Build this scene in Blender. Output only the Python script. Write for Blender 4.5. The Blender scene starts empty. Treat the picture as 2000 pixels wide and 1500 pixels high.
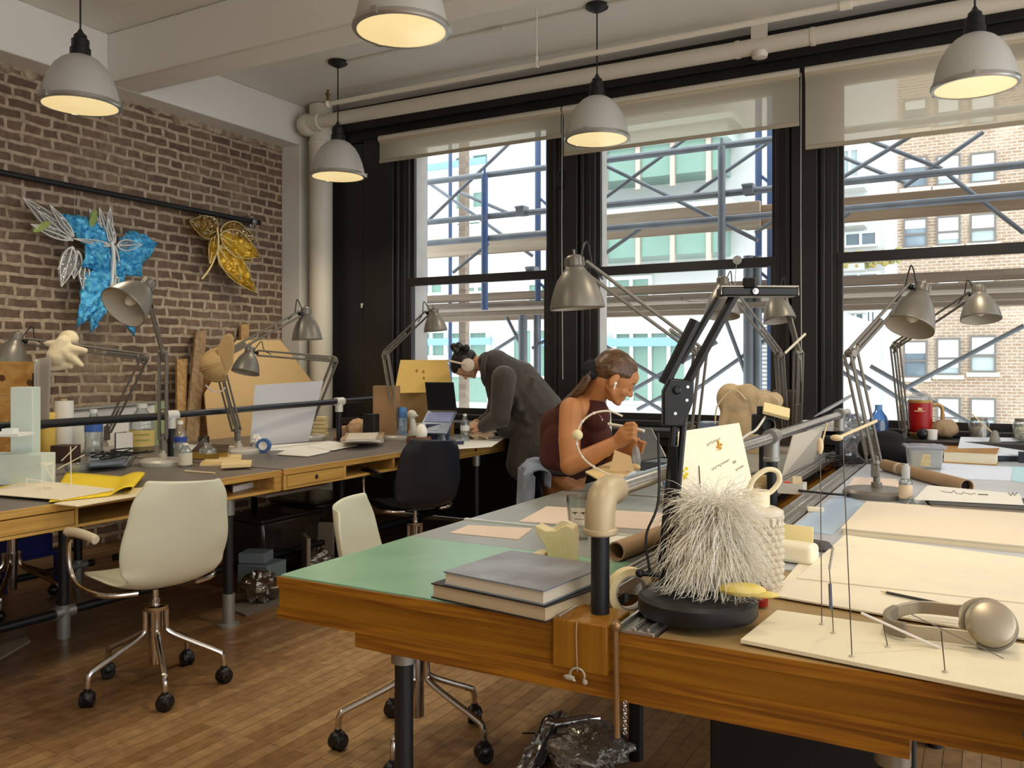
import bpy, bmesh, math, random
from mathutils import Vector as V, Matrix as MX, Euler
from math import sin, cos, pi, radians as rad, atan, sqrt
sc = bpy.context.scene
col = sc.collection
rng = random.Random(7)

# ------------------------------------------------------------------ camera
FPX, HOR, CAMZ = 1676.0, 711.0, 1.32
YAW = atan(930 / 1676.0)
FW = V((-sin(YAW), cos(YAW), 0)); RT = V((cos(YAW), sin(YAW), 0)); CP = V((0, 0, CAMZ))
cd = bpy.data.cameras.new('camera'); cam = bpy.data.objects.new('camera', cd); col.objects.link(cam)
cam.location = CP; cam.rotation_euler = (pi / 2, 0, YAW)
cd.sensor_width = 36; cd.lens = 36 * FPX / 2000; cd.shift_y = -(750 - HOR) / 2000; cd.clip_start = .05; cd.clip_end = 300
sc.camera = cam
# ------------------------------------------------------------------ world, exposure
w = bpy.data.worlds.new('sky'); sc.world = w; w.use_nodes = True
bg = w.node_tree.nodes['Background']; bg.inputs[0].default_value = (.93, .97, 1, 1); bg.inputs[1].default_value = 1.75


vs = sc.view_settings
vs.view_transform = 'Standard'; vs.look = 'None'; vs.gamma = 1; vs.use_curve_mapping = False; vs.exposure = 0.74
sc.display_settings.display_device = 'sRGB'
cy = sc.cycles
cy.use_denoising = True; cy.max_bounces = 8; cy.diffuse_bounces = 4; cy.glossy_bounces = 3; cy.transmission_bounces = 6
cy.transparent_max_bounces = 12; cy.caustics_reflective = False; cy.caustics_refractive = False; cy.sample_clamp_indirect = 6

# ------------------------------------------------------------------ pixel -> place helpers (photo taken as 2000 x 1500)
def ray(u, v): return FW + RT * ((u - 1000) / FPX) + V((0, 0, (HOR - v) / FPX))
def atz(u, v, z): r = ray(u, v); return CP + r * ((z - CAMZ) / r.z)
def atx(u, v, x): r = ray(u, v); return CP + r * (x / r.x)
def aty(u, v, y): r = ray(u, v); return CP + r * (y / r.y)
def atd(u, v, d): return CP + ray(u, v) * d
def dep(p): return (p - CP).dot(FW)

# ------------------------------------------------------------------ materials
def lin(c):
    f = lambda x: x / 12.92 if x <= .04045 else ((x + .055) / 1.055) ** 2.4
    return tuple(f(k / 255) for k in c) + (1,)
MATS = {}
def mat(name, c, rough=.5, metal=0, noise=None, bump=None, trans=0, ior=1.45, emis=0, ecol=None, alpha=1, coat=0, sheen=0, sss=0, spec=.5, c2=None, thin=0):
    """noise=(scale, amount) mottles the colour towards c2; bump=(scale, strength)"""
    if name in MATS: return MATS[name]
    m = bpy.data.materials.new(name); MATS[name] = m; m.use_nodes = True
    nt = m.node_tree; b = nt.nodes['Principled BSDF']; I = b.inputs
    I['Base Color'].default_value = lin(c); I['Roughness'].default_value = rough; I['Metallic'].default_value = metal
    I['Transmission Weight'].default_value = trans; I['IOR'].default_value = ior; I['Alpha'].default_value = alpha
    I['Coat Weight'].default_value = coat; I['Sheen Weight'].default_value = sheen; I['Specular IOR Level'].default_value = spec
    if sss: I['Subsurface Weight'].default_value = sss; I['Subsurface Radius'].default_value = (.012, .005, .003); I['Subsurface Scale'].default_value = 1
    if emis: I['Emission Color'].default_value = lin(ecol or c); I['Emission Strength'].default_value = emis
    if noise or bump: tc = nt.nodes.new('ShaderNodeTexCoord')
    if noise:
        n = nt.nodes.new('ShaderNodeTexNoise'); n.inputs['Scale'].default_value = noise[0]; n.inputs['Detail'].default_value = 6
        nt.links.new(tc.outputs['Object'], n.inputs['Vector'])
        mx = nt.nodes.new('ShaderNodeMix'); mx.data_type = 'RGBA'
        rp = nt.nodes.new('ShaderNodeMapRange'); rp.inputs[1].default_value = .35; rp.inputs[2].default_value = .65; rp.inputs[4].default_value = noise[1]
        nt.links.new(n.outputs[0], rp.inputs[0]); nt.links.new(rp.outputs[0], mx.inputs[0])
        mx.inputs[6].default_value = lin(c); mx.inputs[7].default_value = lin(c2 or tuple(k * .6 for k in c))
        nt.links.new(mx.outputs[2], I['Base Color'])
    if bump:
        n = nt.nodes.new('ShaderNodeTexNoise'); n.inputs['Scale'].default_value = bump[0]; n.inputs['Detail'].default_value = 4
        nt.links.new(tc.outputs['Object'], n.inputs['Vector'])
        bp = nt.nodes.new('ShaderNodeBump'); bp.inputs['Strength'].default_value = bump[1]; bp.inputs['Distance'].default_value = .01
        nt.links.new(n.outputs[0], bp.inputs['Height']); nt.links.new(bp.outputs[0], I['Normal'])
    return m
def wood(name, c, c2, axis=0, rough=.45, scale=1.0, coat=0):
    """grain runs along the given axis of object space"""
    if name in MATS: return MATS[name]
    m = mat(name, c, rough, coat=coat); nt = m.node_tree; b = nt.nodes['Principled BSDF']
    tc = nt.nodes.new('ShaderNodeTexCoord'); mp = nt.nodes.new('ShaderNodeMapping')
    s = [38 * scale] * 3; s[axis] = 1.6 * scale; mp.inputs['Scale'].default_value = s
    n = nt.nodes.new('ShaderNodeTexNoise'); n.inputs['Scale'].default_value = 1; n.inputs['Detail'].default_value = 5; n.inputs['Distortion'].default_value = .6
    mx = nt.nodes.new('ShaderNodeMix'); mx.data_type = 'RGBA'; mx.inputs[6].default_value = lin(c); mx.inputs[7].default_value = lin(c2)
    rp = nt.nodes.new('ShaderNodeMapRange'); rp.inputs[1].default_value = .38; rp.inputs[2].default_value = .66
    nt.links.new(tc.outputs['Object'], mp.inputs[0]); nt.links.new(mp.outputs[0], n.inputs['Vector']); nt.links.new(n.outputs[0], rp.inputs[0])
    nt.links.new(rp.outputs[0], mx.inputs[0]); nt.links.new(mx.outputs[2], b.inputs['Base Color'])
    return m
def thin_glass(name, tint=(255, 255, 255), refl=.08, rough=.02, dens=0.0, dcol=(255, 255, 255), fres=.6):
    """clear sheet: transparent with a fresnel-like gloss; dens adds some diffuse body"""
    if name in MATS: return MATS[name]
    m = bpy.data.materials.new(name); MATS[name] = m; m.use_nodes = True; nt = m.node_tree; nt.nodes.clear()
    out = nt.nodes.new('ShaderNodeOutputMaterial'); tr = nt.nodes.new('ShaderNodeBsdfTransparent'); tr.inputs[0].default_value = lin(tint)
    gl = nt.nodes.new('ShaderNodeBsdfGlossy'); gl.inputs['Roughness'].default_value = rough
    lw = nt.nodes.new('ShaderNodeLayerWeight'); lw.inputs[0].default_value = .25
    ml = nt.nodes.new('ShaderNodeMath'); ml.operation = 'MULTIPLY_ADD'; ml.inputs[1].default_value = fres; ml.inputs[2].default_value = refl
    nt.links.new(lw.outputs['Fresnel'], ml.inputs[0])
    mx = nt.nodes.new('ShaderNodeMixShader'); nt.links.new(ml.outputs[0], mx.inputs[0]); nt.links.new(gl.outputs[0], mx.inputs[2])
    if dens:
        df = nt.nodes.new('ShaderNodeBsdfDiffuse'); df.inputs[0].default_value = lin(dcol)
        tl = nt.nodes.new('ShaderNodeBsdfTranslucent'); tl.inputs[0].default_value = lin(dcol)
        m1 = nt.nodes.new('ShaderNodeMixShader'); m1.inputs[0].default_value = .5; nt.links.new(df.outputs[0], m1.inputs[1]); nt.links.new(tl.outputs[0], m1.inputs[2])
        m2 = nt.nodes.new('ShaderNodeMixShader'); m2.inputs[0].default_value = dens; nt.links.new(tr.outputs[0], m2.inputs[1]); nt.links.new(m1.outputs[0], m2.inputs[2])
        nt.links.new(m2.outputs[0], mx.inputs[1])
    else: nt.links.new(tr.outputs[0], mx.inputs[1])
    nt.links.new(mx.outputs[0], out.inputs[0])
    return m

# ------------------------------------------------------------------ mesh builder
def spline(pts, n=6, closed=False):
    P = [V(p) for p in pts]; out = []; N = len(P)
    for i in range(N if closed else N - 1):
        g = (lambda k: P[k % N]) if closed else (lambda k: P[max(0, min(N - 1, k))])
        a, b, c, d = g(i - 1), g(i), g(i + 1), g(i + 2)
        for k in range(n):
            t = k / n
            out.append(.5 * ((2 * b) + (c - a) * t + (2 * a - 5 * b + 4 * c - d) * t * t + (3 * b - a - 3 * c + d) * t ** 3))
    if not closed: out.append(P[-1])
    return out
def frame(z, up=None):
    z = V(z).normalized(); up = V(up) if up is not None else (V((0, 0, 1)) if abs(z.z) < .95 else V((1, 0, 0)))
    x = up.cross(z)
    if x.length < 1e-5: x = V((0, 1, 0)).cross(z)
    x.normalize(); y = z.cross(x); m = MX((x, y, z)).transposed(); return m
def TR(loc, zdir=(0, 0, 1), up=None):
    return MX.Translation(V(loc)) @ frame(zdir, up).to_4x4()
def RZ(loc, a=0, rx=0, ry=0):
    return MX.Translation(V(loc)) @ Euler((rx, ry, a)).to_matrix().to_4x4()
ROOT = {}
class B:
    def __init__(s): s.v = []; s.f = []; s.m = []; s.k = 0
    def add(s, vs, fs, T=None):
        o = len(s.v); s.v += [(T @ V(p)) if T else V(p) for p in vs]
        s.f += [tuple(i + o for i in f) for f in fs]; s.m += [s.k] * len(fs); return s
    def mi(s, k): s.k = k; return s
    def box(s, c, d, T=None, rz=0, taper=1):
        x, y, z = [k / 2 for k in d]; t = taper
        vs = [(-x, -y, -z), (x, -y, -z), (x, y, -z), (-x, y, -z), (-x * t, -y * t, z), (x * t, -y * t, z), (x * t, y * t, z), (-x * t, y * t, z)]
        m = RZ(c, rz); m = T @ m if T else m
        return s.add(vs, [(3, 2, 1, 0), (4, 5, 6, 7), (0, 1, 5, 4), (1, 2, 6, 5), (2, 3, 7, 6), (3, 0, 4, 7)], m)
    def bx(s, x0, x1, y0, y1, z0, z1, T=None): return s.box(((x0 + x1) / 2, (y0 + y1) / 2, (z0 + z1) / 2), (abs(x1 - x0), abs(y1 - y0), abs(z1 - z0)), T)
    def tube(s, pts, r, n=10, T=None, closed=False, flat=None):
        P = [V(p) for p in pts]; N = len(P); rr = r if isinstance(r, (list, tuple)) else [r] * N
        tg = []
        for i in range(N):
            a = P[(i - 1) % N] if (closed or i > 0) else P[0]; b = P[(i + 1) % N] if (closed or i < N - 1) else P[-1]
            d = b - a; tg.append(d.normalized() if d.length > 1e-9 else V((0, 0, 1)))
        x = frame(tg[0]).col[0]; vs = []
        for i in range(N):
            x = (x - tg[i] * x.dot(tg[i])); x = x.normalized() if x.length > 1e-6 else frame(tg[i]).col[0]; y = tg[i].cross(x)
            for k in range(n):
                a = 2 * pi * k / n; vs.append(P[i] + (x * cos(a) + y * sin(a) * (flat or 1)) * rr[i])
        fs = []
        for i in range(N if closed else N - 1):
            j = (i + 1) % N
            for k in range(n): fs.append((i * n + k, i * n + (k + 1) % n, j * n + (k + 1) % n, j * n + k))
        if not closed: fs.append(tuple(reversed(range(n)))); fs.append(tuple((N - 1) * n + k for k in range(n)))
        return s.add(vs, fs, T)
    def cyl(s, a, b, r, r1=None, n=16, T=None): return s.tube([a, b], [r, r if r1 is None else r1], n, T)
    def lathe(s, prof, n=24, T=None, caps=True, arc=None):
        vs = []; fs = []; L = len(prof)
        for (r, z) in prof:
            for k in range(n): a = 2 * pi * k / n; vs.append((r * cos(a), r * sin(a), z))
        for i in range(L - 1):
            for k in range(n): fs.append((i * n + k, i * n + (k + 1) % n, (i + 1) * n + (k + 1) % n, (i + 1) * n + k))
        if caps:
            if prof[0][0] > 1e-4: fs.append(tuple(reversed(range(n))))
            if prof[-1][0] > 1e-4: fs.append(tuple((L - 1) * n + k for k in range(n)))
        return s.add(vs, fs, T)
    def prism(s, poly, z0, z1, T=None):
        n = len(poly); vs = [(p[0], p[1], z0) for p in poly] + [(p[0], p[1], z1) for p in poly]
        return s.add(vs, [tuple(reversed(range(n))), tuple(range(n, 2 * n))] + [(i, (i + 1) % n, n + (i + 1) % n, n + i) for i in range(n)], T)
    def ell(s, c, r, T=None, n=16, m=10, R=None):
        r = (r, r, r) if not isinstance(r, (tuple, list)) else r
        vs = [(0, 0, -1)]; fs = []
        for i in range(1, m):
            t = -pi / 2 + pi * i / m
            for k in range(n): a = 2 * pi * k / n; vs.append((cos(t) * cos(a), cos(t) * sin(a), sin(t)))
        vs.append((0, 0, 1)); top = len(vs) - 1
        for k in range(n): fs.append((0, 1 + (k + 1) % n, 1 + k)); fs.append((top, top - n + k, top - n + (k + 1) % n))
        for i in range(m - 2):
            for k in range(n): a = 1 + i * n; fs.append((a + k, a + (k + 1) % n, a + n + (k + 1) % n, a + n + k))
        mm = MX.Translation(V(c)) @ (R.to_4x4() if R else MX.Identity(4)) @ MX.Diagonal((r[0], r[1], r[2], 1))
        return s.add(vs, fs, (T @ mm) if T else mm)
    def cap(s, a, b, ra, rb=None, n=14):
        """tapered limb with round ends"""
        rb = ra if rb is None else rb; s.cyl(a, b, ra, rb, n); s.ell(a, ra, n=n); s.ell(b, rb, n=n); return s
    def grid(s, fn, nu, nv, T=None, closed_u=False):
        vs = [fn(i / nu, j / nv) for j in range(nv + 1) for i in range(nu + 1)]
        fs = [(j * (nu + 1) + i, j * (nu + 1) + i + 1, (j + 1) * (nu + 1) + i + 1, (j + 1) * (nu + 1) + i) for j in range(nv) for i in range(nu)]
        return s.add(vs, fs, T)
    def build(s, name, mats, parent=None, bevel=0, subs=0, solid=0, sharp=35, remesh=0, smooth=0, local=None, sseg=2, disp=None):
        me = bpy.data.meshes.new(name)
        if local is not None: off = V((0, 0, 0))
        elif parent is not None: off = ROOT[parent]
        else:
            xs = [p.x for p in s.v]; ys = [p.y for p in s.v]; zs = [p.z for p in s.v]
            off = V(((min(xs) + max(xs)) / 2, (min(ys) + max(ys)) / 2, min(zs)))
        me.from_pydata([tuple(p - off) for p in s.v], [], s.f)
        for m in (mats if isinstance(mats, (list, tuple)) else [mats]): me.materials.append(m)
        me.polygons.foreach_set('material_index', s.m); me.update()
        me.shade_smooth()
        if sharp and not remesh: me.set_sharp_from_angle(angle=rad(sharp))
        o = bpy.data.objects.new(name, me); col.objects.link(o)
        if parent is not None: o.parent = parent; ROOT[o] = ROOT[parent]
        else: o.location = off; ROOT[o] = off
        if remesh:
            q = o.modifiers.new('r', 'REMESH'); q.mode = 'VOXEL'; q.voxel_size = remesh; q.use_smooth_shade = True
        if smooth: q = o.modifiers.new('s', 'SMOOTH'); q.iterations = smooth; q.factor = .5
        if solid: q = o.modifiers.new('t', 'SOLIDIFY'); q.thickness = solid; q.offset = 0
        if bevel: q = o.modifiers.new('b', 'BEVEL'); q.width = bevel; q.segments = sseg; q.limit_method = 'ANGLE'; q.angle_limit = rad(40)
        if subs: q = o.modifiers.new('u', 'SUBSURF'); q.levels = subs; q.render_levels = subs
        return o
def tag(o, label, cat, group=None, kind=None):
    o['label'] = label; o['category'] = cat
    if group: o['group'] = group
    if kind: o['kind'] = kind
    return o
def struct(o): o['kind'] = 'structure'; return o
def thing(name, label, cat, loc, group=None, local=False, rz=0):
    o = bpy.data.objects.new(name, None); col.objects.link(o); o.location = V(loc); o.rotation_euler = (0, 0, rz); o.empty_display_size = .1
    ROOT[o] = V((0, 0, 0)) if local else V(loc)
    return tag(o, label, cat, group)
def dup(root, loc, rz=None, label=None):
    def cp(o, p):
        c = o.copy(); col.objects.link(c)
        if p: c.parent = p
        for ch in list(o.children): cp(ch, c)
        return c
    r = cp(root, None); r.location = V(loc)
    if rz is not None: r.rotation_euler.z = rz
    if label: r['label'] = label
    return r

# ------------------------------------------------------------------ common materials
M_BLACK = mat('black_paint', (22, 23, 27), .45)
M_BLACKP = mat('black_plastic', (18, 18, 21), .35)
M_CHROME = mat('chrome', (205, 200, 195), .16, 1)
M_STEEL = mat('galvanised_steel', (204, 206, 206), .26, 1, noise=(25, .35), c2=(150, 152, 154))
M_ALU = mat('brushed_aluminium', (190, 188, 184), .34, .9)
M_LAMP = mat('lamp_grey_enamel', (126, 121, 113), .38, .4)
M_LAMPIN = mat('lamp_inside', (188, 180, 165), .5)
M_LAMPBASE = mat('lamp_base_enamel', (186, 180, 170), .42, .15)
M_WHITE = mat('white_paint', (226, 222, 212), .55)
M_CEIL = mat('ceiling_paint', (234, 230, 222), .7, bump=(9, .06))
M_DARKFRAME = mat('dark_window_paint', (34, 33, 36), .42, noise=(3, .5), c2=(46, 40, 36))
M_TOP = mat('desk_laminate', (118, 110, 104), .42, noise=(6, .5), c2=(98, 90, 84))
M_TOPC = mat('worn_ply_top', (176, 146, 98), .34, noise=(4, .5), c2=(150, 122, 80))
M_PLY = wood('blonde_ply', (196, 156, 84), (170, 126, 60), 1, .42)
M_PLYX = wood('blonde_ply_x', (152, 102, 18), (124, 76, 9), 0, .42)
M_CREAM = mat('cream_board', (238, 228, 200), .6)
M_PAPER = mat('white_paper', (236, 233, 226), .7)
M_PINKP = mat('pinkish_paper', (228, 208, 194), .75)
M_CLEAR = thin_glass('clear_plastic', (246, 248, 250), .06)
M_FROST = thin_glass('cloudy_plastic', (240, 242, 244), .05, .2, .35, (236, 238, 240))
# ================================================================== setting
YW, XB, ZC, ZS = 6.2, -5.72, 3.68, 3.32        # window wall, brick wall, ceiling, beam soffit
def brickmat(name, axes, c1, c2, mort, bw, rh, ms, patch=.5, pc=None, bump=.6, off=.5, pscale=1.1, rough=.85, warp=.012, sq=1):
    m = bpy.data.materials.new(name); m.use_nodes = True; nt = m.node_tree; L = nt.links.new; N = nt.nodes.new
    b = nt.nodes['Principled BSDF']; b.inputs['Roughness'].default_value = rough
    tc = N('ShaderNodeTexCoord'); sp = N('ShaderNodeSeparateXYZ'); cb = N('ShaderNodeCombineXYZ')
    L(tc.outputs['Object'], sp.inputs[0]); L(sp.outputs[axes[0]], cb.inputs[0]); L(sp.outputs[axes[1]], cb.inputs[1])
    nz = N('ShaderNodeTexNoise'); nz.inputs['Scale'].default_value = 7; nz.inputs['Detail'].default_value = 3; L(tc.outputs['Object'], nz.inputs['Vector'])
    vm = N('ShaderNodeVectorMath'); vm.operation = 'MULTIPLY_ADD'; L(nz.outputs['Color'], vm.inputs[0]); vm.inputs[1].default_value = (warp * 2, warp, 0); L(cb.outputs[0], vm.inputs[2])
    br = N('ShaderNodeTexBrick'); L(vm.outputs[0], br.inputs['Vector']); br.offset = off; br.squash = sq; br.squash_frequency = 3
    br.inputs['Scale'].default_value = 1; br.inputs['Brick Width'].default_value = bw; br.inputs['Row Height'].default_value = rh
    br.inputs['Mortar Size'].default_value = ms; br.inputs['Mortar Smooth'].default_value = .25; br.inputs['Bias'].default_value = 0
    br.inputs['Color1'].default_value = lin(c1); br.inputs['Color2'].default_value = lin(c2); br.inputs['Mortar'].default_value = lin(mort)
    n2 = N('ShaderNodeTexNoise'); n2.inputs['Scale'].default_value = pscale; n2.inputs['Detail'].default_value = 9; n2.inputs['Roughness'].default_value = .62; L(tc.outputs['Object'], n2.inputs['Vector'])
    mr = N('ShaderNodeMapRange'); mr.inputs[1].default_value = .5; mr.inputs[2].default_value = .72; mr.inputs[4].default_value = patch; L(n2.outputs[0], mr.inputs[0])
    mx = N('ShaderNodeMix'); mx.data_type = 'RGBA'; L(mr.outputs[0], mx.inputs[0]); L(br.outputs['Color'], mx.inputs[6]); mx.inputs[7].default_value = lin(pc or mort)
    n3 = N('ShaderNodeTexNoise'); n3.inputs['Scale'].default_value = 22; n3.inputs['Detail'].default_value = 5; L(tc.outputs['Object'], n3.inputs['Vector'])
    m3 = N('ShaderNodeMapRange'); m3.inputs[1].default_value = .3; m3.inputs[2].default_value = .7; m3.inputs[3].default_value = .72; m3.inputs[4].default_value = 1.18; L(n3.outputs[0], m3.inputs[0])
    mm = N('ShaderNodeMix'); mm.data_type = 'RGBA'; mm.blend_type = 'MULTIPLY'; mm.inputs[0].default_value = 1; L(mx.outputs[2], mm.inputs[6]); L(m3.outputs[0], mm.inputs[7])
    L(mm.outputs[2], b.inputs['Base Color'])
    if bump:
        bp = N('ShaderNodeBump'); bp.inputs['Strength'].default_value = bump; bp.inputs['Distance'].default_value = .012
        ad = N('ShaderNodeMath'); ad.operation = 'MULTIPLY_ADD'; L(br.outputs['Fac'], ad.inputs[0]); ad.inputs[1].default_value = -1; L(n3.outputs[0], ad.inputs[2])
        L(ad.outputs[0], bp.inputs['Height']); L(bp.outputs[0], b.inputs['Normal'])
    return m
M_BRICK = brickmat('old_brick', (1, 2), (128, 103, 84), (98, 77, 63), (182, 162, 138), .215, .0745, .014, .7, (158, 138, 114), warp=.034, sq=.62, pscale=1.6)
def floormat():
    m = brickmat('strip_floor', (1, 0), (200, 162, 116), (166, 126, 82), (80, 58, 38), 1.1, .057, .0013, .75, (122, 82, 46), .12, .37, .9, .36, 0)
    nt = m.node_tree; b = nt.nodes['Principled BSDF']
    return m
M_FLOOR = floormat()
struct(B().bx(XB, 4.2, -4, YW, -.1, 0).build('floor', M_FLOOR, sharp=0))
struct(B().bx(XB, 4.2, -4, YW + .3, ZC, ZC + .15).build('ceiling', M_CEIL))
struct(B().bx(XB - .2, XB, -4, YW + .3, 0, ZC).build('wall_left', M_BRICK))
# plastered beams over the brick and across the room, with a ragged lower plaster edge
b = B(); b.bx(XB, -5.495, -4, 5.91, ZS, ZC); struct(b.build('trim_1', M_CEIL, bevel=.008))
b = B(); b.bx(-5.495, 4.2, 3.955, 4.22, ZS, ZC); struct(b.build('trim_2', M_CEIL, bevel=.012))
b = B(); b.bx(XB, -5.495, 5.91, YW, 0, ZC); struct(b.build('trim_3', M_CEIL, bevel=.006))
b = B(); b.bx(-5.495, 4.2, -.9, -.62, ZS, ZC); struct(b.build('trim_4', M_CEIL, bevel=.012))
rg = random.Random(3); b = B()                    # crumbled edge of the plaster above the bricks
y = -1.0
while y < 5.85:
    l = rg.uniform(.05, .2); h = rg.uniform(.012, .06); b.ell((XB + .004, y + l / 2, ZS - h * .3), (.016, l * .6, h)); y += l * .9
struct(b.build('trim_5', mat('crumbled_plaster', (188, 170, 146), .9, noise=(14, .8), c2=(112, 88, 68), bump=(30, .8)), smooth=0))
b = B(); b.bx(XB, 4.2, -4.15, -4, 0, ZC); struct(b.build('wall_front_light_block', M_CEIL))  # unseen wall, added to block daylight from behind the camera
# ---- window wall (dark painted)
WX = [(-4.528, -3.083), (-2.737, -1.283), (-.932, .517), (.88, 2.33)]
ZG0, ZR, ZW1 = .945, 2.05, 3.32
b = B()
b.bx(XB, 4.2, YW, YW + .12, 0, .86)                                   # below the sills
b.bx(XB, 4.2, YW, YW + .12, ZW1, ZC)                                  # header
xs = [XB] + [k for p in WX for k in p] + [4.2]
for i in range(0, len(xs), 2): b.bx(xs[i], xs[i + 1], YW + .002, YW + .118, .86, ZW1)
b.bx(XB, 4.2, YW - .05, YW, 3.45, 3.57)                               # header mouldings
b.bx(XB, 4.2, YW - .03, YW, 3.34, 3.36)
for i in range(0, len(xs), 2):                                        # raised panels on the posts
    a, c = xs[i], xs[i + 1]
    if c - a > .5: b.bx(a + .35, c - .42, YW - .03, YW, .1, 3.33)
    b.bx(max(a + .09, c - .42 if i == 0 else a + .09), c - .09, YW - .055, YW, .0, 3.34)
    b.bx(c - .075, c - .045, YW - .035, YW, .9, 3.3); b.bx(a + .045, a + .075, YW - .035, YW, .9, 3.3)
b.bx(XB, 4.2, YW - .02, YW, .62, .8); b.bx(XB, 4.2, YW - .02, YW, .15, .55)
struct(b.build('wall_back', M_DARKFRAME, bevel=.006))
b = B()                                                               # outer masonry with reveals
b.bx(XB, 4.2, YW + .121, YW + .36, -.2, .84); b.bx(XB, 4.2, YW + .121, YW + .36, ZW1, ZC + .3)
for i in range(0, len(xs), 2): b.bx(xs[i] + (.01 if i else 0), xs[i + 1] - .01, YW + .121, YW + .36, .84, ZW1)
struct(b.build('wall_outer', mat('pale_masonry', (196, 192, 186), .8, noise=(5, .5), c2=(168, 162, 152))))
M_GLASS = thin_glass('window_glass', (250, 252, 252), .015, .0)
for i, (a, c) in enumerate(WX):
    r = bpy.data.objects.new('window_%d' % (i + 1), None); col.objects.link(r); r.location = (a, YW, ZG0); r['kind'] = 'structure'; ROOT[r] = V(r.location)
    f = B(); Y0, Y1 = YW + .01, YW + .11
    f.bx(a - .02, a + .035, Y0, Y1, .86, ZW1); f.bx(c - .035, c + .02, Y0, Y1, .86, ZW1); f.bx(a, c, Y0, Y1, .86, .9); f.bx(a, c, Y0, Y1, 3.29, ZW1)
    f.build('frame', M_DARKFRAME, r, bevel=.004)
    f = B(); A, Cc = a + .03, c - .03
    f.bx(A, A + .035, YW + .05, YW + .09, ZR - .03, 3.3); f.bx(Cc - .035, Cc, YW + .05, YW + .09, ZR - .03, 3.3); f.bx(A, Cc, YW + .05, YW + .09, ZR - .03, ZR + .035); f.bx(A, Cc, YW + .05, YW + .09, 3.25, 3.3)
    f.build('upper_sash', M_DARKFRAME, r, bevel=.003)
    f = B(); f.bx(A, A + .035, YW + .005, YW + .045, .9, ZR + .03); f.bx(Cc - .035, Cc, YW + .005, YW + .045, .9, ZR + .03); f.bx(A, Cc, YW + .0, YW + .045, ZR - .04, ZR + .03); f.bx(A, Cc, YW + .005, YW + .045, .88, ZG0)
    f.build('lower_sash', M_DARKFRAME, r, bevel=.003)
    g = B(); g.add([(A + .03, YW + .07, ZR), (Cc - .03, YW + .07, ZR), (Cc - .03, YW + .07, 3.27), (A + .03, YW + .07, 3.27)], [(0, 1, 2, 3)])
    g.build('upper_pane', M_GLASS, r)
    g = B(); g.add([(A + .03, YW + .025, ZG0), (Cc - .03, YW + .025, ZG0), (Cc - .03, YW + .025, ZR), (A + .03, YW + .025, ZR)], [(0, 1, 2, 3)])
    g.build('lower_pane', M_GLASS, r)
b = B(); b.bx(-5.0, 4.2, YW - .34, YW + .02, .79, .85); b.bx(-5, 4.2, YW - .3, YW, .73, .79); b.bx(-5, 4.2, YW - .06, YW + .01, .85, .895)
struct(b.build('trim_6', M_DARKFRAME, bevel=.008))
# ---- blinds
def blind(i, x0, x1, z0, lab, y=6.06):
    r = thing('roller_blind', lab, 'blind', (x0, y, 3.33), 'roller blinds over the windows')
    g = B(); zt = 3.29; g.grid(lambda u, v: (x0 + u * (x1 - x0), y - .028 * (v > .98), z0 + v * (zt - z0)), 2, 8)
    g.build('fabric', M_BLIND, r)
    g = B(); g.cyl((x0, y + .0, 3.305), (x1, y, 3.305), .03, n=16); g.build('roller', mat('blind_roll', (214, 206, 190), .7), r)
    g = B(); g.box(((x0 + x1) / 2, y, z0 + .012), (x1 - x0, .016, .028)); g.build('hem_bar', mat('blind_hem', (176, 164, 142), .7), r, bevel=.004)
    g = B(); g.tube([(x1 + .012, y, 3.3), (x1 + .012, y - .01, 2.4), (x1 + .014, y + .005, 1.2)], .003, 6); g.build('cord', mat('blind_cord', (190, 186, 178), .6), r)
def blindmat():
    m = thin_glass('blind_fabric', (255, 250, 238), .0, .6, .8, (226, 214, 190), fres=0); return m
M_BLIND = blindmat()
blind(1, -4.70, -2.925, 3.095, 'cream roller blind nearly rolled up over the window by the bent-over person')
blind(2, -2.90, -1.125, 2.945, 'cream roller blind pulled a little over the middle window')
blind(3, -1.085, .70, 2.775, 'cream roller blind hanging lowest, over the window facing the brick building')
# ---- pipes
b = B(); b.tube(spline([(-5.314, 5.99, 0), (-5.314, 5.99, 2), (-5.314, 5.99, ZC - .01)], 2), .105, 24); b.lathe([(.112, 0), (.112, .03), (.105, .035)], 24, TR((-5.314, 5.99, 3.3)))
p_ = b.build('riser_pipe', mat('pipe_paint', (222, 214, 198), .5), None)
tag(p_, 'thick cream painted vertical pipe in the corner between bricks and windows', 'pipe')
b = B(); b.tube([(-5.314, 5.86, 3.48), (-5.2, 5.86, 3.482)], .08, 20); b.ell((-5.36, 5.86, 3.47), (.1, .09, .1)); b.tube([(-5.3, 5.86, 3.482), (-1.6, 5.97, 3.50), (4.2, 5.99, 3.53)], .057, 18)
for x in (-1.52, -1.02, .9): b.lathe([(.062, -.012), (.062, .012)], 18, TR((x, 5.973, 3.502), (1, 0, 0)))
b.bx(-1.42, -1.32, 5.93, 5.99, 3.5, ZC); b.lathe([(.0, -.05), (.05, -.04), (.06, 0)], 16, TR((-1.37, 5.97, 3.46)))
b.lathe([(.0, -.05), (.05, -.04), (.06, 0)], 16, TR((.62, 5.97, 3.47)))
tag(b.build('heating_pipe', mat('pipe_paint', (222, 214, 198), .5)), 'fat cream pipe running level across the dark header above the blinds', 'pipe')
r = thing('sprinkler_pipe', 'thin cream pipe hung on rods below the ceiling before the windows', 'pipe', (-4.45, 5.06, 3.31))
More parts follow.
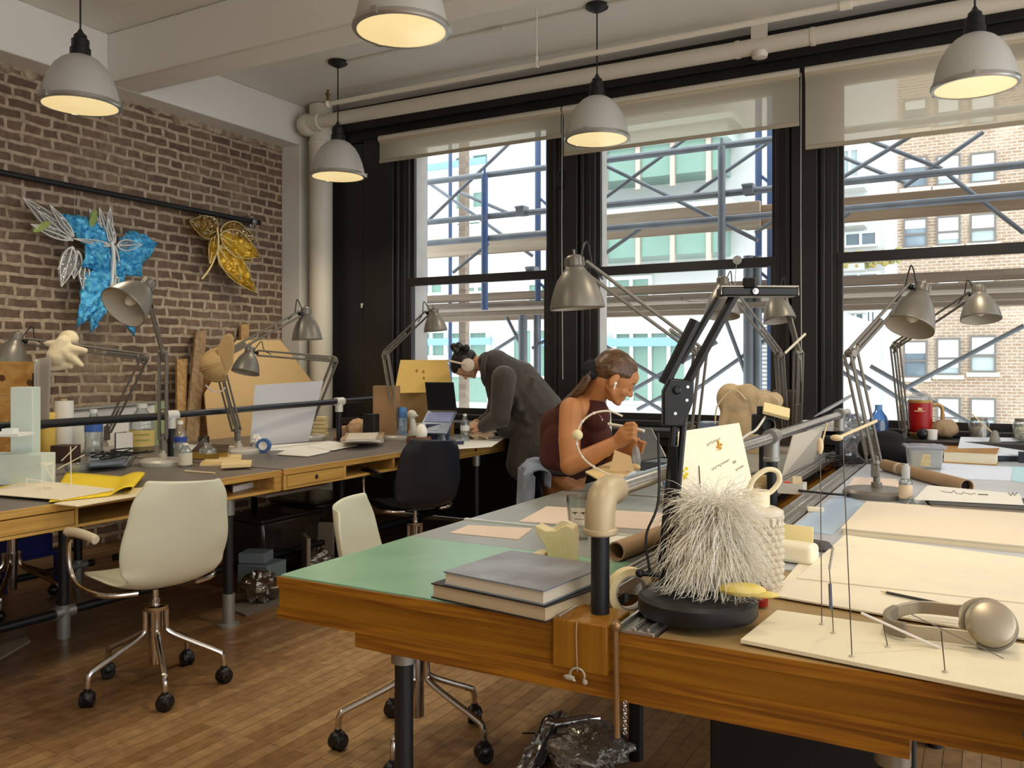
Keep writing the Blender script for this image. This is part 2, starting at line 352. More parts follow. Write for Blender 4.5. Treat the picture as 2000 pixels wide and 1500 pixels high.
b = B(); b.tube([(-4.42, 5.06, 3.31), (4.2, 5.06, 3.315)], .018, 12); b.ell((-4.42, 5.06, 3.31), .028); b.cyl((-.72, 5.06, 3.31), (-.66, 5.06, 3.31), .027); b.build('pipe', mat('pipe_paint2', (228, 220, 202), .5), r)
for x in (-2.62, -.69, 1.5):
    b = B(); b.cyl((x, 5.06, 3.33), (x, 5.06, ZC), .005, n=8); b.lathe([(.024, -.008), (.024, .008)], 14, TR((x, 5.06, 3.31), (1, 0, 0))); b.cyl((x, 5.06, 3.325), (x, 5.06, 3.36), .011, n=8); b.build('hanger_rod', M_WHITE, r)
b = B(); b.cyl((-4.42, 5.06, 3.31), (-4.42, 5.06, 3.4), .012, n=10); b.lathe([(.02, 0), (.02, .01), (.006, .014), (.006, .03), (.016, .034)], 12, TR((-4.42, 5.06, 3.38))); b.build('sprinkler_head', mat('brass_dull', (120, 96, 60), .4, .8), r)
b = B(); b.tube([(-4.4, 5.21, ZC - .012), (-2.3, 5.2, ZC - .012)], .008, 8); b.tube([(-2.2, 5.2, ZC - .012), (-.1, 5.2, ZC - .012), (3, 5.2, ZC - .012)], .008, 8)
b.tube([(-3.1, 5.2, ZC - .02), (-2.95, 5.2, ZC - .02)], .014, 8)
tag(b.build('ceiling_conduit', M_WHITE), 'thin white conduit on the ceiling linking the far lamps', 'conduit')
r = thing('wall_rail', 'black pipe rail fixed along the brick wall above the hanging wings', 'rail', (-5.6, 5.5, 2.56))
b = B(); b.cyl((-5.6, -1, 2.567), (-5.6, 5.52, 2.56), .021, n=16); b.build('pipe', M_BLACK, r)
for y in (3.08, 5.44, .7):
    b = B(); b.box((-5.66, y, 2.563), (.1, .035, .1)); b.lathe([(.032, -.022), (.032, .022)], 16, TR((-5.6, y, 2.563), (0, 1, 0))); b.build('wall_bracket', M_STEEL, r, bevel=.004)

# ================================================================== outside
M_SCAF = mat('scaffold_grey', (130, 138, 146), .45, .3, noise=(4, .6), c2=(100, 108, 118))
M_SCAFB = mat('scaffold_blue', (66, 94, 142), .5, .1, noise=(5, .6), c2=(88, 102, 126))
M_TIMB = wood('scaffold_board', (208, 194, 174), (184, 162, 138), 0, .7, .4)
M_TIMBG = wood('weathered_board', (156, 142, 126), (126, 112, 98), 0, .75, .4)
Ys = 7.4
sc_ = thing('scaffold', 'grey and blue tube scaffold with plank deck outside the windows', 'scaffold', (-2, Ys, 0))
def dia(u0, v0, u1, v1, y, r=.018, m=M_SCAF, nm='brace'):
    b = B(); b.cyl(aty(u0, v0, y), aty(u1, v1, y), r, n=8); b.build(nm, m, sc_)
for z, r, y in ((None, .03, Ys),):
    for (u, v) in ((940, 343), (940, 424), (940, 467), (1800, 505)):
        if u == 1800: continue
        zz = aty(u, v, y).z; b = B(); b.cyl((-7.5, y, zz), (2.6, y, zz), r, n=10); b.build('ledger_tube', M_SCAF, sc_)
for x, m, rr in ((-4.39, M_SCAFB, .034), (-2.01, M_SCAF, .034), (.4, M_SCAF, .034)):
    b = B(); b.cyl((x, Ys - .05, 1.86), (x, Ys - .05, 3.2), rr, n=12); b.cyl((x, Ys - .05, 3.2), (x, Ys - .05, 3.27), .012, n=8); b.build('upright', m, sc_)
for x in (-4.18, -4.05, -1.87, -1.76, .7, .85):
    b = B(); b.cyl((x, 8.1, -2), (x, 8.1, 6), .032, n=12); b.build('upright', M_SCAFB, sc_)
for k, x in enumerate((-4.115, -1.815, .775)):
    b = B()
    for z in (2.2, 2.75, 3.1, 3.9): b.cyl((x - .065, 8.1, z), (x + .065, 8.1, z - .12), .014, n=8)
    b.build('ladder_rung', M_SCAFB, sc_)
for x in (-5.9, -5.55): b = B(); b.cyl((x, 8.5, -2), (x, 8.5, 5.5), .022, n=10); b.build('upright', M_SCAFB, sc_)
b = B(); b.box((-5.42, 8.6, 2), (.09, .09, 8)); b.build('timber_post', M_TIMBG, sc_)
for q in ((806, 460, 1000, 275, 7.55), (806, 335, 1040, 500, 7.9), (885, 532, 955, 475, 7.6), (895, 375, 990, 415, 7.8), (1170, 395, 1340, 270, 7.5), (1175, 320, 1320, 390, 7.5), (1320, 390, 1480, 470, 7.5), (1175, 500, 1260, 440, 7.5), (1355, 378, 1520, 265, 7.6), (1475, 455, 1520, 425, 7.6), (1640, 350, 1780, 265, 7.5), (1700, 275, 1840, 330, 7.6), (1850, 340, 2000, 455, 7.6), (1765, 365, 1920, 258, 7.6), (1630, 300, 1775, 360, 7.9), (1628, 437, 1660, 415, 7.6), (1150, 657, 1310, 752, 7.5), (1235, 762, 1400, 668, 7.5), (1240, 770, 1300, 806, 7.5), (1360, 760, 1530, 640, 7.6), (1245, 800, 1320, 760, 7.7), (990, 620, 1020, 680, 7.6), (965, 685, 1020, 650, 7.6), (1415, 618, 1460, 740, 7.5), (1625, 695, 1790, 800, 7.6), (1625, 715, 1700, 760, 7.6), (1765, 760, 2000, 636, 7.5), (1700, 715, 1900, 830, 7.7), (1040, 680, 1075, 660, 7.6)): dia(*q)
b = B(); b.cyl(aty(1021, 615, 7.5), aty(1021, 790, 7.5), .045, n=12); b.build('upright', M_SCAF, sc_)
b = B(); b.cyl(aty(1463, 500, 7.5), aty(1463, 800, 7.5), .05, n=12); b.cyl(aty(1480, 500, 7.5), aty(1480, 800, 7.5), .03, n=12); b.build('upright', M_SCAF, sc_)
b = B(); b.cyl(aty(1048, 615, 7.6), aty(1048, 790, 7.6), .03, n=12); b.build('upright', M_SCAF, sc_)
z0 = aty(1300, 432, 7.65).z; b = B(); b.bx(-3.55, -1.75, 7.63, 7.68, z0 - .13, z0 + .11); b.build('guard_board', M_TIMB, sc_, bevel=.006)
b = B(); b.bx(-1.9, 1.2, 7.69, 7.74, z0 - .13, z0 + .08); b.build('guard_board', wood('guard_brown', (176, 152, 124), (146, 120, 96), 0, .7, .4), sc_, bevel=.006)
b = B(); b.bx(-7, -3.6, 7.8, 7.85, z0 - .16, z0 + .04); b.build('guard_board', M_TIMB, sc_, bevel=.006)
zp = 1.93
for k, (y0, y1) in enumerate(((7.42, 7.66), (7.68, 7.92), (7.94, 8.18), (8.2, 8.44))):
    b = B(); b.bx(-7.5, -2.4 + .13 * k, y0, y1, zp - .04, zp); b.bx(-2.38 + .13 * k, 2.8, y0, y1, zp - .036, zp + .004); b.build('deck_plank', M_TIMBG, sc_, bevel=.004)
for z, h in ((zp - .1, .05), (zp + .06, .05), (zp + .14, .09)):
    b = B(); b.bx(-7.5, 2.8, 7.44 + (.8 if z > zp else 0), 7.49 + (.8 if z > zp else 0), z - h / 2, z + h / 2); b.build('toe_board', M_TIMBG, sc_, bevel=.004)
b = B(); b.bx(-7.5, 2.8, 8.3, 8.42, zp - .12, zp - .05); b.build('deck_beam', M_TIMBG, sc_)
for (u, v) in ((1020, 412), (1463, 370), (1040, 530)):
    p = aty(u, v, 7.4); b = B(); b.box(p, (.09, .12, .09)); b.cyl(p + V((-.05, -.06, .03)), p + V((.05, -.06, .03)), .012, n=8); b.build('clamp', M_SCAF, sc_, bevel=.01)
# ---- buildings across the street
def win(bd, x0, x1, z0, z1, y, fm, gm, mull=1, rail=0, shade=None, dpt=.25):
    f = B(); t = .09; f.bx(x0, x1, y - .1, y + .05, z0, z0 + t); f.bx(x0, x1, y - .1, y + .05, z1 - t, z1); f.bx(x0, x0 + t, y - .1, y + .05, z0 + t, z1 - t); f.bx(x1 - t, x1, y - .1, y + .05, z0 + t, z1 - t)
    for k in range(mull): xx = x0 + (x1 - x0) * (k + 1) / (mull + 1); f.bx(xx - t / 2, xx + t / 2, y - .1, y + .05, z0 + t, z1 - t)
    if rail: zz = z0 + (z1 - z0) * rail; f.bx(x0 + t, x1 - t, y - .11, y + .06, zz - .05, zz + .05)
    o = f.build('window', fm, bd)
    g = B(); g.bx(x0 + t, x1 - t, y - .02, y + .02, z0 + t, z1 - t); g.build('pane', gm, o)
    if shade: g = B(); g.bx(x0 + t, x1 - t, y - .06, y - .03, z1 - (z1 - z0) * shade, z1 - t); g.build('shade', mat('window_shade', (228, 232, 228), .8), o)
M_GREENGL = mat('far_green_glass', (124, 156, 142), .25, noise=(.5, .6), c2=(92, 130, 116))
M_DARKGL = mat('far_grey_glass', (150, 166, 178), .2, noise=(.6, .7), c2=(92, 108, 118))
M_PALEGL = mat('far_pale_glass', (190, 204, 204), .25, noise=(.5, .5), c2=(156, 178, 182))
M_FAC = mat('white_render', (196, 198, 196), .8, noise=(.3, .3), c2=(188, 190, 188))
M_WFR = mat('white_window_frame', (236, 240, 240), .5)
yA = 22.0
def ax(u, v=711, y=yA): return aty(u, v, y)
wb = thing('white_building', 'white rendered building with green glass bays behind the scaffold', 'building', (-8, yA, -12))
b = B(); b.bx(-24, ax(1560).x, yA, yA + 6, -12, 16); b.build('wall', M_FAC, wb)
def wpx(bd, u0, v0, u1, v1, y, fm=M_WFR, gm=M_GREENGL, **k):
    um = (u0 + u1) / 2; z1 = aty(um, v0, y).z; z0 = aty(um, v1, y).z; win(bd, aty(u0, v0, y).x, aty(u1, v0, y).x, z0, z1, y, fm, gm, **k)
for q in ((888, 372, 960, 412), (890, 430, 945, 445), (815, 548, 870, 578), (905, 556, 960, 575), (815, 645, 875, 700), (880, 645, 957, 712), (700, 640, 790, 710), (888, 300, 960, 330), (1030, 550, 1085, 600), (800, 730, 960, 790)): wpx(wb, *q, yA)
for q in ((1130, 540, 1190, 585), (1195, 540, 1275, 585), (1150, 645, 1180, 700), (1200, 645, 1345, 790), (1000, 640, 1085, 740), (1150, 720, 1180, 790)): wpx(wb, *q, yA, mull=1 if q[2] - q[0] < 100 else 3)
for i, (v0, v1) in enumerate(((285, 345), (445, 500), (130, 190), (560, 575))):          # projecting glazed bays, left of the middle window's post
    x0, x1 = aty(1085, 400, 20.8).x, aty(1418, 400, 20.8).x
    um = 1250; z1, z0 = aty(um, v0, 20.8).z, aty(um, v1, 20.8).z
    if i == 3: continue
    b = B(); b.bx(x0, x1, 20.8, yA, z1, z1 + .35); b.bx(x0 - .1, x1 + .2, 20.6, yA, z1 + .35, z1 + .5); o = b.build('bay_canopy', mat('bay_fascia', (180, 194, 190), .6), wb)
    b = B(); b.bx(x0 + .1, x1 - .2, 20.95, yA, z0, z1); b.build('bay_glass', M_GREENGL, o)
    b = B()
    for k in range(5): xx = x0 + (x1 - x0) * (k + .5) / 5; b.bx(xx - .06, xx + .06, 20.88, 20.98, z0 - .3, z1)
    b.build('mullion', mat('bay_mullion', (196, 172, 158), .6), o)
for (u0, v0, u1, v1) in ((805, 665, 960, 672), (1150, 665, 1345, 674), (825, 495, 925, 500), (800, 330, 950, 336), (1045, 665, 1080, 672)):
    b = B(); p, q = aty(u0, v0, yA - .3), aty(u1, v0, yA - .3); z0 = aty(u0, v1, yA - .3).z; b.bx(p.x, q.x, yA - .35, yA - .3, z0 - .05, p.z + .05); b.build('blue_tape_band', mat('blue_band', (130, 170, 216), .6), wb)
nb = thing('narrow_white_building', 'narrow pale building with small balconies squeezed between white and brick fronts', 'building', (0, 34, -12))
yN = 34.0; xn0, xn1 = aty(1545, 700, yN).x, aty(1728, 700, yN).x
b = B(); b.bx(xn0, xn1, yN, yN + 5, -14, 24); b.build('wall', mat('narrow_render', (206, 210, 210), .8, noise=(.2, .4), c2=(186, 192, 194)), nb)
for q in ((1640, 290, 1680, 350), (1648, 452, 1715, 483), (1637, 532, 1718, 556), (1652, 605, 1690, 650), (1678, 690, 1708, 735), (1690, 605, 1712, 645), (1640, 415, 1676, 426)): wpx(nb, *q, yN, gm=M_DARKGL if q[1] > 440 else M_PALEGL)
for v in (432, 518, 360, 600):
    p, q = aty(1636, v, yN - .6), aty(1690, v, yN - .6); b = B(); b.bx(p.x, q.x, yN - .9, yN, p.z - .25, p.z); b.build('balcony', mat('balcony_slab', (198, 200, 196), .8), nb)
b = B(); q = aty(1690, 512, yN - .6)
for k in range(60): b.ell(q + V((rng.uniform(-1, 1.2), rng.uniform(-.3, .3), rng.uniform(-.15, .35))), rng.uniform(.06, .16), n=6, m=4)
b.build('balcony_plants', mat('far_plants', (150, 158, 96), .8, noise=(2, .8), c2=(190, 150, 90)), nb)
gb = thing('side_wall_building', 'plain grey side wall of a low annex beside the middle window post', 'building', (0, 16, -12))
b = B(); p = aty(1480, 600, 14); q = aty(1528, 600, 14); b.bx(p.x, q.x + .4, 14, 18, -12, aty(1500, 618, 14).z); o = b.build('wall', mat('clapboard', (206, 206, 202), .8), gb)
b = B()
for k in range(20): z = aty(1500, 620 + k * 8, 13.96).z; b.bx(p.x, q.x + .4, 13.95, 14, z - .015, z + .015)
b.build('clapboard_joints', mat('clap_joint', (176, 176, 174), .8), gb)
b = B(); p = aty(1625, 612, 15); q = aty(1652, 612, 15); b.bx(p.x - .6, q.x, 15, 20, -12, p.z); b.build('parapet_wall', mat('grey_parapet', (200, 200, 200), .85), gb)
yB = 46.0
M_XBRICK = brickmat('tan_brick', (0, 2), (184, 160, 136), (166, 138, 112), (198, 188, 174), .42, .15, .03, .75, (236, 220, 196), 0, .5, .25, .9)
tb = thing('brick_building', 'tan brick building with sash windows seen through the window on the right', 'building', (14, yB, -16))
x0 = aty(1726, 600, yB).x
M_FARFR = mat('far_sash_frame', (120, 116, 112), .6)
b = B(); b.bx(x0, x0 + 36, yB + .35, yB + 6, -18, 32); b.build('wall', M_XBRICK, tb)
rows = [(185, 245), (300, 360), (420, 478), (540, 592), (660, 733), (776, 850)]
cols = [(1763, 1811), (1828, 1876), (1894, 1946), (2010, 2060), (2085, 2140)]
k = 0
for ri, (v0, v1) in enumerate(rows):
    for (u0, u1) in cols:
        um = (u0 + u1) / 2; dv = -(um - 1850) * .075 * (1 if v0 < 700 else -.3)
        p0, p1 = aty(u0, v0 + dv, yB), aty(u1, v1 + dv, yB); k += 1
        gm = (M_DARKGL, M_PALEGL, M_PALEGL, M_DARKGL)[(k * 7 + ri) % 4]
        win(tb, p0.x, p1.x, aty(um, v1 + dv, yB).z, aty(um, v0 + dv, yB).z, yB + .3, M_FARFR, gm, mull=0, rail=.45, shade=(None, .5, .8, .35)[(k * 3 + ri) % 4])
        b = B(); b.bx(p0.x - .15, p1.x + .15, yB + .15, yB + .4, aty(um, v1 + dv, yB).z - .2, aty(um, v1 + dv, yB).z); b.build('window_sill', mat('far_sill', (226, 214, 194), .8), tb)
gs = B(); gs.bx(-60, 60, YW + 1.5, 60, -13, -12.9); struct(gs.build('street_ground', mat('street_grey', (214, 212, 208), .9)))
# ================================================================== pendant lamps
T = .757                                                             # table height
LT = lambda u, v, z=T: atz(u, v, z)
M_SHADE = mat('spun_aluminium', (206, 203, 196), .42, .3)
M_SHIN = mat('shade_inside', (246, 236, 210), .6)
M_BULB = mat('warm_bulb', (255, 240, 200), .5, emis=1.6, ecol=(255, 232, 176))
M_LENS = mat('frosted_lens', (250, 240, 210), .25, emis=.42, ecol=(255, 226, 158))
def pendant(x, y, z, lab, r=.208, watts=36):
    L = thing('pendant_lamp', lab, 'lamp', (x, y, z), 'aluminium dome pendant lamps')
    b = B(); b.lathe([(.0, ZC - z), (.075, ZC - z), (.075, ZC - z - .02), (.05, ZC - z - .035), (.02, ZC - z - .05), (.008, ZC - z - .055)][::-1], 24, TR((x, y, z))); b.build('canopy', M_BLACK, L)
    b = B(); b.cyl((x, y, z + .41), (x, y, ZC - .05), .005, n=8); b.build('cord', M_BLACK, L)
    b = B(); b.lathe([(.055, .265), (.055, .315), (.047, .32), (.047, .365), (.036, .37), (.034, .39), (.018, .405), (.008, .425)], 20, TR((x, y, z))); b.build('socket', M_BLACKP, L)
    pr = [(.052, .275), (.07, .268), (.1, .25), (.135, .215), (.165, .165), (.188, .105), (.203, .04), (r, .0)]
    b = B(); b.lathe(pr, 40, TR((x, y, z)), caps=False); sh = b.build('shade', M_SHADE, L)
    b = B(); b.lathe([(a - .004, h - .002) for a, h in pr], 40, TR((x, y, z)), caps=False); b.build('inner_reflector', M_SHIN, sh)
    b = B(); b.lathe([(r - .012, -.008), (r + .004, -.008), (r + .009, .0), (r + .007, .016), (r - .001, .02)], 40, TR((x, y, z)), caps=False)
    for k in range(3):
        a = k * 2.094 + .6; b.box((x + (r + .008) * cos(a), y + (r + .008) * sin(a), z + .008), (.02, .03, .03), rz=a)
    b.build('rim_ring', M_ALU, L)
    b = B(); b.lathe([(r - .006, -.004), (.1, -.012), (.001, -.016)], 40, TR((x, y, z)), caps=False); b.build('glass_lens', M_LENS, L)
    b = B(); b.ell((x, y, z + .17), (.04, .04, .055)); b.build('bulb', M_BULB, L)
    ld = bpy.data.lights.new('bulb_light', 'SPOT'); ld.energy = watts; ld.color = (1, .87, .64); ld.shadow_soft_size = .16; ld.spot_size = rad(150); ld.spot_blend = .6
    lo = bpy.data.objects.new('bulb_light', ld); col.objects.link(lo); lo.parent = L; lo.location = (0, 0, -.03)
    return L
for (u, d, z, lab) in ((157, 4.82, 2.775, 'dome pendant lamp hanging before the brick wall, near the plaster beam'), (784, 3.8, 2.80, 'dome pendant lamp cut by the top of the photo, closest to the viewer'),
                       (660, 6.69, 2.785, 'dome pendant lamp in front of the thick corner pipe'), (1166, 5.64, 2.80, 'dome pendant lamp before the middle window blind'), (1904, 4.573, 2.80, 'dome pendant lamp at the right, in front of the lowest blind')):
    p = atd(u, HOR, d); pendant(p.x, p.y, z, lab)
for (x, y) in ((-.07, 3.05), (-4.4, .95), (-2.26, .95), (-.07, .95)): pendant(x, y, 2.8, 'unseen dome pendant lamp added for more light, continuing the grid of lamps')  # out-of-view pendants added to brighten the room, continuing the grid

# ================================================================== tables
def pipe_leg(b, x, y, z1, fl=True):
    b.cyl((x, y, .0), (x, y, z1), .024, n=16)
M_FIT = mat('pipe_fitting', (150, 148, 142), .4, .6)
def lefttable(y0, y1, lab, drawers, divs, legs):
    xf, xr = -3.29, -5.09
    t = thing('drafting_table', lab, 'table', ((xf + xr) / 2, (y0 + y1) / 2, 0), 'long double tables by the brick wall')
    b = B(); b.bx(xr + .012, xf - .012, y0 + .006, y1 - .006, T - .012, T); b.build('tabletop', M_TOP, t, bevel=.002)
    b = B(); b.bx(xr, xf, y0, y1, T - .034, T - .012); b.bx(xf - .012, xf, y0, y1, T - .012, T - .001); b.build('edge_band', M_PLY, t, bevel=.002)
    b = B(); b.bx(xf - .42, xf - .004, y0 + .004, y1 - .004, T - .114, T - .1); b.bx(xf - .43, xf - .42, y0, y1, T - .114, T - .034)
    for (a, c) in divs: b.bx(xf - .42, xf - .002, a, c, T - .114, T - .034)
    b.build('shelf_carcass', M_PLY, t, bevel=.002)
    b = B(); b.bx(xr + .01, xr + .03, y0, y1, T - .114, T - .034); b.build('rear_apron', M_PLY, t)
    for (a, c) in drawers:
        b = B(); b.bx(xf - .4, xf - .0, a + .004, c - .004, T - .098, T - .038); d_ = b.build('drawer', M_PLY, t, bevel=.002)
        b = B(); b.lathe([(.0, .002), (.013, .002), (.013, 0)][::-1], 16, TR((xf, (a + c) / 2, T - .068), (1, 0, 0))); b.build('finger_hole', mat('drawer_hole', (46, 26, 14), .8), d_)
    for (x, y) in legs:
        b = B(); pipe_leg(b, x, y, T - .114 if x > -3.75 else T - .034); l = b.build('leg', M_BLACK, t)
        b = B(); b.cyl((x, y, .0), (x, y, .16), .031, n=16)
        if x > -3.6: b.lathe([(.055, 0), (.055, .008), (.034, .014)], 20, TR((x, y, 0)))
        else: b.cyl((x - .0, y - .05, .125), (x, y + .05, .125), .031, n=16)
        b.build('floor_fitting', M_FIT, l)
        b = B(); b.cyl((x, y, T - .2), (x, y, T - .115), .03, n=16); b.build('top_fitting', M_FIT, l)
    for x in (-3.9, -4.72):
        b = B(); b.cyl((x, y0 + .02, .125), (x, y1 - .1, .125), .021, n=14); b.build('foot_rail', M_BLACK, t)
    return t
lefttable(.7, 3.40, 'long drafting table by the bricks, nearest, with yellow paper on it', [(.9, 2.22)], [(.7, .72), (2.22, 2.235), (3.35, 3.40)], [(-3.36, 3.10), (-3.9, 2.57), (-4.72, 2.57), (-3.9, 1.3), (-4.72, 3.2)])
lefttable(3.42, 5.82, 'long drafting table by the bricks, at the far end where a person leans', [(3.44, 3.905), (4.96, 5.8)], [(3.42, 3.44), (3.905, 3.93), (4.38, 4.4), (4.94, 4.96), (5.8, 5.82)], [(-3.36, 5.5), (-3.9, 4.6), (-4.72, 4.6), (-4.72, 5.6)])
def centertable(y0, y1, lab, legs, rails, near):
    t = thing('drafting_table', lab, 'table', (-.72, (y0 + y1) / 2, 0), 'double tables in the middle of the room')
    for (a, c) in ((-1.655, -.87), (-.60, .22)):
        b = B(); b.bx(a, c, y0, y1, T - .026, T - .004); b.build('tabletop', M_TOPC, t, bevel=.002)
    b = B()
    b.bx(-1.655, .22, y0, y0 + .022, T - .112, T - .0265); b.bx(-1.655, -1.633, y0 + .0221, y1 - .0221, T - .112, T - .0265); b.bx(.198, .22, y0 + .0221, y1 - .0221, T - .112, T - .0265); b.bx(-1.655, .22, y1 - .022, y1, T - .112, T - .0265)
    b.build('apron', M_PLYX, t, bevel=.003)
    b = B(); b.bx(-.86, -.62, y0 + .02, y1, T - .10, T - .085); b.build('trough_floor', M_PLYX, t)
    for x in (-.87, -.695):
        b = B(); w_ = .06 if x < -.8 else .09
        b.bx(x, x + w_, y0 - .004, y1, T - .02, T + .004); b.bx(x + .008, x + .016, y0 - .004, y1, T + .004, T + .012); b.bx(x + w_ - .016, x + w_ - .01, y0 - .004, y1, T + .004, T + .012); b.cyl((x + w_ * .5, y0 - .004, T + .005), (x + w_ * .5, y1, T + .005), .006, n=8)
        b.build('ruler_channel', M_ALU, t, bevel=.001)
    for (x, y) in legs:
        b = B(); pipe_leg(b, x, y, T - .15); l = b.build('leg', M_BLACK, t)
        b = B(); b.cyl((x, y, T - .2), (x, y, T - .145), .033, n=16); b.build('leg_fitting', M_FIT, l)
    if near:
        b = B(); b.bx(-1.395, -.124, y0 + .004, y0 + .06, T - .15, T - .113); b.build('lower_rail', M_PLYX, t, bevel=.003)
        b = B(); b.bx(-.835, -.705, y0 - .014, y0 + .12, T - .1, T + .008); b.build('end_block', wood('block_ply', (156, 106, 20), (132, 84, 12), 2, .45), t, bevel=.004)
    return t
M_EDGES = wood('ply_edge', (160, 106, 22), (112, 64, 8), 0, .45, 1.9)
ct = centertable(1.70, 3.46, 'double drafting table in the foreground with orange ply apron', [(-1.31, 1.79), (-1.31, 3.3), (-.16, 1.79), (-.16, 3.3), (-1.03, 2.71)], None, True)
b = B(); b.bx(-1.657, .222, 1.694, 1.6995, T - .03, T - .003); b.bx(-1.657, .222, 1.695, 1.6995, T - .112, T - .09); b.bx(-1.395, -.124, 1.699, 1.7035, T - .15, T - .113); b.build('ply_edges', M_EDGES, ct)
b = B(); b.bx(-1.652, -.875, 1.705, 2.29, T - .004, T + .001); tag(b.build('cutting_mat', mat('green_mat', (150, 194, 166), .24, noise=(3.5, .7), c2=(132, 172, 148)), None, bevel=.001), 'green cutting mat covering the near corner of the foreground table', 'mat')
b = B(); b.bx(-1.652, -.875, 2.293, 3.45, T - .0045, T + .0005); tag(b.build('table_cover', mat('board_cover', (158, 162, 160), .26, noise=(4, .5), c2=(140, 144, 142))), 'pale grey vinyl board cover behind the green mat', 'cover')
b = B(); b.bx(-1.655, -.875, 2.625, 2.64, T + .0005, T + .006); tag(b.build('parallel_ruler', mat('clear_ruler', (214, 224, 222), .2)), 'long clear ruler lying across the grey cover before the pink papers', 'ruler')
centertable(3.48, 5.75, 'double drafting table behind the foreground one, under the windows', [(-1.5, 3.7), (-1.5, 5.3), (.1, 5.3)], None, False)
b = B(); b.bx(-.597, .217, 2.42, 3.455, T - .0045, T + .0005); tag(b.build('table_cover', mat('board_cover_blue', (196, 202, 212), .3, noise=(4, .5), c2=(178, 184, 196))), 'pale bluish cover on the right half of the foreground table', 'cover')
b = B(); b.bx(-.597, .217, 3.485, 5.74, T - .0045, T + .0005); tag(b.build('table_cover', mat('board_cover_blue', (196, 202, 212))), 'pale bluish cover on the far table, on the side of the mailing tube', 'cover')
b = B(); b.bx(-1.652, -.875, 3.485, 5.74, T - .0045, T + .0005); tag(b.build('table_cover', mat('board_cover', (158, 162, 160))), 'grey cover on the far table, on the side of the seated person', 'cover')
# ---- pipe rails along the table spines
r = thing('table_rail', 'galvanised pipe rail along the middle table with a beige elbow end', 'rail', (-.757, 3.5, T))
b = B(); b.cyl((-.757, 1.80, 1.03), (-.757, 5.62, 1.025), .021, n=18); b.build('pipe', M_STEEL, r)
M_BEIGE = mat('beige_fitting', (196, 178, 144), .45, .15, noise=(9, .4), c2=(166, 148, 116))
for y in (1.77, 3.51, 5.29):
    b = B(); b.cyl((-.757, y, T - .09), (-.757, y, 1.0), .021, n=18); p_ = b.build('post', M_BLACK, r)
b = B(); b.tube(spline([(-.757, 1.768, .955), (-.757, 1.77, .99), (-.757, 1.785, 1.022), (-.757, 1.82, 1.032), (-.757, 1.855, 1.03)], 5), .034, 18)
b.lathe([(.036, 0), (.039, .004), (.039, .012), (.034, .016)], 18, TR((-.757, 1.77, .94))); b.build('elbow_fitting', M_BEIGE, r)
for y in (3.51, 5.29):
    b = B(); b.cyl((-.757, y - .045, 1.03), (-.757, y + .045, 1.03), .031, n=18); b.cyl((-.757, y, .93), (-.757, y, 1.02), .03, n=18); b.lathe([(.031, 0), (.034, .004), (.034, .014), (.03, .018)], 18, TR((-.757, y, .93))); b.build('tee_fitting', M_FIT, r)
r = thing('table_rail', 'black pipe rail along the spine of the brick wall tables', 'rail', (-4.19, 3.5, T))
b = B(); b.cyl((-4.19, 1.2, 1.015), (-4.19, 3.42, 1.017), .022, n=18); b.build('pipe', M_BLACK, r)
b = B(); b.cyl((-4.19, 3.42, 1.02), (-4.19, 5.92, 1.06), .02, n=18); b.build('pipe', mat('dark_pipe', (52, 54, 60), .3, .5), r)
M_WFIT = mat('white_fitting', (214, 212, 206), .45, .2)
for (y, z) in ((3.43, 1.018), (4.92, 1.043), (5.88, 1.06), (2.0, 1.015)):
    b = B(); b.cyl((-4.19, y, T), (-4.19, y, z), .02, n=16); b.build('post', M_BLACK, r)
    b = B(); b.cyl((-4.19, y - .04, z), (-4.19, y + .04, z), .031, n=16); b.cyl((-4.19, y, z - .075), (-4.19, y, z), .029, n=16); b.build('tee_fitting', M_WFIT, r)

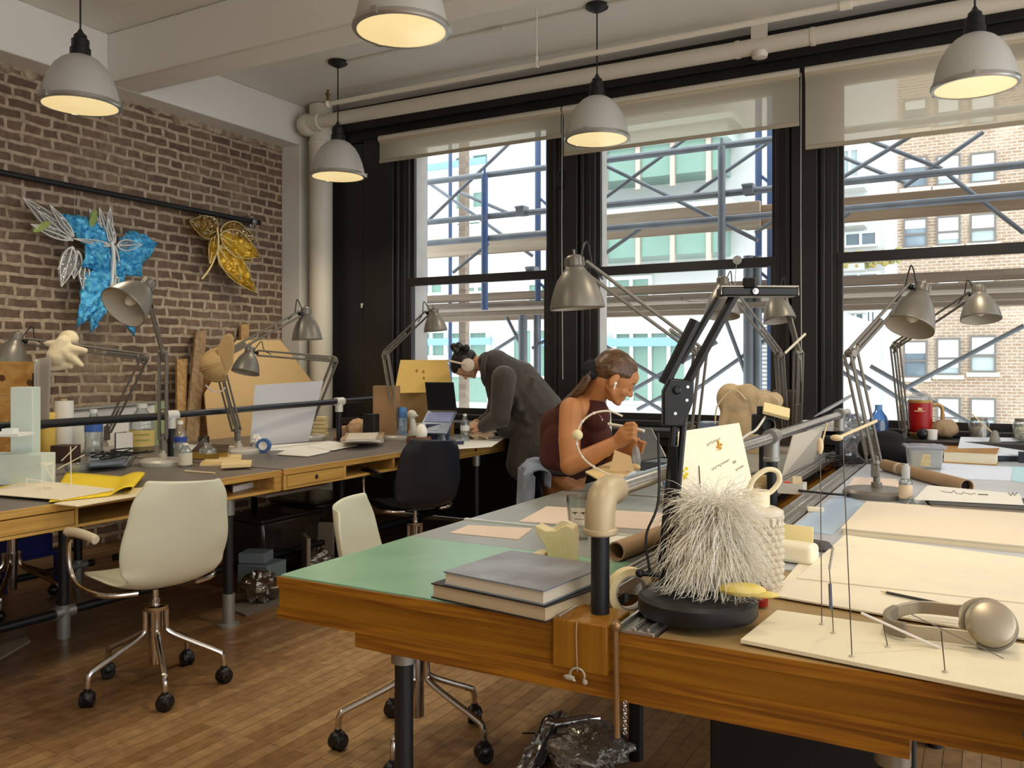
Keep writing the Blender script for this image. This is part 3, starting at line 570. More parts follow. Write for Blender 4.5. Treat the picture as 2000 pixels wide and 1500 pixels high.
# ================================================================== swivel chairs
def chair(lab, loc, ang, shellm, padm, group='swivel armchairs', lift=0, leg0=.35):
    """ang: direction the sitter faces, degrees from +X"""
    c = thing('swivel_chair', lab, 'chair', loc, group, local=True, rz=rad(ang - 90)); L = dict(local=1)
    Zs = lift
    path = spline([(.235, .452), (.2, .456), (.1, .44), (-.03, .43), (-.12, .438), (-.18, .475), (-.215, .55), (-.245, .68), (-.27, .80), (-.285, .868)], 4)
    KW = [(0, .185), (.2, .212), (.42, .2), (.52, .188), (.62, .212), (.72, .226), (.85, .203), (1.01, .15)]
    def wid(t):
        for (a, x), (c_, y) in zip(KW, KW[1:]):
            if a <= t <= c_: k = (t - a) / (c_ - a); k = k * k * (3 - 2 * k); return x + (y - x) * k
        return .15
    def fn(u, v):
        k = v * (len(path) - 1); i = min(int(k), len(path) - 2); p = path[i].lerp(path[i + 1], k - i); s = u * 2 - 1
        wv = wid(v); side = abs(s) ** 2.4
        if v < .5: return V((s * wv, p.x, p.y + Zs + .035 * side * min(1, v * 4) * (1 if v < .4 else 1)))
        f = min(1, (v - .5) / .15); g = max(0, (v - .8) / .2)
        return V((s * wv, p.x + .06 * side * f, p.y + Zs + .035 * side * (1 - f) - (.012 * s if v > .98 else 0)))
    path = [V((a.x, a.y)) for a in [V((q[0], q[1], 0)) for q in path]]
    b = B(); b.grid(fn, 18, 34); b.build('shell', shellm, c, solid=.011, subs=1, **L)
    b = B(); b.cyl((0, 0, .1), (0, 0, .33), .026, n=20); b.cyl((0, 0, .33), (0, 0, .365), .019, n=16); b.cyl((0, 0, .36), (0, 0, .425 + Zs), .014, n=14); b.lathe([(.048, .318), (.052, .324), (.052, .336), (.04, .34)], 24); b.build('gas_column', M_CHROME, c, **L)
    b = B(); b.box((0, 0, .425 + Zs), (.2, .16, .012)); b.build('seat_plate', M_BLACKP, c, bevel=.003, **L)
    for k in range(5):
        a = k * 2 * pi / 5 + leg0; e = V((cos(a), sin(a), 0))
        b = B(); b.tube(spline([e * .042 + V((0, 0, .32)), e * .042 + V((0, 0, .26)), e * .055 + V((0, 0, .225)), e * .15 + V((0, 0, .175)), e * .235 + V((0, 0, .135)), e * .262 + V((0, 0, .115)), e * .268 + V((0, 0, .06))], 4), .0115, 10)
        l = b.build('base_leg', M_CHROME, c, **L)
        q = e * .268; s = V((-sin(a + .9), cos(a + .9), 0)); b = B()
        for sg in (-1, 1): b.cyl(q + s * sg * .004 + V((0, 0, .028)), q + s * sg * .025 + V((0, 0, .028)), .028, n=18)
        b.ell(q + V((0, 0, .036)), (.03, .03, .029)); b.cyl(q + V((0, 0, .05)), q + V((0, 0, .072)), .013, n=12); b.build('caster', M_BLACKP, l, bevel=.004, **L)
    for s in (-1, 1):
        b = B(); b.tube(spline([(s * .12, -.1, .425 + Zs), (s * .2, -.08, .428 + Zs), (s * .245, -.02, .432 + Zs), (s * .262, .1, .45 + Zs), (s * .268, .155, .5 + Zs), (s * .272, .165, .58 + Zs), (s * .274, .15, .63 + Zs), (s * .272, .10, .645 + Zs), (s * .27, -.02, .645 + Zs)], 5), .0105, 10)
        a_ = b.build('arm_tube', M_CHROME, c, **L)
        b = B(); b.tube(spline([(s * .274, .172, .648 + Zs), (s * .275, .16, .655 + Zs), (s * .274, .06, .662 + Zs), (s * .27, -.05, .656 + Zs), (s * .268, -.075, .65 + Zs)], 4), [.008] + [.019] * 15 + [.009], 12, flat=.8); b.build('arm_pad', padm, a_, **L)
    return c
M_SHELLW = mat('chair_shell_white', (212, 212, 190), .32)
M_SHELLD = mat('chair_shell_dark', (30, 33, 42), .35)
M_PADW = mat('arm_pad_white', (222, 212, 188), .4)
chair('white plastic swivel armchair with chrome base at the nearest brick wall table', (-2.975, 2.358, 0), 168, M_SHELLW, M_PADW, leg0=.61)
chair('white plastic swivel armchair half hidden behind the green topped table', (-1.735, 2.445, 0), 22, M_SHELLW, M_PADW, lift=-.03, leg0=-.05)
chair('dark swivel armchair pushed to the brick wall table beside the laptop', (-3.125, 4.385, 0), 152, M_SHELLD, M_BLACKP)
chair('dark swivel armchair draped with a grey jacket, under the seated person', (-1.60, 3.62, 0), 24, M_SHELLD, M_BLACKP, lift=-.03)
st = thing('swivel_stool', 'chrome footed stool pushed under the nearest brick wall table', 'stool', (-4.62, 2.75, 0), None, local=True, rz=.5)
b = B(); b.lathe([(.0, .47), (.17, .465), (.18, .45), (.17, .435), (0, .43)][::-1], 28); b.build('seat', M_SHELLW, st, local=1)
b = B(); b.cyl((0, 0, .1), (0, 0, .43), .024, n=18); b.build('gas_column', M_CHROME, st, local=1)
for k in range(5):
    a = k * 2 * pi / 5; e = V((cos(a), sin(a), 0)); b = B(); b.tube(spline([e * .04 + V((0, 0, .3)), e * .05 + V((0, 0, .23)), e * .15 + V((0, 0, .175)), e * .25 + V((0, 0, .125)), e * .268 + V((0, 0, .06))], 4), .0115, 8); l = b.build('base_leg', M_CHROME, st, local=1)
    b = B(); b.ell(e * .268 + V((0, 0, .03)), (.03, .026, .03)); b.build('caster', M_BLACKP, l, local=1)

# ================================================================== balanced-arm desk lamps
def rods(b, p, q, n, r=.006, off=.014):
    d = (q - p).normalized(); o = d.cross(n).normalized() * off
    b.cyl(p + o, q + o, r, n=8); b.cyl(p - o, q - o, r, n=8)
def desk_lamp(lab, base, elbow, cap, mouth, rs=.1, rb=.125, m=None, bm=None, spring=True, bulb=True):
    m = m or M_LAMP; bm = bm or M_LAMPBASE
    L = thing('desk_lamp', lab, 'lamp', base, 'balanced arm desk lamps')
    b = B(); b.lathe([(rb, 0), (rb + .002, .006), (rb, .022), (rb - .014, .034), (.05, .038), (.02, .04)], 36, TR(base)); b.lathe([(.022, .036), (.022, .06), (.014, .064), (.012, .1)], 16, TR(base)); b.build('base', bm, L)
    st = base + V((0, 0, .1)); n = (elbow - st).cross(cap - elbow)
    n = n.normalized() if n.length > 1e-3 else V((0, 1, 0))
    ax_ = (mouth - cap); ln = ax_.length; ax_ = ax_.normalized(); J = cap + ax_ * ln * .2
    fr = frame(ax_); side = (elbow - J); side = (side - ax_ * side.dot(ax_)); side = side.normalized() if side.length > 1e-4 else V((1, 0, 0)); J2 = J + side * .05
    d1 = (elbow - st).normalized(); o1 = d1.cross(n).normalized()
    b = B(); b.box(st + d1 * .03, (.03, .03, .09)); b.cyl(st - n * .024 + d1 * .05, st + n * .024 + d1 * .05, .012, n=12); b.build('pivot_bracket', m, L, bevel=.004)
    b = B(); rods(b, st + d1 * .05 + n * .019, elbow + n * .019, n, .0062, .019); rods(b, st + d1 * .05 - n * .019, elbow - n * .019, n, .0062, .019)
    if spring:
        for sg in (-1, 1): pts = [st + d1 * (0.08 + .13 * k / 90) + n * sg * .018 + (o1 * cos(k * 1.25) + n * sin(k * 1.25)) * .008 for k in range(91)]; b.tube(pts, .0018, 4)
        b.cyl(st + d1 * .215 - n * .022, st + d1 * .215 + n * .022, .004, n=6)
    b.build('lower_arm', m, L)
    b = B(); b.cyl(elbow - n * .024, elbow + n * .024, .017, n=14); d2 = (J2 - elbow).normalized(); b.box(elbow + d2 * .02, (.02, .02, .02)); b.cyl(elbow - d1 * .05 + o1 * .014, elbow + d2 * .05, .009, n=8); b.build('elbow_joint', m, L, bevel=.003)
    b = B(); rods(b, elbow, J2, n, .0072, .018); b.cyl(elbow + d2 * .05, elbow + d2 * .22, .009, n=8); b.build('upper_arm', m, L)
    b = B(); b.cyl(J2, J, .01, n=10); b.ell(J2, .014); b.cyl(J2 - n * .02, J2 + n * .02, .008, n=8); b.build('head_joint', M_BLACKP, L)
    k = ln / .2; pr = [(.033, .042 * k), (.036, .055 * k), (rs * .48, .07 * k), (rs * .66, .095 * k), (rs * .82, .13 * k), (rs * .93, .165 * k), (rs * .985, .192 * k), (rs, .2 * k)]
    Tm = TR(cap, ax_)
    b = B(); b.lathe(pr, 36, Tm, caps=False); s = b.build('shade', m, L, solid=.0025)
    b = B(); b.lathe([(a - .003, h) for a, h in pr], 36, Tm, caps=False); b.build('shade_lining', M_LAMPIN, s)
    b = B(); b.lathe([(.0, 0), (.02, .002), (.03, .009), (.034, .02), (.034, .046 * k)], 28, Tm)
    for q in range(12): a = q * pi / 6; b.box((.0345 * cos(a), .0345 * sin(a), .028), (.004, .006, .03), Tm, rz=a)
    b.cyl((0, 0, -.018), (0, 0, .002), .005, n=8, T=Tm); b.build('socket_cap', m, L)
    if bulb: b = B(); b.ell((0, 0, .14 * k), (.028, .028, .04), Tm); b.build('bulb', mat('off_bulb', (232, 228, 216), .35), L)
    b = B(); b.tube(spline([cap + ax_ * .02 + side * .03, cap + side * .07 - ax_ * .02 + V((0, 0, .03)), J2 + d2 * -.05 + V((0, 0, .025)), J2 - d2 * .1 + n * .012], 5), .0035, 6); b.build('cable', M_BLACK, L)
    return L
dl = desk_lamp
dl('silver desk lamp with its mouth tipped forward, on the nearest brick wall table', LT(318, 908), atd(318, 690, 4.7), atd(296, 549, 4.35), atd(240, 601, 4.19), .118)
dl('desk lamp whose arm carries the white plush toy', LT(205, 884), atd(284, 697, 5.35), atd(36, 648, 5.1), atd(14, 722, 5.05), .105)
dl('desk lamp wearing a tan cap over its elbow', LT(466, 886), atd(425, 700, 5.2), atd(597, 600, 5.75), atd(600, 664, 5.75), .1)
dl('desk lamp with a level arm in front of the tan plywood sheet', LT(603, 858), atd(655, 702, 6.35), atd(490, 676, 6.15), atd(479, 728, 6.1), .098)
dl('desk lamp at the far end of the brick wall tables, before the left window', LT(776, 858), atd(752, 690, 6.35), atd(846, 600, 6.25), atd(851, 647, 6.25), .086)
dl('large desk lamp reaching over the seated person from the middle table', LT(1342, 957), atd(1368, 688, 3.62), atd(1121, 497, 3.12), atd(1128, 603, 3.12), .1)
dl('desk lamp half hidden behind the black bar lamp head', LT(1532, 882), atd(1522, 690, 5.3), atd(1412, 540, 5.05), atd(1410, 618, 5.0), .102)
dl('desk lamp next to the window post, its shade under the bar lamp', LT(1556, 884), atd(1560, 688, 5.3), atd(1512, 562, 5.45), atd(1523, 626, 5.4), .1)
dl('desk lamp with a round grey base beside the spray bottle on the right table', LT(1712, 970), atd(1662, 690, 3.6), atd(1804, 553, 3.74), atd(1776, 640, 3.68), .1, .135, bm=M_LAMP)
dl('desk lamp at far right, behind the red mug', LT(1768, 884), atd(1748, 675, 5.3), atd(1911, 557, 4.8), atd(1916, 624, 4.75), .104)
# ---- black bar lamp in the foreground
Bp = LT(1362, 1196, T + .014); L = thing('bar_lamp', 'black jointed lamp with a flat bar head at the front edge of the middle table', 'lamp', Bp)
b = B(); b.lathe([(.126, 0), (.13, .006), (.13, .034), (.122, .042), (.0, .044)], 48, TR(Bp)); b.build('base', M_BLACK, L)
q0 = atd(1300, 1175, 1.93); q0.z = Bp.z + .044; q1 = atd(1331, 768, 1.95); q2 = atd(1437, 572, 1.95)
b = B(); b.cyl(q0, q0 + V((0, 0, .05)), .016, n=14); b.cyl(q0 + V((.0, 0, .03)), q0 + V((-.05, -.03, .035)), .006, n=8); b.ell(q0 + V((-.05, -.03, .035)), .01); b.build('stem', M_BLACK, L)
n_ = FW; b = B(); o = RT * .011; b.tube([q0 + V((0, 0, .04)) - o, q1 - o], .008, 8); b.tube([q0 + V((0, 0, .04)) + o, q1 + o], .008, 8); b.box((q0 + q1) / 2 + V((0, 0, -.05)) , (.02, .02, .3)); b.build('lower_arm', M_BLACKP, L)
b = B(); d = (q2 - q1).normalized(); pn = d.cross(n_).normalized(); b.tube([q1, q2], .011, 8); b.tube([q1 + pn * .035 + d * .06, q2 + pn * .03 - d * .03], .008, 8); b.tube([q1 + pn * .045, q1 + pn * .05 + d * .16], .014, 8); b.build('upper_arm', M_BLACKP, L)
b = B(); T_ = TR(q1 + pn * .01 + V((0, 0, -.02)), -FW); b.prism([(-.035, -.06), (.012, -.06), (.035, .0), (.035, .045), (-.02, .05), (-.035, .02)], -.014, .014, T_); b.cyl(q1 - FW * .022 + pn * .015, q1 + FW * .022 + pn * .015, .01, n=12); b.build('elbow_plate', M_BLACKP, L, bevel=.004)
b = B()
for (x, y) in ((.018, -.0), (-.008, -.03), (.02, .03)): b.cyl((x, y, .012), (x, y, .0165), .0036, n=10, T=T_)
b.build('elbow_bolt', M_STEEL, L)
hc = atd(1478, 571, 1.95)
b = B(); b.box(hc, (.172, .05, .021), rz=YAW); b.build('light_bar', M_BLACKP, L, bevel=.004)
b = B(); o = -FW * .026 + V((0, 0, .0115)); b.tube([hc + o - RT * .0865 - V((0, 0, .018)), hc + o - RT * .0865, hc + o + RT * .0865, hc + o + RT * .0865 - V((0, 0, .02))], .0014, 6); b.build('edge_trim', M_WHITE, L)
b = B(); b.box(hc - V((0, 0, .0105)), (.16, .04, .002), rz=YAW); b.build('diffuser', M_FROST, L)
b = B(); b.box(atd(1466, 553, 1.93), (.03, .03, .022)); b.cyl(q2, hc - RT * .02 - V((0, 0, 0)), .009, n=8); b.ell(q2, .014); b.build('head_clamp', M_BLACK, L, bevel=.003)
b = B(); b.lathe([(.0, -.004), (.004, -.004), (.004, .003), (.007, .004), (.007, .006), (0, .007)], 14, TR(hc - FW * .027 - RT * .012, -FW)); b.build('wing_nut', M_STEEL, L)
b = B(); b.tube(spline([q0 + V((-.03, -.02, .04)), q0 + V((-.035, -.03, .12)), q0 + V((-.01, -.02, .2)), q0 + V((-.012, -.015, .35))], 6), .003, 6); b.build('cable', M_BLACK, L)
# ================================================================== small builders
def flat(name, lab, cat, px, z, h, m, group=None, bevel=0):
    """a slab whose base corners are seen at these pixels on the level z"""
    b = B(); c = [atz(u, v, z) for u, v in px]
    ar = sum(c[i].x * c[(i + 1) % len(c)].y - c[(i + 1) % len(c)].x * c[i].y for i in range(len(c)))
    if ar < 0: c = c[::-1]
    b.prism([(p.x, p.y) for p in c], z, z + h)
    return tag(b.build(name, m, bevel=bevel), lab, cat, group)
def inset(c, k):
    m = sum(c, V((0, 0, 0))) / len(c); return [m + (p - m) * k for p in c]
def book(lab, px, z, h, cov, pages=M_PAPER, group=None, name='book', t=.003, top=None):
    c = [atz(u, v, z) for u, v in px]
    ar = sum(c[i].x * c[(i + 1) % 4].y - c[(i + 1) % 4].x * c[i].y for i in range(4))
    if ar < 0: c = c[::-1]
    m = sum(c, V((0, 0, 0))) / 4; r = thing(name, lab, 'book', (m.x, m.y, z), group)
    b = B(); b.prism([(p.x, p.y) for p in c], z, z + t); b.prism([(p.x, p.y) for p in c], z + h - t, z + h); b.build('cover', cov, r)
    b = B(); b.prism([(p.x, p.y) for p in inset(c, .975)], z + t, z + h - t); b.build('pages', pages, r)
    if top: b = B(); b.prism([(p.x, p.y) for p in inset(c, .999)], z + h, z + h + .0004); b.build('front_cover', top, r)
    return r
def one(name, lab, cat, b, m, group=None, **k): return tag(b.build(name, m, **k), lab, cat, group)
def text(s, size, T_, m, parent, name='label_text', ext=.0003):
    cu = bpy.data.curves.new(name, 'FONT'); cu.body = s; cu.size = size; cu.extrude = ext; cu.align_x = 'CENTER'; cu.align_y = 'CENTER'; cu.materials.append(m)
    q = bpy.data.objects.new(name, cu); col.objects.link(q); me = bpy.data.meshes.new_from_object(q.evaluated_get(bpy.context.evaluated_depsgraph_get())); bpy.data.objects.remove(q)
    o = bpy.data.objects.new(name, me); col.objects.link(o); o.parent = parent; o.matrix_local = MX.Translation(-ROOT[parent]) @ T_; return o
def crumple(b, c, r, n=40, seed=1, amp=.25, T_=None):
    rg = random.Random(seed); k = len(b.v); b.ell(c, r, n=26, m=18, T=T_)
    cc = V(c)
    for i in range(k, len(b.v)): b.v[i] = cc + (b.v[i] - cc) * (1 + rg.uniform(-amp, amp))
    return b
TOCAM = -FW
# facing frame for a label standing upright and looking back at the viewer side
def upright(p, d=None):
    d = (d or (CP - p)); d = V((d.x, d.y, 0)).normalized(); return MX.Translation(p) @ MX((V((-d.y, d.x, 0)), V((0, 0, 1)), d)).transposed().to_4x4()
M_INK = mat('ink_grey', (70, 66, 62), .7)
M_WATERB = thin_glass('clear_bottle', (238, 244, 246), .1, .03, .12, (236, 242, 246))

# ================================================================== middle table, left half
flat('card', 'small pinkish card lying behind the green mat', 'paper', [(878, 1041), (915, 1026), (1040, 1032), (1013, 1054)], T + .001, .001, M_PINKP, bevel=0)
flat('paper_sheet', 'large pinkish sheet of paper under the drinking glass', 'paper', [(1013, 1019), (1068, 989), (1305, 1003), (1296, 1036)], T + .001, .001, M_PINKP)
flat('paper_sheet', 'white paper corner beneath the rolled cardboard', 'paper', [(1185, 1080), (1192, 1046), (1262, 1048), (1225, 1084)], T + .0012, .001, M_PAPER)
p = LT(1131, 1052); r = thing('drinking_glass', 'clear drinking glass with a printed face behind the tape dispenser', 'glass', p)
b = B(); b.lathe([(.028, .0), (.03, .002), (.036, .07), (.042, .138), (.04, .138), (.034, .07), (.027, .006), (0, .006)], 28, TR(p)); b.build('tumbler', thin_glass('tumbler_glass', (246, 248, 248), .1), r)
b = B(); Tq = upright(p)
for sx in (-1, 1): b.tube([Tq @ V((sx * .013 + cos(a) * .008, .088 + sin(a) * .003, .0375)) for a in [k * pi / 8 for k in range(9)]], .0014, 5); b.ell(Tq @ V((sx * .013, .087, .0372)), .0028, n=8, m=5)
b.tube([Tq @ V((-.014 + k * .004, .068 + .002 * (k % 2), .036)) for k in range(8)], .001, 5); b.build('printed_face', M_INK, r)
# tape dispenser
p = LT(1092, 1094); r = thing('tape_dispenser', 'cream desk tape dispenser with a ribbed side', 'dispenser', p)
Tq = upright(p, V((.15, -1, 0)))
b = B(); b.prism([(-.066, .095), (-.062, .1), (-.03, .086), (.0, .09), (.012, .1), (.03, .108), (.048, .1), (.052, .08), (.05, .0), (-.022, .0), (-.035, .045), (-.058, .075)], -.028, .028, Tq); b.build('body', mat('cream_plastic', (232, 214, 168), .4), r, bevel=.005)
b = B()
for k in range(9): b.cyl(Tq @ V((-.016 + k * .0075, .006, .028)), Tq @ V((-.024 + k * .0075, .07, .028)), .0022, n=6)
b.build('ribs', mat('cream_plastic', (232, 214, 168)), r)
b = B(); b.lathe([(.012, -.01), (.03, -.01), (.03, .01), (.012, .01)], 24, Tq @ MX.Translation((.018, .085, 0)), caps=False); b.build('tape_roll', mat('tape_film', (238, 226, 190), .3), r)
b = B(); b.box(Tq @ V((-.052, .012, -.0)), (.035, .05, .02)); b.build('weighted_foot', mat('cream_plastic', (232, 214, 168)), r, bevel=.004)
book('thick hardback underneath the grey art book on the green mat', [(842, 1168), (1066, 1217), (1214, 1160), (985, 1120)], T + .001, .036, mat('dark_cover', (40, 36, 36), .5), mat('page_tan', (186, 168, 136), .8), 'art books on the green mat')
book('hardback art book with a misty grey cover, on top of the other', [(866, 1142), (1062, 1183), (1188, 1130), (998, 1098)], T + .038, .032, mat('blue_grey_cover', (120, 130, 142), .35), mat('book_pages', (206, 196, 176), .8), 'art books on the green mat', top=mat('misty_cover', (150, 156, 164), .3, noise=(7, .9), c2=(112, 104, 106)))
p0, p1 = atz(1203, 1077, T + .03), atz(1332, 1029, T + .03)
b = B(); b.lathe([(.028, 0), (.028, (p1 - p0).length), (.024, (p1 - p0).length), (.024, 0), (.028, 0)], 24, TR(p0, p1 - p0), caps=False); one('cardboard_tube', 'brown rolled cardboard tube lying beside the pipe rail post', 'tube', b, mat('kraft_tube', (172, 142, 112), .75, noise=(12, .5), c2=(148, 118, 90)))
# masking tape, trough odds and ends
p = V((-.725, 1.83, T - .085)); p = atz(1230, 1203, T - .02); r = thing('masking_tape', 'roll of cream masking tape standing on edge by the rail post', 'tape', p)
Tq = TR(p + V((0, 0, .056)), V((.72, -.7, 0)))
b = B(); b.lathe([(.04, -.012), (.056, -.012), (.056, .012), (.04, .012), (.04, -.012)], 36, Tq, caps=False); b.build('tape', mat('masking', (236, 218, 168), .6), r)
b = B(); b.lathe([(.037, -.0125), (.0405, -.0125), (.0405, .0125), (.037, .0125), (.037, -.0125)], 36, Tq, caps=False); b.build('core', mat('tape_core', (170, 166, 160), .7), r)
b = B(); b.box(p + V((0, 0, -.008)), (.05, .04, .016)); b.bx(-.80, -.72, 1.86, 2.1, T - .084, T - .06); b.box(atz(1285, 1120, T - .06), (.03, .2, .02), rz=.3); one('wood_offcuts', 'yellowish wood offcuts lying in the dark trough', 'wood', b, wood('offcut', (206, 160, 76), (176, 128, 52), 1))
b = B(); q = LT(1128, 1212, T + .01)
q = V((q.x, 1.683, T + .008)); b.tube(spline([q, q - V((0, .004, .03)), q - V((-.004, .006, .105))], 3), .0012, 6); e = q - V((-.004, .006, .112))
b.tube([e + V((cos(a) * .017 + .0, 0, sin(a) * .015)) for a in [k * pi / 10 - .6 for k in range(17)]], .0024, 7); b.ell(e + V((.018, 0, -.012)), .006, n=10, m=6); b.ell(e + V((-.02, 0, -.008)), (.014, .006, .006), n=10, m=6)
one('hanging_hook', 'small clear plastic hook hanging on a thread from the orange apron', 'hook', b, mat('clear_hook', (222, 214, 196), .15, trans=.5))
r = thing('bar_clamp', 'thin steel bar hanging down the orange apron with a chain', 'clamp', (-.69, 1.68, T))
b = B(); b.cyl((-.685, 1.684, T + .01), (-.68, 1.68, T - .22), .006, n=8); b.ell((-.685, 1.686, T + .012), .012); b.build('bar', mat('bronze_bar', (150, 120, 84), .35, .7), r)
b = B()
for k in range(9): b.lathe([(.004, -.0012), (.0055, 0), (.004, .0012), (.0028, 0), (.004, -.0012)], 8, TR((-.665, 1.686, T - .145 - k * .008), (k % 2, 1 - k % 2, .3)), caps=False)
b.build('chain', M_CHROME, r)
# sketch sheet leaning on the rail
c = [atx(1325, 843, -.73), atx(1443, 826, -.73), atx(1488, 1030, -.672), atx(1318, 1150, -.655)]
zb = min(c[2].z, c[3].z); n = (c[1] - c[0]).cross(c[3] - c[0]).normalized(); r = thing('sketch_sheet', 'sketch sheet with handwriting and coloured blots leaning behind the fluffy toy', 'drawing', c[3])
b = B(); b.add([q - n * .0015 for q in c] + [q + n * .0015 for q in c], [(0, 1, 2, 3), (7, 6, 5, 4), (0, 4, 5, 1), (1, 5, 6, 2), (2, 6, 7, 3), (3, 7, 4, 0)]); b.build('sheet', mat('sketch_paper', (240, 228, 202), .75), r)
def onsheet(s, t, k=.0025):
    q = (c[0] * (1 - s) + c[1] * s) * (1 - t) + (c[3] * (1 - s) + c[2] * s) * t; nn = n if n.dot(FW) < 0 else -n; return q + nn * k
def scrib(s, t, w_, h, n_, sd, r_=.0007):
    rg = random.Random(sd); b = B(); pts = [onsheet(s + w_ * i / n_, t + (h * (1 if i % 2 else -.2)) * rg.uniform(.4, 1) - .12 * w_ * i / n_) for i in range(n_ + 1)]; b.tube(spline(pts, 3), r_, 4); return b
for i, (q, m) in enumerate((((.38, .13, .22, .02, 11, 2), M_INK), ((.42, .33, .28, .02, 15, 3), M_INK), ((.55, .53, .18, .02, 9, 4), M_INK), ((.74, .33, .06, .02, 5, 5), M_INK), ((.77, .40, .14, .018, 9, 6), M_INK), ((.25, .30, .01, .2, 3, 8), M_INK))):
    scrib(*q).build('handwriting', m, r)
for (s, t, sc1, mm) in ((.56, .155, 1, mat('ochre_blot', (206, 150, 36), .7)), (.05, .30, 1.2, mat('yellow_blot', (238, 214, 40), .7)), (.80, .70, 1, mat('green_blot', (60, 150, 96), .7)), (.08, .66, .6, mat('green_blot', (60, 150, 96), .7))):
    b = B(); rg = random.Random(int(s * 100))
    for k in range(7): q = onsheet(s + rg.uniform(-.04, .04) * sc1, t + rg.uniform(-.03, .03) * sc1, .002); b.ell(q, (.006 * sc1, .003, .004 * sc1), n=8, m=5)
    for k in range(4): b.tube([onsheet(s - .03 + .02 * k, t + .01), onsheet(s - .035 + .02 * k, t + .05)], .0007, 4)
    b.build('colour_blot', mm, r)
# white fluffy toy on the lamp base
ctr = atd(1392, 1095, 1.93); base = V((ctr.x, ctr.y, Bp.z + .046)); r = thing('fluffy_toy', 'shaggy cream fluffy toy with yellow felt beak sitting on the bar lamp base', 'toy', base)
b = B(); b.lathe([(.0, 0), (.05, .004), (.066, .04), (.06, .09), (.042, .14), (.02, .172), (0, .175)], 20, TR(base)); b.build('body', mat('cream_fur_base', (252, 244, 222), .9), r)
rg = random.Random(11); strands = [B() for _ in range(3)]
for k in range(3000):
    a = rg.uniform(0, 2 * pi); t = rg.random(); h0 = .02 + .155 * (1 - t * t * .95); r0 = .06 * sqrt(max(0, 1 - (h0 / .19) ** 2)) + .004
    e = V((cos(a), sin(a), 0)); ln = rg.uniform(.05, .125); up = rg.uniform(-.3, .5) if h0 < .14 else rg.uniform(.3, 2.6); sw = V((-e.y, e.x, 0)) * rg.uniform(-.4, .4)
    if h0 > .15 and rg.random() < .5: ln *= .8
    p = base + e * r0 + V((0, 0, h0)); d = (e * rg.uniform(.5, 1.1) + V((0, 0, up)) + sw * .5).normalized(); pts = [p]; st_ = ln / 7
    for i in range(7):
        d = (d + V((0, 0, -.27)) + V((rg.uniform(-.22, .22), rg.uniform(-.22, .22), rg.uniform(-.12, .12)))).normalized(); p = p + d * st_
        if p.z < base.z + .004: p.z = base.z + .004
        pts.append(p.copy())
    strands[k % 3].tube(pts, [.0008] * 4 + [.0007, .0006, .0004, .0002], 3)
for i, s in enumerate(strands):
    o = s.build('fur', mat('fur_%d' % i, ((255, 250, 236), (250, 240, 216), (255, 253, 246))[i], .7, sheen=.6), r, sharp=0); o['kind'] = 'stuff'
q = atd(1440, 1172, 1.82); q.z = base.z + .02
b = B(); b.ell(q + V((.01, 0, .006)), (.05, .03, .014), R=MX.Rotation(.3, 3, 'Z')); b.ell(q + V((.05, .012, -.002)), (.035, .018, .007), R=MX.Rotation(.35, 3, 'Z')); b.build('felt_beak', mat('yellow_felt', (214, 192, 96), .9, noise=(30, .7), c2=(236, 222, 160)), r)
# studded bottle
p = LT(1477, 1150); r = thing('studded_bottle', 'cloudy white studded squeeze bottle with a looped cap beside the fluffy toy', 'bottle', p)
M_STUD = mat('studded_plastic', (226, 214, 192), .3, trans=.12, sss=.0)
b = B(); b.lathe([(.0, 0), (.05, 0), (.058, .006), (.059, .02), (.059, .19), (.057, .2), (.045, .207), (.0, .209)], 32, TR(p))
for i in range(11):
    for k in range(17):
        a = 2 * pi * (k + .5 * (i % 2)) / 17; e = V((cos(a), sin(a), 0)); b.lathe([(.0105, 0), (.007, .007), (.0, .0125)], 6, TR(p + e * .057 + V((0, 0, 0.018 + i * .0165)), e), caps=False)
b.build('body', M_STUD, r, sharp=25)
b = B(); b.lathe([(.062, .185), (.066, .19), (.066, .198), (.05, .206), (.03, .209)], 32, TR(p))
for k in range(20): a = 2 * pi * k / 20; b.box(p + V((cos(a) * .061, sin(a) * .061, .176)), (.008, .011, .022), rz=a)
b.build('collar', M_STUD, r, sharp=25)
b = B(); b.lathe([(.03, .205), (.033, .208), (.033, .243), (.03, .247), (0, .247)], 28, TR(p)); b.build('cap', mat('cap_cream', (236, 224, 190), .35), r)
b = B(); o_ = p + V((0, 0, .246)); b.tube(spline([o_ + RT * -.02, o_ + RT * -.005 + V((0, 0, .03)), o_ + RT * .025 + V((0, 0, .052)), o_ + RT * .052 + V((0, 0, .048)), o_ + RT * .058 + V((0, 0, .025)), o_ + RT * .04 + V((0, 0, .0)), o_ + RT * .018 + V((0, 0, -.012))], 6), .008, 10, flat=.8); b.build('cap_loop', mat('cap_cream', (236, 224, 190), .35), r)
p = LT(1486, 1183); r = thing('spice_tin', 'little red bottle with a dark lid between fluffy toy and studded bottle', 'tin', p)
b = B(); b.lathe([(.0, 0), (.015, 0), (.0165, .002), (.0165, .05)], 20, TR(p)); b.build('body', mat('deep_red', (150, 18, 16), .3), r)
b = B(); b.lathe([(.0165, .05), (.015, .054), (.015, .066), (.012, .068), (0, .068)], 20, TR(p)); b.build('lid', mat('dark_red_lid', (58, 22, 20), .4), r)
p = LT(1552, 1098); r = thing('soap_box', 'cream rounded box with a pale yellow card standing behind it', 'box', p)
b = B(); b.box(p + V((0, 0, .03)), (.12, .07, .055), rz=-.15); b.build('box', mat('soap_cream', (244, 236, 212), .35), r, bevel=.014, sseg=4)
b = B(); b.box(p + V((-.01, .07, .05)), (.1, .004, .085), rz=-.15); b.build('card', mat('yellow_card', (246, 230, 176), .7), r)
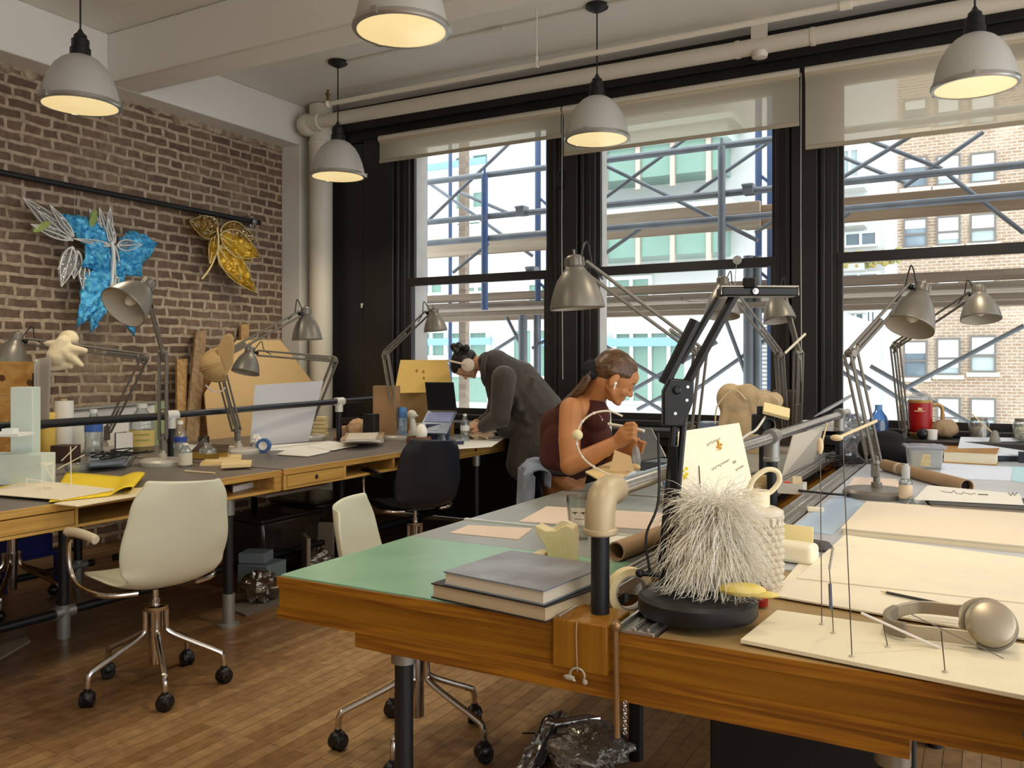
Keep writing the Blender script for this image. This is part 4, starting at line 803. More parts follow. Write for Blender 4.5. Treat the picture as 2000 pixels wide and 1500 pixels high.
b = B(); q = LT(1590, 1072); b.box(q + V((0, 0, .014)), (.11, .07, .025), rz=-.3, taper=.7); one('pencil_pouch', 'dark grey pouch peeking out behind the yellow card', 'pouch', b, mat('pouch_grey', (74, 72, 74), .7), bevel=.01, sseg=3)

# ================================================================== middle table, right half
r = thing('wire_model', 'cream foam board with thin wires and sticks standing on it, at the front edge', 'model', LT(1720, 1270, T + .004))
zf = T + .009; cc = [atz(1446, 1254, T + .003), atz(1518, 1196, T + .003), atz(2035, 1268, T + .003), atz(2035, 1372, T + .003)]
b = B(); b.prism([(q.x, q.y) for q in cc[::-1]], T + .0005, zf); b.build('base_board', M_CREAM, r, bevel=.001)
M_WIRE = mat('thin_wire', (96, 88, 80), .35, .8); M_STICK = mat('pale_stick', (226, 206, 168), .6); M_GLUE = mat('glue_blob', (226, 214, 186), .3, trans=.3)
def pin(u, v, top, rr=.0011, m=M_WIRE, dd=0):
    a = atz(u, v, zf); d = dep(a) + dd; q = atd(top[0], top[1], d); b = B(); b.tube([a, a.lerp(q, .5), q], rr, 6); b.build('wire', m, r)
    b = B(); b.ell(a, (.006, .006, .004), n=10, m=6); b.build('glue', M_GLUE, r); return a, q
a, q = pin(1605, 1220, (1602, 880)); b = B(); b.ell(q + V((0, 0, .01)), (.007, .007, .018)); b.tube([q, q + V((.014, 0, .06))], .002, 6); b.build('wood_bead', M_STICK, r)
a, q = pin(1628, 1237, (1620, 1112)); b = B(); b.cyl(atd(1623, 1190, dep(a)), atd(1621, 1140, dep(a)), .0035, n=8); b.build('sleeve', mat('blue_sleeve', (92, 100, 118), .5), r); b = B(); b.cyl(q, atd(1627, 1070, dep(a)), .0028, n=8); b.build('stick', mat('grey_stick', (186, 178, 168), .5), r)
a, q3 = pin(1664, 1283, (1646, 862)); b = B(); b.tube([atd(1632, 857, dep(a)), atd(1712, 822, dep(a) + .05)], .003, 7); b.ell(atd(1634, 855, dep(a)), (.012, .008, .006)); b.build('spoon_stick', M_STICK, r)
a, q = pin(1734, 1264, (1724, 1214)); b = B(); b.tube([atd(1682, 1197, dep(q)), atd(1888, 1289, dep(q) - .01)], .0026, 7); b.build('stick', mat('white_stick', (226, 220, 214), .5), r)
a, q = pin(1846, 1313, (1838, 1232)); b = B(); b.tube([atd(1780, 1200, dep(q)), atd(1960, 1286, dep(q) - .01)], .001, 6); b.build('wire', M_WIRE, r)
flat('drawing_paper', 'big cream drawing sheet under the pencil, nearest the front edge', 'paper', [(1507, 1165), (1562, 1100), (2010, 1165), (2010, 1252)], T + .001, .004, mat('cream_paper', (238, 228, 206), .75, noise=(9, .25), c2=(222, 216, 204)))
flat('drawing_paper', 'big cream drawing sheet lying over the other, behind the pencil', 'paper', [(1556, 1130), (1650, 1046), (2010, 1092), (2010, 1180)], T + .0055, .0025, mat('cream_paper2', (240, 230, 206), .75, noise=(11, .3), c2=(214, 212, 206)))
a, q = atz(1716, 1154, T + .01), atz(1841, 1180, T + .01); r = thing('pencil', 'black pencil lying on the cream drawing sheet', 'pencil', a)
d = (q - a).normalized(); b = B(); b.cyl(a + d * .02, q, .0036, n=6); b.build('barrel', M_BLACKP, r); b = B(); b.cyl(a + d * .004, a + d * .02, .001, .0036, n=6); b.build('sharpened_tip', M_STICK, r)
r_ = book('thick cream sketch pad lying behind the drawing sheets', [(1642, 1044), (1692, 990), (2015, 1012), (2015, 1082)], T + .001, .022, mat('pad_cover', (232, 218, 198), .7), M_CREAM, name='sketch_pad')
book('black ring-bound notebook at the bottom of the pile', [(1828, 1006), (1812, 988), (2010, 990), (2010, 1022)], T + .001, .014, M_BLACKP, M_PAPER, 'notebooks on the right table', name='notebook')
book('grey edged notebook under the white paper with handwriting', [(1818, 993), (1806, 978), (2010, 982), (2010, 1006)], T + .016, .018, mat('note_grey', (60, 58, 58), .6), mat('note_pages', (150, 142, 132), .8), 'notebooks on the right table', name='notebook')
o = flat('note_paper', 'white sheet with handwriting on top of the notebook pile', 'paper', [(1785, 976), (1812, 948), (1992, 965), (2000, 987)], T + .036, .001, M_PAPER)
r = o; ROOT[o] = V(o.location); b = B(); rg = random.Random(5)
pts = [atz(1838 + k * 4, 958 + k * .5 + rg.uniform(-3, 3), T + .0376) for k in range(18)]; b.tube(spline(pts, 2), .0012, 4); b.tube([atz(1910, 966, T + .0376), atz(1930, 967, T + .0376)], .003, 5); b.tube(spline([atz(1970 + 4 * k, 962 + (k % 2) * 6, T + .0376) for k in range(5)], 3), .0014, 4); b.build('handwriting', M_INK, o)
# headphones
hc = atz(1935, 1222, T + .06); r = thing('headphones', 'beige-silver over-ear headphones lying at the right front corner', 'headphones', V((hc.x, hc.y, T)))
M_HP = mat('headphone_champagne', (176, 164, 144), .32, .5); ax0 = (CP - hc).normalized(); ax0 = (ax0 + V((.15, 0, .25))).normalized()
Tq = TR(atd(1936, 1216, 1.66), ax0); sc_u = 1
b = B(); b.lathe([(.0, .016), (.034, .016), (.04, .013), (.043, .004), (.045, -.004), (.045, -.014)], 36, Tq, caps=False); b.build('ear_cup', M_HP, r)
b = B(); b.lathe([(.046, -.014), (.05, -.02), (.049, -.03), (.04, -.036), (.02, -.036)], 36, Tq, caps=False); b.build('ear_pad', mat('hp_pad', (132, 122, 106), .7), r)
Tq2 = TR(atd(1918, 1200, 1.76), ax0 * .6 + V((-.3, .1, .5)))
b = B(); b.lathe([(.0, .014), (.034, .014), (.042, .008), (.045, -.004), (.045, -.014), (.05, -.02), (.049, -.03), (.03, -.036)], 36, Tq2, caps=False); b.build('ear_cup', M_HP, r)
g = spline([atd(1908, 1232, 1.665), atd(1840, 1228, 1.69), atd(1770, 1218, 1.715), atd(1736, 1211, 1.75), atd(1737, 1205, 1.82), atd(1790, 1196, 1.88), atd(1880, 1196, 1.85)], 6); g = [V((q.x, q.y, T + .03)) for q in g]
def band(i0, i1, hh, tt):
    b = B(); L_ = g[i0:i1]; vs = []
    for i, q in enumerate(L_):
        d = (L_[min(i + 1, len(L_) - 1)] - L_[max(i - 1, 0)]); n = V((-d.y, d.x, 0)).normalized() * tt
        vs += [q + n + V((0, 0, -hh)), q + n + V((0, 0, hh)), q - n + V((0, 0, hh)), q - n + V((0, 0, -hh))]
    fs = [(4 * i + k, 4 * i + (k + 1) % 4, 4 * i + 4 + (k + 1) % 4, 4 * i + 4 + k) for i in range(len(L_) - 1) for k in range(4)] + [(3, 2, 1, 0), tuple(4 * len(L_) - 4 + k for k in range(4))]
    return b.add(vs, fs)
band(0, len(g), .014, .003).build('headband', M_HP, r, bevel=.002); band(12, 27, .0155, .0065).build('headband_cushion', mat('hp_pad', (132, 122, 106), .7), r, bevel=.003)
b = B(); b.tube(spline([atd(1888, 1240, 1.68), atd(1900, 1205, 1.69), atd(1925, 1180, 1.7)], 5), .007, 8); b.build('yoke', M_HP, r)
# spray bottle, tube, tub, books, papers
p = LT(1769, 982); r = thing('spray_bottle', 'small clear spray bottle with a tan label by the lamp base', 'bottle', p)
b = B(); b.lathe([(.0, 0), (.024, 0), (.026, .003), (.026, .085), (.02, .095), (.014, .1)], 24, TR(p)); b.build('bottle', M_WATERB, r)
b = B(); b.lathe([(.0262, .02), (.0262, .075)], 24, TR(p), caps=False); b.build('label', mat('tan_label', (222, 198, 166), .6), r)
b = B(); b.lathe([(.015, .098), (.016, .1), (.016, .148), (.011, .15), (.011, .158), (0, .159)], 20, TR(p)); b.build('cap', mat('milky_cap', (224, 226, 226), .25, trans=.4), r)
b = B(); q = LT(1778, 990); b.lathe([(0, 0), (.022, 0), (.022, .012), (.014, .022), (.012, .034), (0, .038)], 16, TR(q)); one('glass_stopper', 'clear little stopper in front of the spray bottle', 'stopper', b, M_WATERB)
p0, p1 = atz(1728, 908, T + .031), atz(1889, 950, T + .031)
r = thing('cardboard_tube', 'long brown mailing tube lying across the right table', 'tube', (p0 + p1) / 2); b = B(); ln = (p1 - p0).length
b.lathe([(.03, 0), (.03, ln), (.026, ln), (.026, .01), (.03, 0)], 24, TR(p0, p1 - p0), caps=False); b.build('tube', mat('mailing_tube', (166, 136, 104), .7, noise=(10, .4), c2=(146, 116, 86)), r)
b = B(); b.lathe([(.0, ln - .03), (.0262, ln - .03)], 20, TR(p0, p1 - p0), caps=False); b.build('end_plug', mat('tube_dark', (40, 30, 26), .9), r)
b = B(); b.lathe([(.0305, ln * .2), (.0305, ln * .24)], 24, TR(p0, p1 - p0), caps=False); b.build('tape_band', mat('tape_band', (206, 190, 164), .4), r)
p = LT(1805, 914); r = thing('food_tub', 'cloudy plastic food tub with a lid between tube and tan book', 'tub', p); k = .19
b = B(); b.box(p + V((0, 0, .055)), (.15, .13, .11), taper=1.15, rz=.2); b.build('tub', thin_glass('tub_plastic', (240, 242, 244), .05, .2, .6, (230, 230, 226)), r, bevel=.012, sseg=3)
b = B(); b.box(p + V((0, 0, .118)), (.20, .175, .014), rz=.2); b.box(p + V((0, 0, .127)), (.13, .11, .006), rz=.2); b.build('lid', thin_glass('lid_plastic', (236, 240, 248), .06, .2, .55, (216, 222, 236)), r, bevel=.006)
b = B(); Tq = upright(p + V((0, 0, .05)), V((-.2, -1, 0))); b.box((.005, 0, .072), (.09, .065, .002), Tq); b.build('label', mat('tub_label', (230, 214, 168), .6, noise=(60, .6), c2=(200, 170, 120)), r)
book('thick tan hardback book behind the white sheets on the right table', [(1842, 903), (1846, 890), (1952, 896), (1947, 909)], T + .001, .066, mat('tan_cover', (196, 144, 62), .5, noise=(16, .7), c2=(164, 108, 40)), M_CREAM, t=.004)
flat('paper_sheet', 'bluish white sheet on the right table before the tan book', 'paper', [(1836, 934), (1838, 905), (1978, 912), (1974, 939)], T + .001, .001, mat('blue_white_paper', (212, 220, 240), .7))
flat('paper_sheet', 'pale cyan sheet at the right edge beside the bluish one', 'paper', [(1976, 939), (1978, 911), (2030, 914), (2030, 948)], T + .001, .001, mat('cyan_paper', (176, 214, 228), .7))
flat('paper_sheet', 'pinkish paper lying behind the round lamp base', 'paper', [(1650, 960), (1668, 932), (1752, 936), (1760, 962)], T + .001, .001, M_PINKP)
flat('paper_sheet', 'pale blue paper between ruler channel and sketch pad', 'paper', [(1545, 1032), (1640, 962), (1690, 985), (1625, 1045)], T + .001, .001, mat('pale_blue_paper', (178, 198, 224), .7))
b = B(); q = LT(1592, 1000); b.box(q + V((0, 0, .01)), (.06, .03, .018), rz=.3); one('eraser', 'small cream eraser on the pale blue paper', 'eraser', b, M_CREAM, bevel=.004)
p = LT(1740, 902); b = B(); b.cap(p + V((-.11, .02, .07)), p + V((.02, 0, .06)), .075, .07); b.cap(p + V((.02, 0, .05)), p + V((.15, -.04, .03)), .06, .035); b.ell(p + V((-.02, .03, .12)), (.1, .07, .06)); one('black_bag', 'slumped black cloth bag behind the lamp on the right table', 'bag', b, mat('black_cloth', (16, 15, 18), .9, bump=(14, .8)), remesh=.012, smooth=3)
# raised white drawing board and things near the sill
cq = [atd(1868, 888, 4.95), atd(2050, 893, 4.95), atd(2012, 858, 5.3), atd(1876, 856, 5.3)]; zz = V((0, 0, -.028))
r = thing('drawing_board', 'tilted white drawing board at far right before the sill', 'board', V((cq[0].x, cq[0].y, T))); b = B(); b.add([q + zz for q in cq] + cq, [(3, 2, 1, 0), (4, 5, 6, 7), (0, 1, 5, 4), (1, 2, 6, 5), (2, 3, 7, 6), (3, 0, 4, 7)]); b.build('board_edge', mat('board_navy', (40, 44, 58), .6), r)
b = B(); ci = inset(cq, .995); up3 = V((0, 0, .004)); b.add([q + up3 * .2 for q in ci] + [q + up3 * 2.2 for q in ci], [(3, 2, 1, 0), (4, 5, 6, 7), (0, 1, 5, 4), (1, 2, 6, 5), (2, 3, 7, 6), (3, 0, 4, 7)]); b.build('white_top', mat('board_white', (222, 228, 238), .5), r)
for q in inset(cq, .7): q = q + zz; b = B(); b.box((q.x, min(q.y, 5.7), (T + q.z) / 2), (.05, .05, q.z - T)); b.build('foot_block', mat('board_navy', (40, 44, 58)), r)
p = atd(1943, 869, 5.16); r = thing('cone_model', 'small grey cone model with a stick on the white drawing board', 'model', p); b = B(); b.lathe([(0, 0), (.034, 0), (.032, .02), (.02, .07), (.012, .085), (0, .088)], 16, TR(p)); b.build('cone', mat('clay_grey', (140, 136, 128), .8), r)
b = B(); b.cyl(p + V((0, 0, .06)), p + V((-.13, .02, .19)), .004, n=8); b.build('stick', M_STICK, r)
ZL = .851
def sill(u, y=6.1): q = aty(u, HOR, y); q.z = ZL; return q
p = sill(1797, 6.06); r = thing('travel_mug', 'red handled travel mug with a cream emblem on the window sill', 'mug', p)
M_RED = mat('mug_red', (156, 10, 8), .35); M_MUGT = mat('mug_trim', (176, 140, 82), .4, .3)
b = B(); b.lathe([(.0, 0), (.048, 0), (.055, .01), (.068, .05), (.072, .07), (.072, .225)], 36, TR(p)); b.build('body', M_RED, r)
b = B(); b.lathe([(.0725, .222), (.074, .226), (.074, .238), (.07, .24)], 36, TR(p)); b.lathe([(.05, -.001), (.06, .012), (.066, .03), (.0625, .034), (.052, .008)], 36, TR(p)); b.build('steel_trim', M_MUGT, r)
b = B(); b.lathe([(.068, .238), (.068, .262), (.06, .268), (0, .27)], 30, TR(p)); b.box(p + V((0, 0, .28)), (.09, .02, .016)); b.build('clear_lid', M_FROST, r)
hd = V((.93, .37, 0)); b = B(); b.tube(spline([p + hd * .066 + V((0, 0, .205)), p + hd * .105 + V((0, 0, .21)), p + hd * .13 + V((0, 0, .195)), p + hd * .135 + V((0, 0, .15)), p + hd * .128 + V((0, 0, .09)), p + hd * .1 + V((0, 0, .072)), p + hd * .066 + V((0, 0, .075))], 5), .0115, 10); b.build('handle', M_MUGT, r)
b = B(); b.tube([p + hd * .142 + V((0, 0, .15)), p + hd * .137 + V((0, 0, .09))], .0085, 8); b.build('handle_grip', M_RED, r)
dv = (CP - p); dv = V((dv.x, dv.y, 0)).normalized(); Tq = MX.Translation(p + V((0, 0, .185))) @ MX((V((-dv.y, dv.x, 0)), V((0, 0, 1)), dv)).transposed().to_4x4()
b = B(); b.prism([(-.012, -.008), (.012, -.008), (.012, .012), (.006, .004), (.003, .01), (-.002, .004), (-.006, .01), (-.012, .006)], .0705, .0735, Tq); b.prism([(-.034, -.016), (.03, -.016), (.026, -.011), (-.03, -.011)], .066, .0732, Tq); b.build('emblem', mat('emblem_cream', (222, 196, 150), .5), r)
p = sill(1843, 6.07); b = B(); crumple(b, p + V((0, 0, .055)), (.085, .06, .055), seed=4, amp=.16); b.box(p + V((.01, 0, .10)), (.14, .06, .04), rz=.3, taper=.6); one('paper_bag', 'crumpled brown paper bag behind the red mug handle', 'bag', b, mat('kraft_bag', (160, 134, 104), .8, bump=(16, .6)), remesh=.012, smooth=2)
b = B(); p = sill(1802, 5.92); b.ell(p + V((0, 0, .034)), .034); one('black_ball', 'black ball sitting below the red mug', 'ball', b, M_BLACKP)
b = B(); p = sill(1820, 5.93); b.lathe([(0, 0), (.03, 0), (.033, .06), (.03, .062), (0, .062)], 20, TR(p)); one('white_pot', 'little white pot next to the black ball', 'pot', b, M_WHITE)
def jar(u, y, lab, fill):
    p = sill(u, y); r = thing('glass_jar', lab, 'jar', p, 'glass jars on the sill')
    b = B(); b.lathe([(0, 0), (.055, 0), (.06, .006), (.06, .095), (.05, .115), (.045, .12), (.045, .135)], 28, TR(p)); b.build('glass', M_WATERB, r)
    b = B(); crumple(b, p + V((0, 0, .05)), (.048, .048, .045), seed=u, amp=.15); b.build('contents', fill, r)
    b = B(); b.lathe([(.047, .118), (.048, .12), (.048, .136), (0, .137)], 24, TR(p)); b.build('lid', mat('jar_lid', (146, 138, 124), .4, .5), r)
jar(1912, 6.1, 'glass jar of brown bits on the sill below the brick building', mat('jar_bits', (128, 104, 78), .8, noise=(30, .8), c2=(196, 176, 146)))
jar(1999, 6.1, 'glass jar cut by the right edge of the photo', M_CREAM)
p = atz(1716, 882, T); r = thing('water_jug', 'translucent blue water bottle between two lamps on the right table', 'bottle', p)
b = B(); b.lathe([(0, 0), (.055, 0), (.06, .01), (.06, .19), (.05, .225), (.025, .26), (.02, .275)], 28, TR(p)); b.build('bottle', thin_glass('blue_bottle', (150, 190, 232), .08, .05, .3, (120, 166, 220)), r)
b = B(); b.lathe([(.022, .27), (.022, .3), (0, .302)], 18, TR(p)); b.build('cap', mat('blue_cap', (110, 160, 220), .4), r)
p = atz(1668, 890, T); b = B(); crumple(b, p + V((0, 0, .12)), (.1, .1, .13), seed=8, amp=.2); one('plastic_bag', 'crinkled clear plastic bag behind the pipe rail tee', 'bag', b, thin_glass('bag_plastic', (236, 240, 246), .18, .12, .3, (226, 232, 240)), sharp=60)
p = atz(1645, 885, T); b = B(); b.box((-.92, 6.07, .889), (.40, .15, .03), rz=.03); b.box((-.93, 6.07, .921), (.36, .14, .03), rz=-.03); one('foam_sheets', 'white foam sheets lying on the sill behind the rail', 'foam', b, mat('foam_white', (232, 230, 228), .8), bevel=.003)
b = B(); a = atd(1590, 814, 4.65); q = atd(1664, 772, 4.95); b.tube([a, a.lerp(q, .3), q], [.004, .018, .014], 8, flat=.4); one('clear_ruler', 'translucent grey scraper leaning over the pipe rail', 'scraper', b, mat('grey_translucent', (156, 158, 160), .3, trans=.3))
# second laptop behind the hands of the seated person
cl = [atd(1208, 910, 4.5), atd(1300, 892, 4.42), atd(1272, 837, 4.55), atd(1216, 842, 4.62)]; n = (cl[1] - cl[0]).cross(cl[3] - cl[0]).normalized() * .004
r = thing('laptop', 'dark grey laptop lid standing behind the hands of the seated person', 'laptop', (cl[0] + cl[1]) / 2)
b = B(); b.add([q - n for q in cl] + [q + n for q in cl], [(3, 2, 1, 0), (4, 5, 6, 7), (0, 1, 5, 4), (1, 2, 6, 5), (2, 3, 7, 6), (3, 0, 4, 7)]); b.build('lid', mat('laptop_slate', (70, 72, 76), .4, .4), r, bevel=.002)
b = B(); b.tube([cl[1], cl[2], cl[3]], .004, 6); b.build('lid_rim', M_ALU, r)
b = B(); mq = (cl[0] + cl[1]) / 2; dq = (cl[1] - cl[0]).normalized(); pq = V((-dq.y, dq.x, 0)); b.box(V((mq.x, mq.y, (mq.z + T) / 2)) + pq * .1, ((cl[1] - cl[0]).length, .2, max(.02, mq.z - T - .002)), rz=math.atan2(dq.y, dq.x)); b.build('base', mat('laptop_slate', (70, 72, 76)), r, bevel=.003)
# canvas bag etc. under the middle window
p = atz(1458, 882, T); r = thing('canvas_bag', 'large tan drawstring bag on the middle table under the window', 'bag', p)
b = B(); b.ell(p + V((0, 0, .17)), (.185, .13, .19)); b.ell(p + V((-.03, 0, .3)), (.15, .12, .13)); b.ell(p + V((.11, -.02, .3)), (.11, .09, .1)); b.ell(p + V((-.1, -.02, .34)), (.09, .08, .1)); b.ell(p + V((.02, -.06, .36)), (.08, .06, .08)); b.box(p + V((0, 0, .05)), (.33, .22, .1)); b.ell(p + V((.18, -.04, .33)), (.06, .05, .06))
rg = random.Random(2)
for k in range(12): a = rg.uniform(-.17, .17); b.cap(p + V((a, -.10, .14 + rg.uniform(-.08, .1))), p + V((a * .55, -.08, .40)), .022, .014)
M_CANV = mat('tan_canvas', (204, 178, 140), .85, bump=(14, .9)); b.build('sack', M_CANV, r, remesh=.011, smooth=2)
b = B(); b.tube(spline([p + V((-.17, -.12, .18)), p + V((-.15, -.13, .3)), p + V((-.05, -.13, .4)), p + V((.03, -.14, .34))], 5), .005, 6); b.tube(spline([p + V((.1, -.12, .3)), p + V((.14, -.14, .38)), p + V((.22, -.12, .34)), p + V((.23, -.1, .24))], 5), .004, 6); b.build('drawstring', mat('cord_cream', (226, 208, 176), .7), r)
p = atz(1540, 880, T); b = B(); p.y = min(p.y, 5.66); b.box(p + V((0, .0, .2)), (.16, .05, .4), rz=.2); one('document_case', 'dark brown case with rounded corners behind the tan drawstring bag', 'case', b, mat('case_brown', (58, 42, 34), .5), bevel=.02, sseg=4)
p = atz(1386, 876, T); b = B(); b.box(p + V((0, 0, .09)), (.13, .12, .18)); one('plastic_crate', 'pale blue plastic box left of the tan drawstring bag', 'box', b, thin_glass('pale_blue_plastic', (206, 222, 244), .06, .2, .6, (196, 212, 240)), bevel=.01)
for k, (hh, ww) in enumerate(((.03, .2), (.026, .19), (.03, .2), (.02, .18))):
    p = atz(1352, 878, T) + V((0, 0, .001 + .032 * k)); b = B(); b.box(p + V((0, 0, hh / 2)), (ww, .15, hh), rz=.1 * k - .1)
    one('black_book', ('black book lowest in the small dark pile left of the blue box', 'black book second from the table in the small dark pile', 'black book third from the table in the small dark pile', 'black book topmost in the small dark pile')[k], 'book', b, M_BLACKP, 'dark books beside the blue box', bevel=.003)
r = thing('camera', 'black camera on a little stand in front of the tan bag', 'camera', atd(1490, 850, 4.35)); c0 = atd(1490, 828, 4.35)
zb = T; b = B(); b.box(c0, (.11, .08, .1), rz=.3); b.box(c0 + V((0, 0, .065)), (.06, .05, .05), rz=.3); b.cyl(V((c0.x, c0.y, T)), c0, .02, n=12); b.lathe([(.06, 0), (.06, .01), (.02, .02)], 20, TR((c0.x, c0.y, T))); b.build('body', M_BLACKP, r, bevel=.006)
b = B(); b.lathe([(.035, 0), (.035, .05), (.03, .052), (.03, .02)], 20, TR(c0 + TOCAM * .04, TOCAM)); b.build('lens', M_BLACK, r)
b = B(); b.tube(spline([c0 + V((.02, -.03, .04)), atd(1478, 838, 4.1), atd(1462, 848, 3.9), atd(1445, 860, 3.7)], 5), .006, 7); b.build('strap', M_WHITE, r)
b = B(); q = atd(1516, 803, 4.3); Tq = MX.Translation(q) @ Euler((.5, .25, .3)).to_matrix().to_4x4(); b.box((0, 0, 0), (.13, .09, .02), Tq); one('cream_block', 'tilted cream card block resting above the black camera', 'block', b, mat('cream_block', (236, 216, 160), .6), bevel=.003)
cb = [atz(1527, 932, T + .001), atz(1586, 906, T + .001), atd(1609, 832, 4.85), atd(1549, 850, 4.45)]; n = (cb[1] - cb[0]).cross(cb[3] - cb[0]).normalized() * .003
b = B(); b.add([q - n for q in cb] + [q + n for q in cb], [(3, 2, 1, 0), (4, 5, 6, 7), (0, 1, 5, 4), (1, 2, 6, 5), (2, 3, 7, 6), (3, 0, 4, 7)]); one('foam_board', 'pale board leaning against the pipe rail by its tee', 'board', b, mat('pale_board', (206, 194, 176), .6))
p = LT(1546, 962); r = thing('open_box', 'small white open box of odds and ends under the pipe rail tee', 'box', p); b = B(); x, y, h = .055, .045, .045
b.box(p + V((0, 0, .002)), (.11, .09, .004)); b.box(p + V((-x, 0, h / 2)), (.003, .09, h)); b.box(p + V((x, 0, h / 2)), (.003, .09, h)); b.box(p + V((0, -y, h / 2)), (.11, .003, h)); b.box(p + V((0, y, h / 2)), (.11, .003, h)); b.build('tray', M_WHITE, r)
b = B(); b.ell(p + V((-.02, 0, .03)), (.02, .02, .02)); b.build('red_bead', mat('red_bits', (196, 72, 40), .5), r); b = B(); b.box(p + V((.02, .01, .04)), (.04, .02, .06), rz=.4); b.build('wood_scrap', M_STICK, r)
b = B(); q = LT(1485, 955); b.box(q + V((0, 0, .03)), (.07, .06, .06), rz=.5); one('cardboard_box', 'little brown cardboard box beside the white open box', 'box', b, mat('kraft_box', (168, 138, 92), .8), bevel=.002)
rg = random.Random(9); b = B(); q = LT(1668, 905)
for k in range(5): b.tube(spline([q + V((rg.uniform(-.16, .1), rg.uniform(-.2, .1), rg.uniform(.004, .05))) for _ in range(6)], 5), .0035, 6)
one('cable_tangle', 'tangle of black cables at the foot of the farther rail post', 'cable', b, M_BLACK)
b = B(); b.tube(spline([LT(1700, 960, T + .03), LT(1688, 965, T + .006), LT(1640, 966, T + .016), LT(1560, 958, T + .018)], 6), .005, 7); one('lamp_cable', 'black cable from the round based lamp across the ruler channel', 'cable', b, M_BLACK)
b = B(); a, q = atd(1533, 690, 5.1), atd(1573, 652, 5.15); b.cyl(a, q, .008, n=8); one('white_stick', 'white stick clipped to the lamp elbow by the window post', 'stick', b, mat('white_stick2', (226, 216, 196), .6))
b = B(); p = aty(1440, 508, YW - .01); b.lathe([(.0, .012), (.03, .01), (.034, 0)], 20, TR(p, (0, -1, 0))); b.tube(spline([p + V((0, -.01, -.01)), p + V((-.01, -.012, -.1)), p + V((-.015, -.012, -.2))], 4), .0025, 5); one('suction_hook', 'round grey suction hook on the middle window rail', 'hook', b, mat('grey_rubber', (170, 168, 166), .4))
b = B(); p = aty(707, 594, YW - .056); b.box(p, (.02, .012, .012)); b.box(p + V((.0, -.004, -.02)), (.009, .012, .03)); one('wall_hook', 'tiny white hook on the dark panel left of the windows', 'hook', b, M_WHITE)
b = B(); p = aty(1093, 352, YW - .07); b.box(p, (.07, .05, .12)); b.cyl(p + V((0, -.02, .05)), p + V((.05, -.03, .09)), .012, n=8); one('sash_bracket', 'dark bracket on the post between left and middle windows', 'bracket', b, M_BLACK, bevel=.006)

# ================================================================== brick wall tables
def bottle(lab, p, h, r0, liq=None, lab_c=None, lab_z=(.4, .62), cap=(236, 236, 232), txt=None, neck=.3):
    r = thing('plastic_bottle', lab, 'bottle', p)
    pr = [(0, 0), (r0 * .9, 0), (r0, .012), (r0, h * .3), (r0 * .94, h * .34), (r0, h * .38), (r0, h * .62), (r0 * .85, h * .72), (r0 * .45, h * .87), (r0 * .38, h * .9), (r0 * .38, h * .95)]
    b = B(); b.lathe(pr, 26, TR(p)); b.build('bottle', M_WATERB, r)
    b = B(); b.lathe([(r0 * .42, h * .92), (r0 * .42, h), (0, h * 1.002)], 18, TR(p)); b.build('cap', mat('cap_%d_%d' % (cap[0], cap[2]), cap, .4), r)
    if liq: b = B(); b.lathe([(0, .004), (r0 * .88, .004), (r0 * .97, .014), (r0 * .97, liq[1] * h), (0, liq[1] * h)], 24, TR(p)); b.build('drink', mat('drink_%d' % liq[0][0], liq[0], .15, trans=.25), r)
    if lab_c: b = B(); b.lathe([(r0 * 1.012, h * lab_z[0]), (r0 * 1.012, h * lab_z[1])], 26, TR(p), caps=False); b.build('label', mat('blabel_%d_%d' % (lab_c[0], lab_c[2]), lab_c, .5), r)
    if txt:
        for (s, sz, zz, mm) in txt: text(s, sz, upright(p) @ MX.Translation((0, h * zz, r0 * 1.03)), mm, r)
    return r
bottle('water bottle with a blue label before the leaning whiteboard', LT(183, 890), .285, .052, None, (70, 110, 190), (.52, .68))
M_GRN = mat('label_green', (70, 120, 60), .6)
bottle('big lemonade bottle with a cream and yellow label', LT(277, 884), .31, .075, ((214, 170, 70), .12), (222, 196, 120), (.14, .47), txt=[('NEWMAN\'S', .017, .38, M_GRN), ('LEMONADE', .016, .27, M_GRN)])
bottle('water bottle with a navy label behind the silver lamp base', LT(352, 904), .24, .037, None, (40, 70, 150), (.5, .62))
bottle('short clear bottle with a patterned label in front of the rail post', LT(362, 912), .13, .036, None, (214, 206, 188), (.1, .6))
bottle('water bottle beside the laptop, before the bending person', LT(908, 862), .2, .033, None, (226, 226, 226), (.4, .58))
p = LT(236, 888); r = thing('card_holder', 'open grey card holder standing beside the lemonade bottle', 'holder', p)
b = B(); b.box(p + V((0, 0, .07)), (.006, .1, .14), rz=.2); b.build('dark_leaf', mat('slate_card', (92, 100, 114), .5), r); b = B(); b.box(p + V((.06, -.02, .07)), (.006, .1, .14), rz=-.25); b.build('pale_leaf', M_PAPER, r)
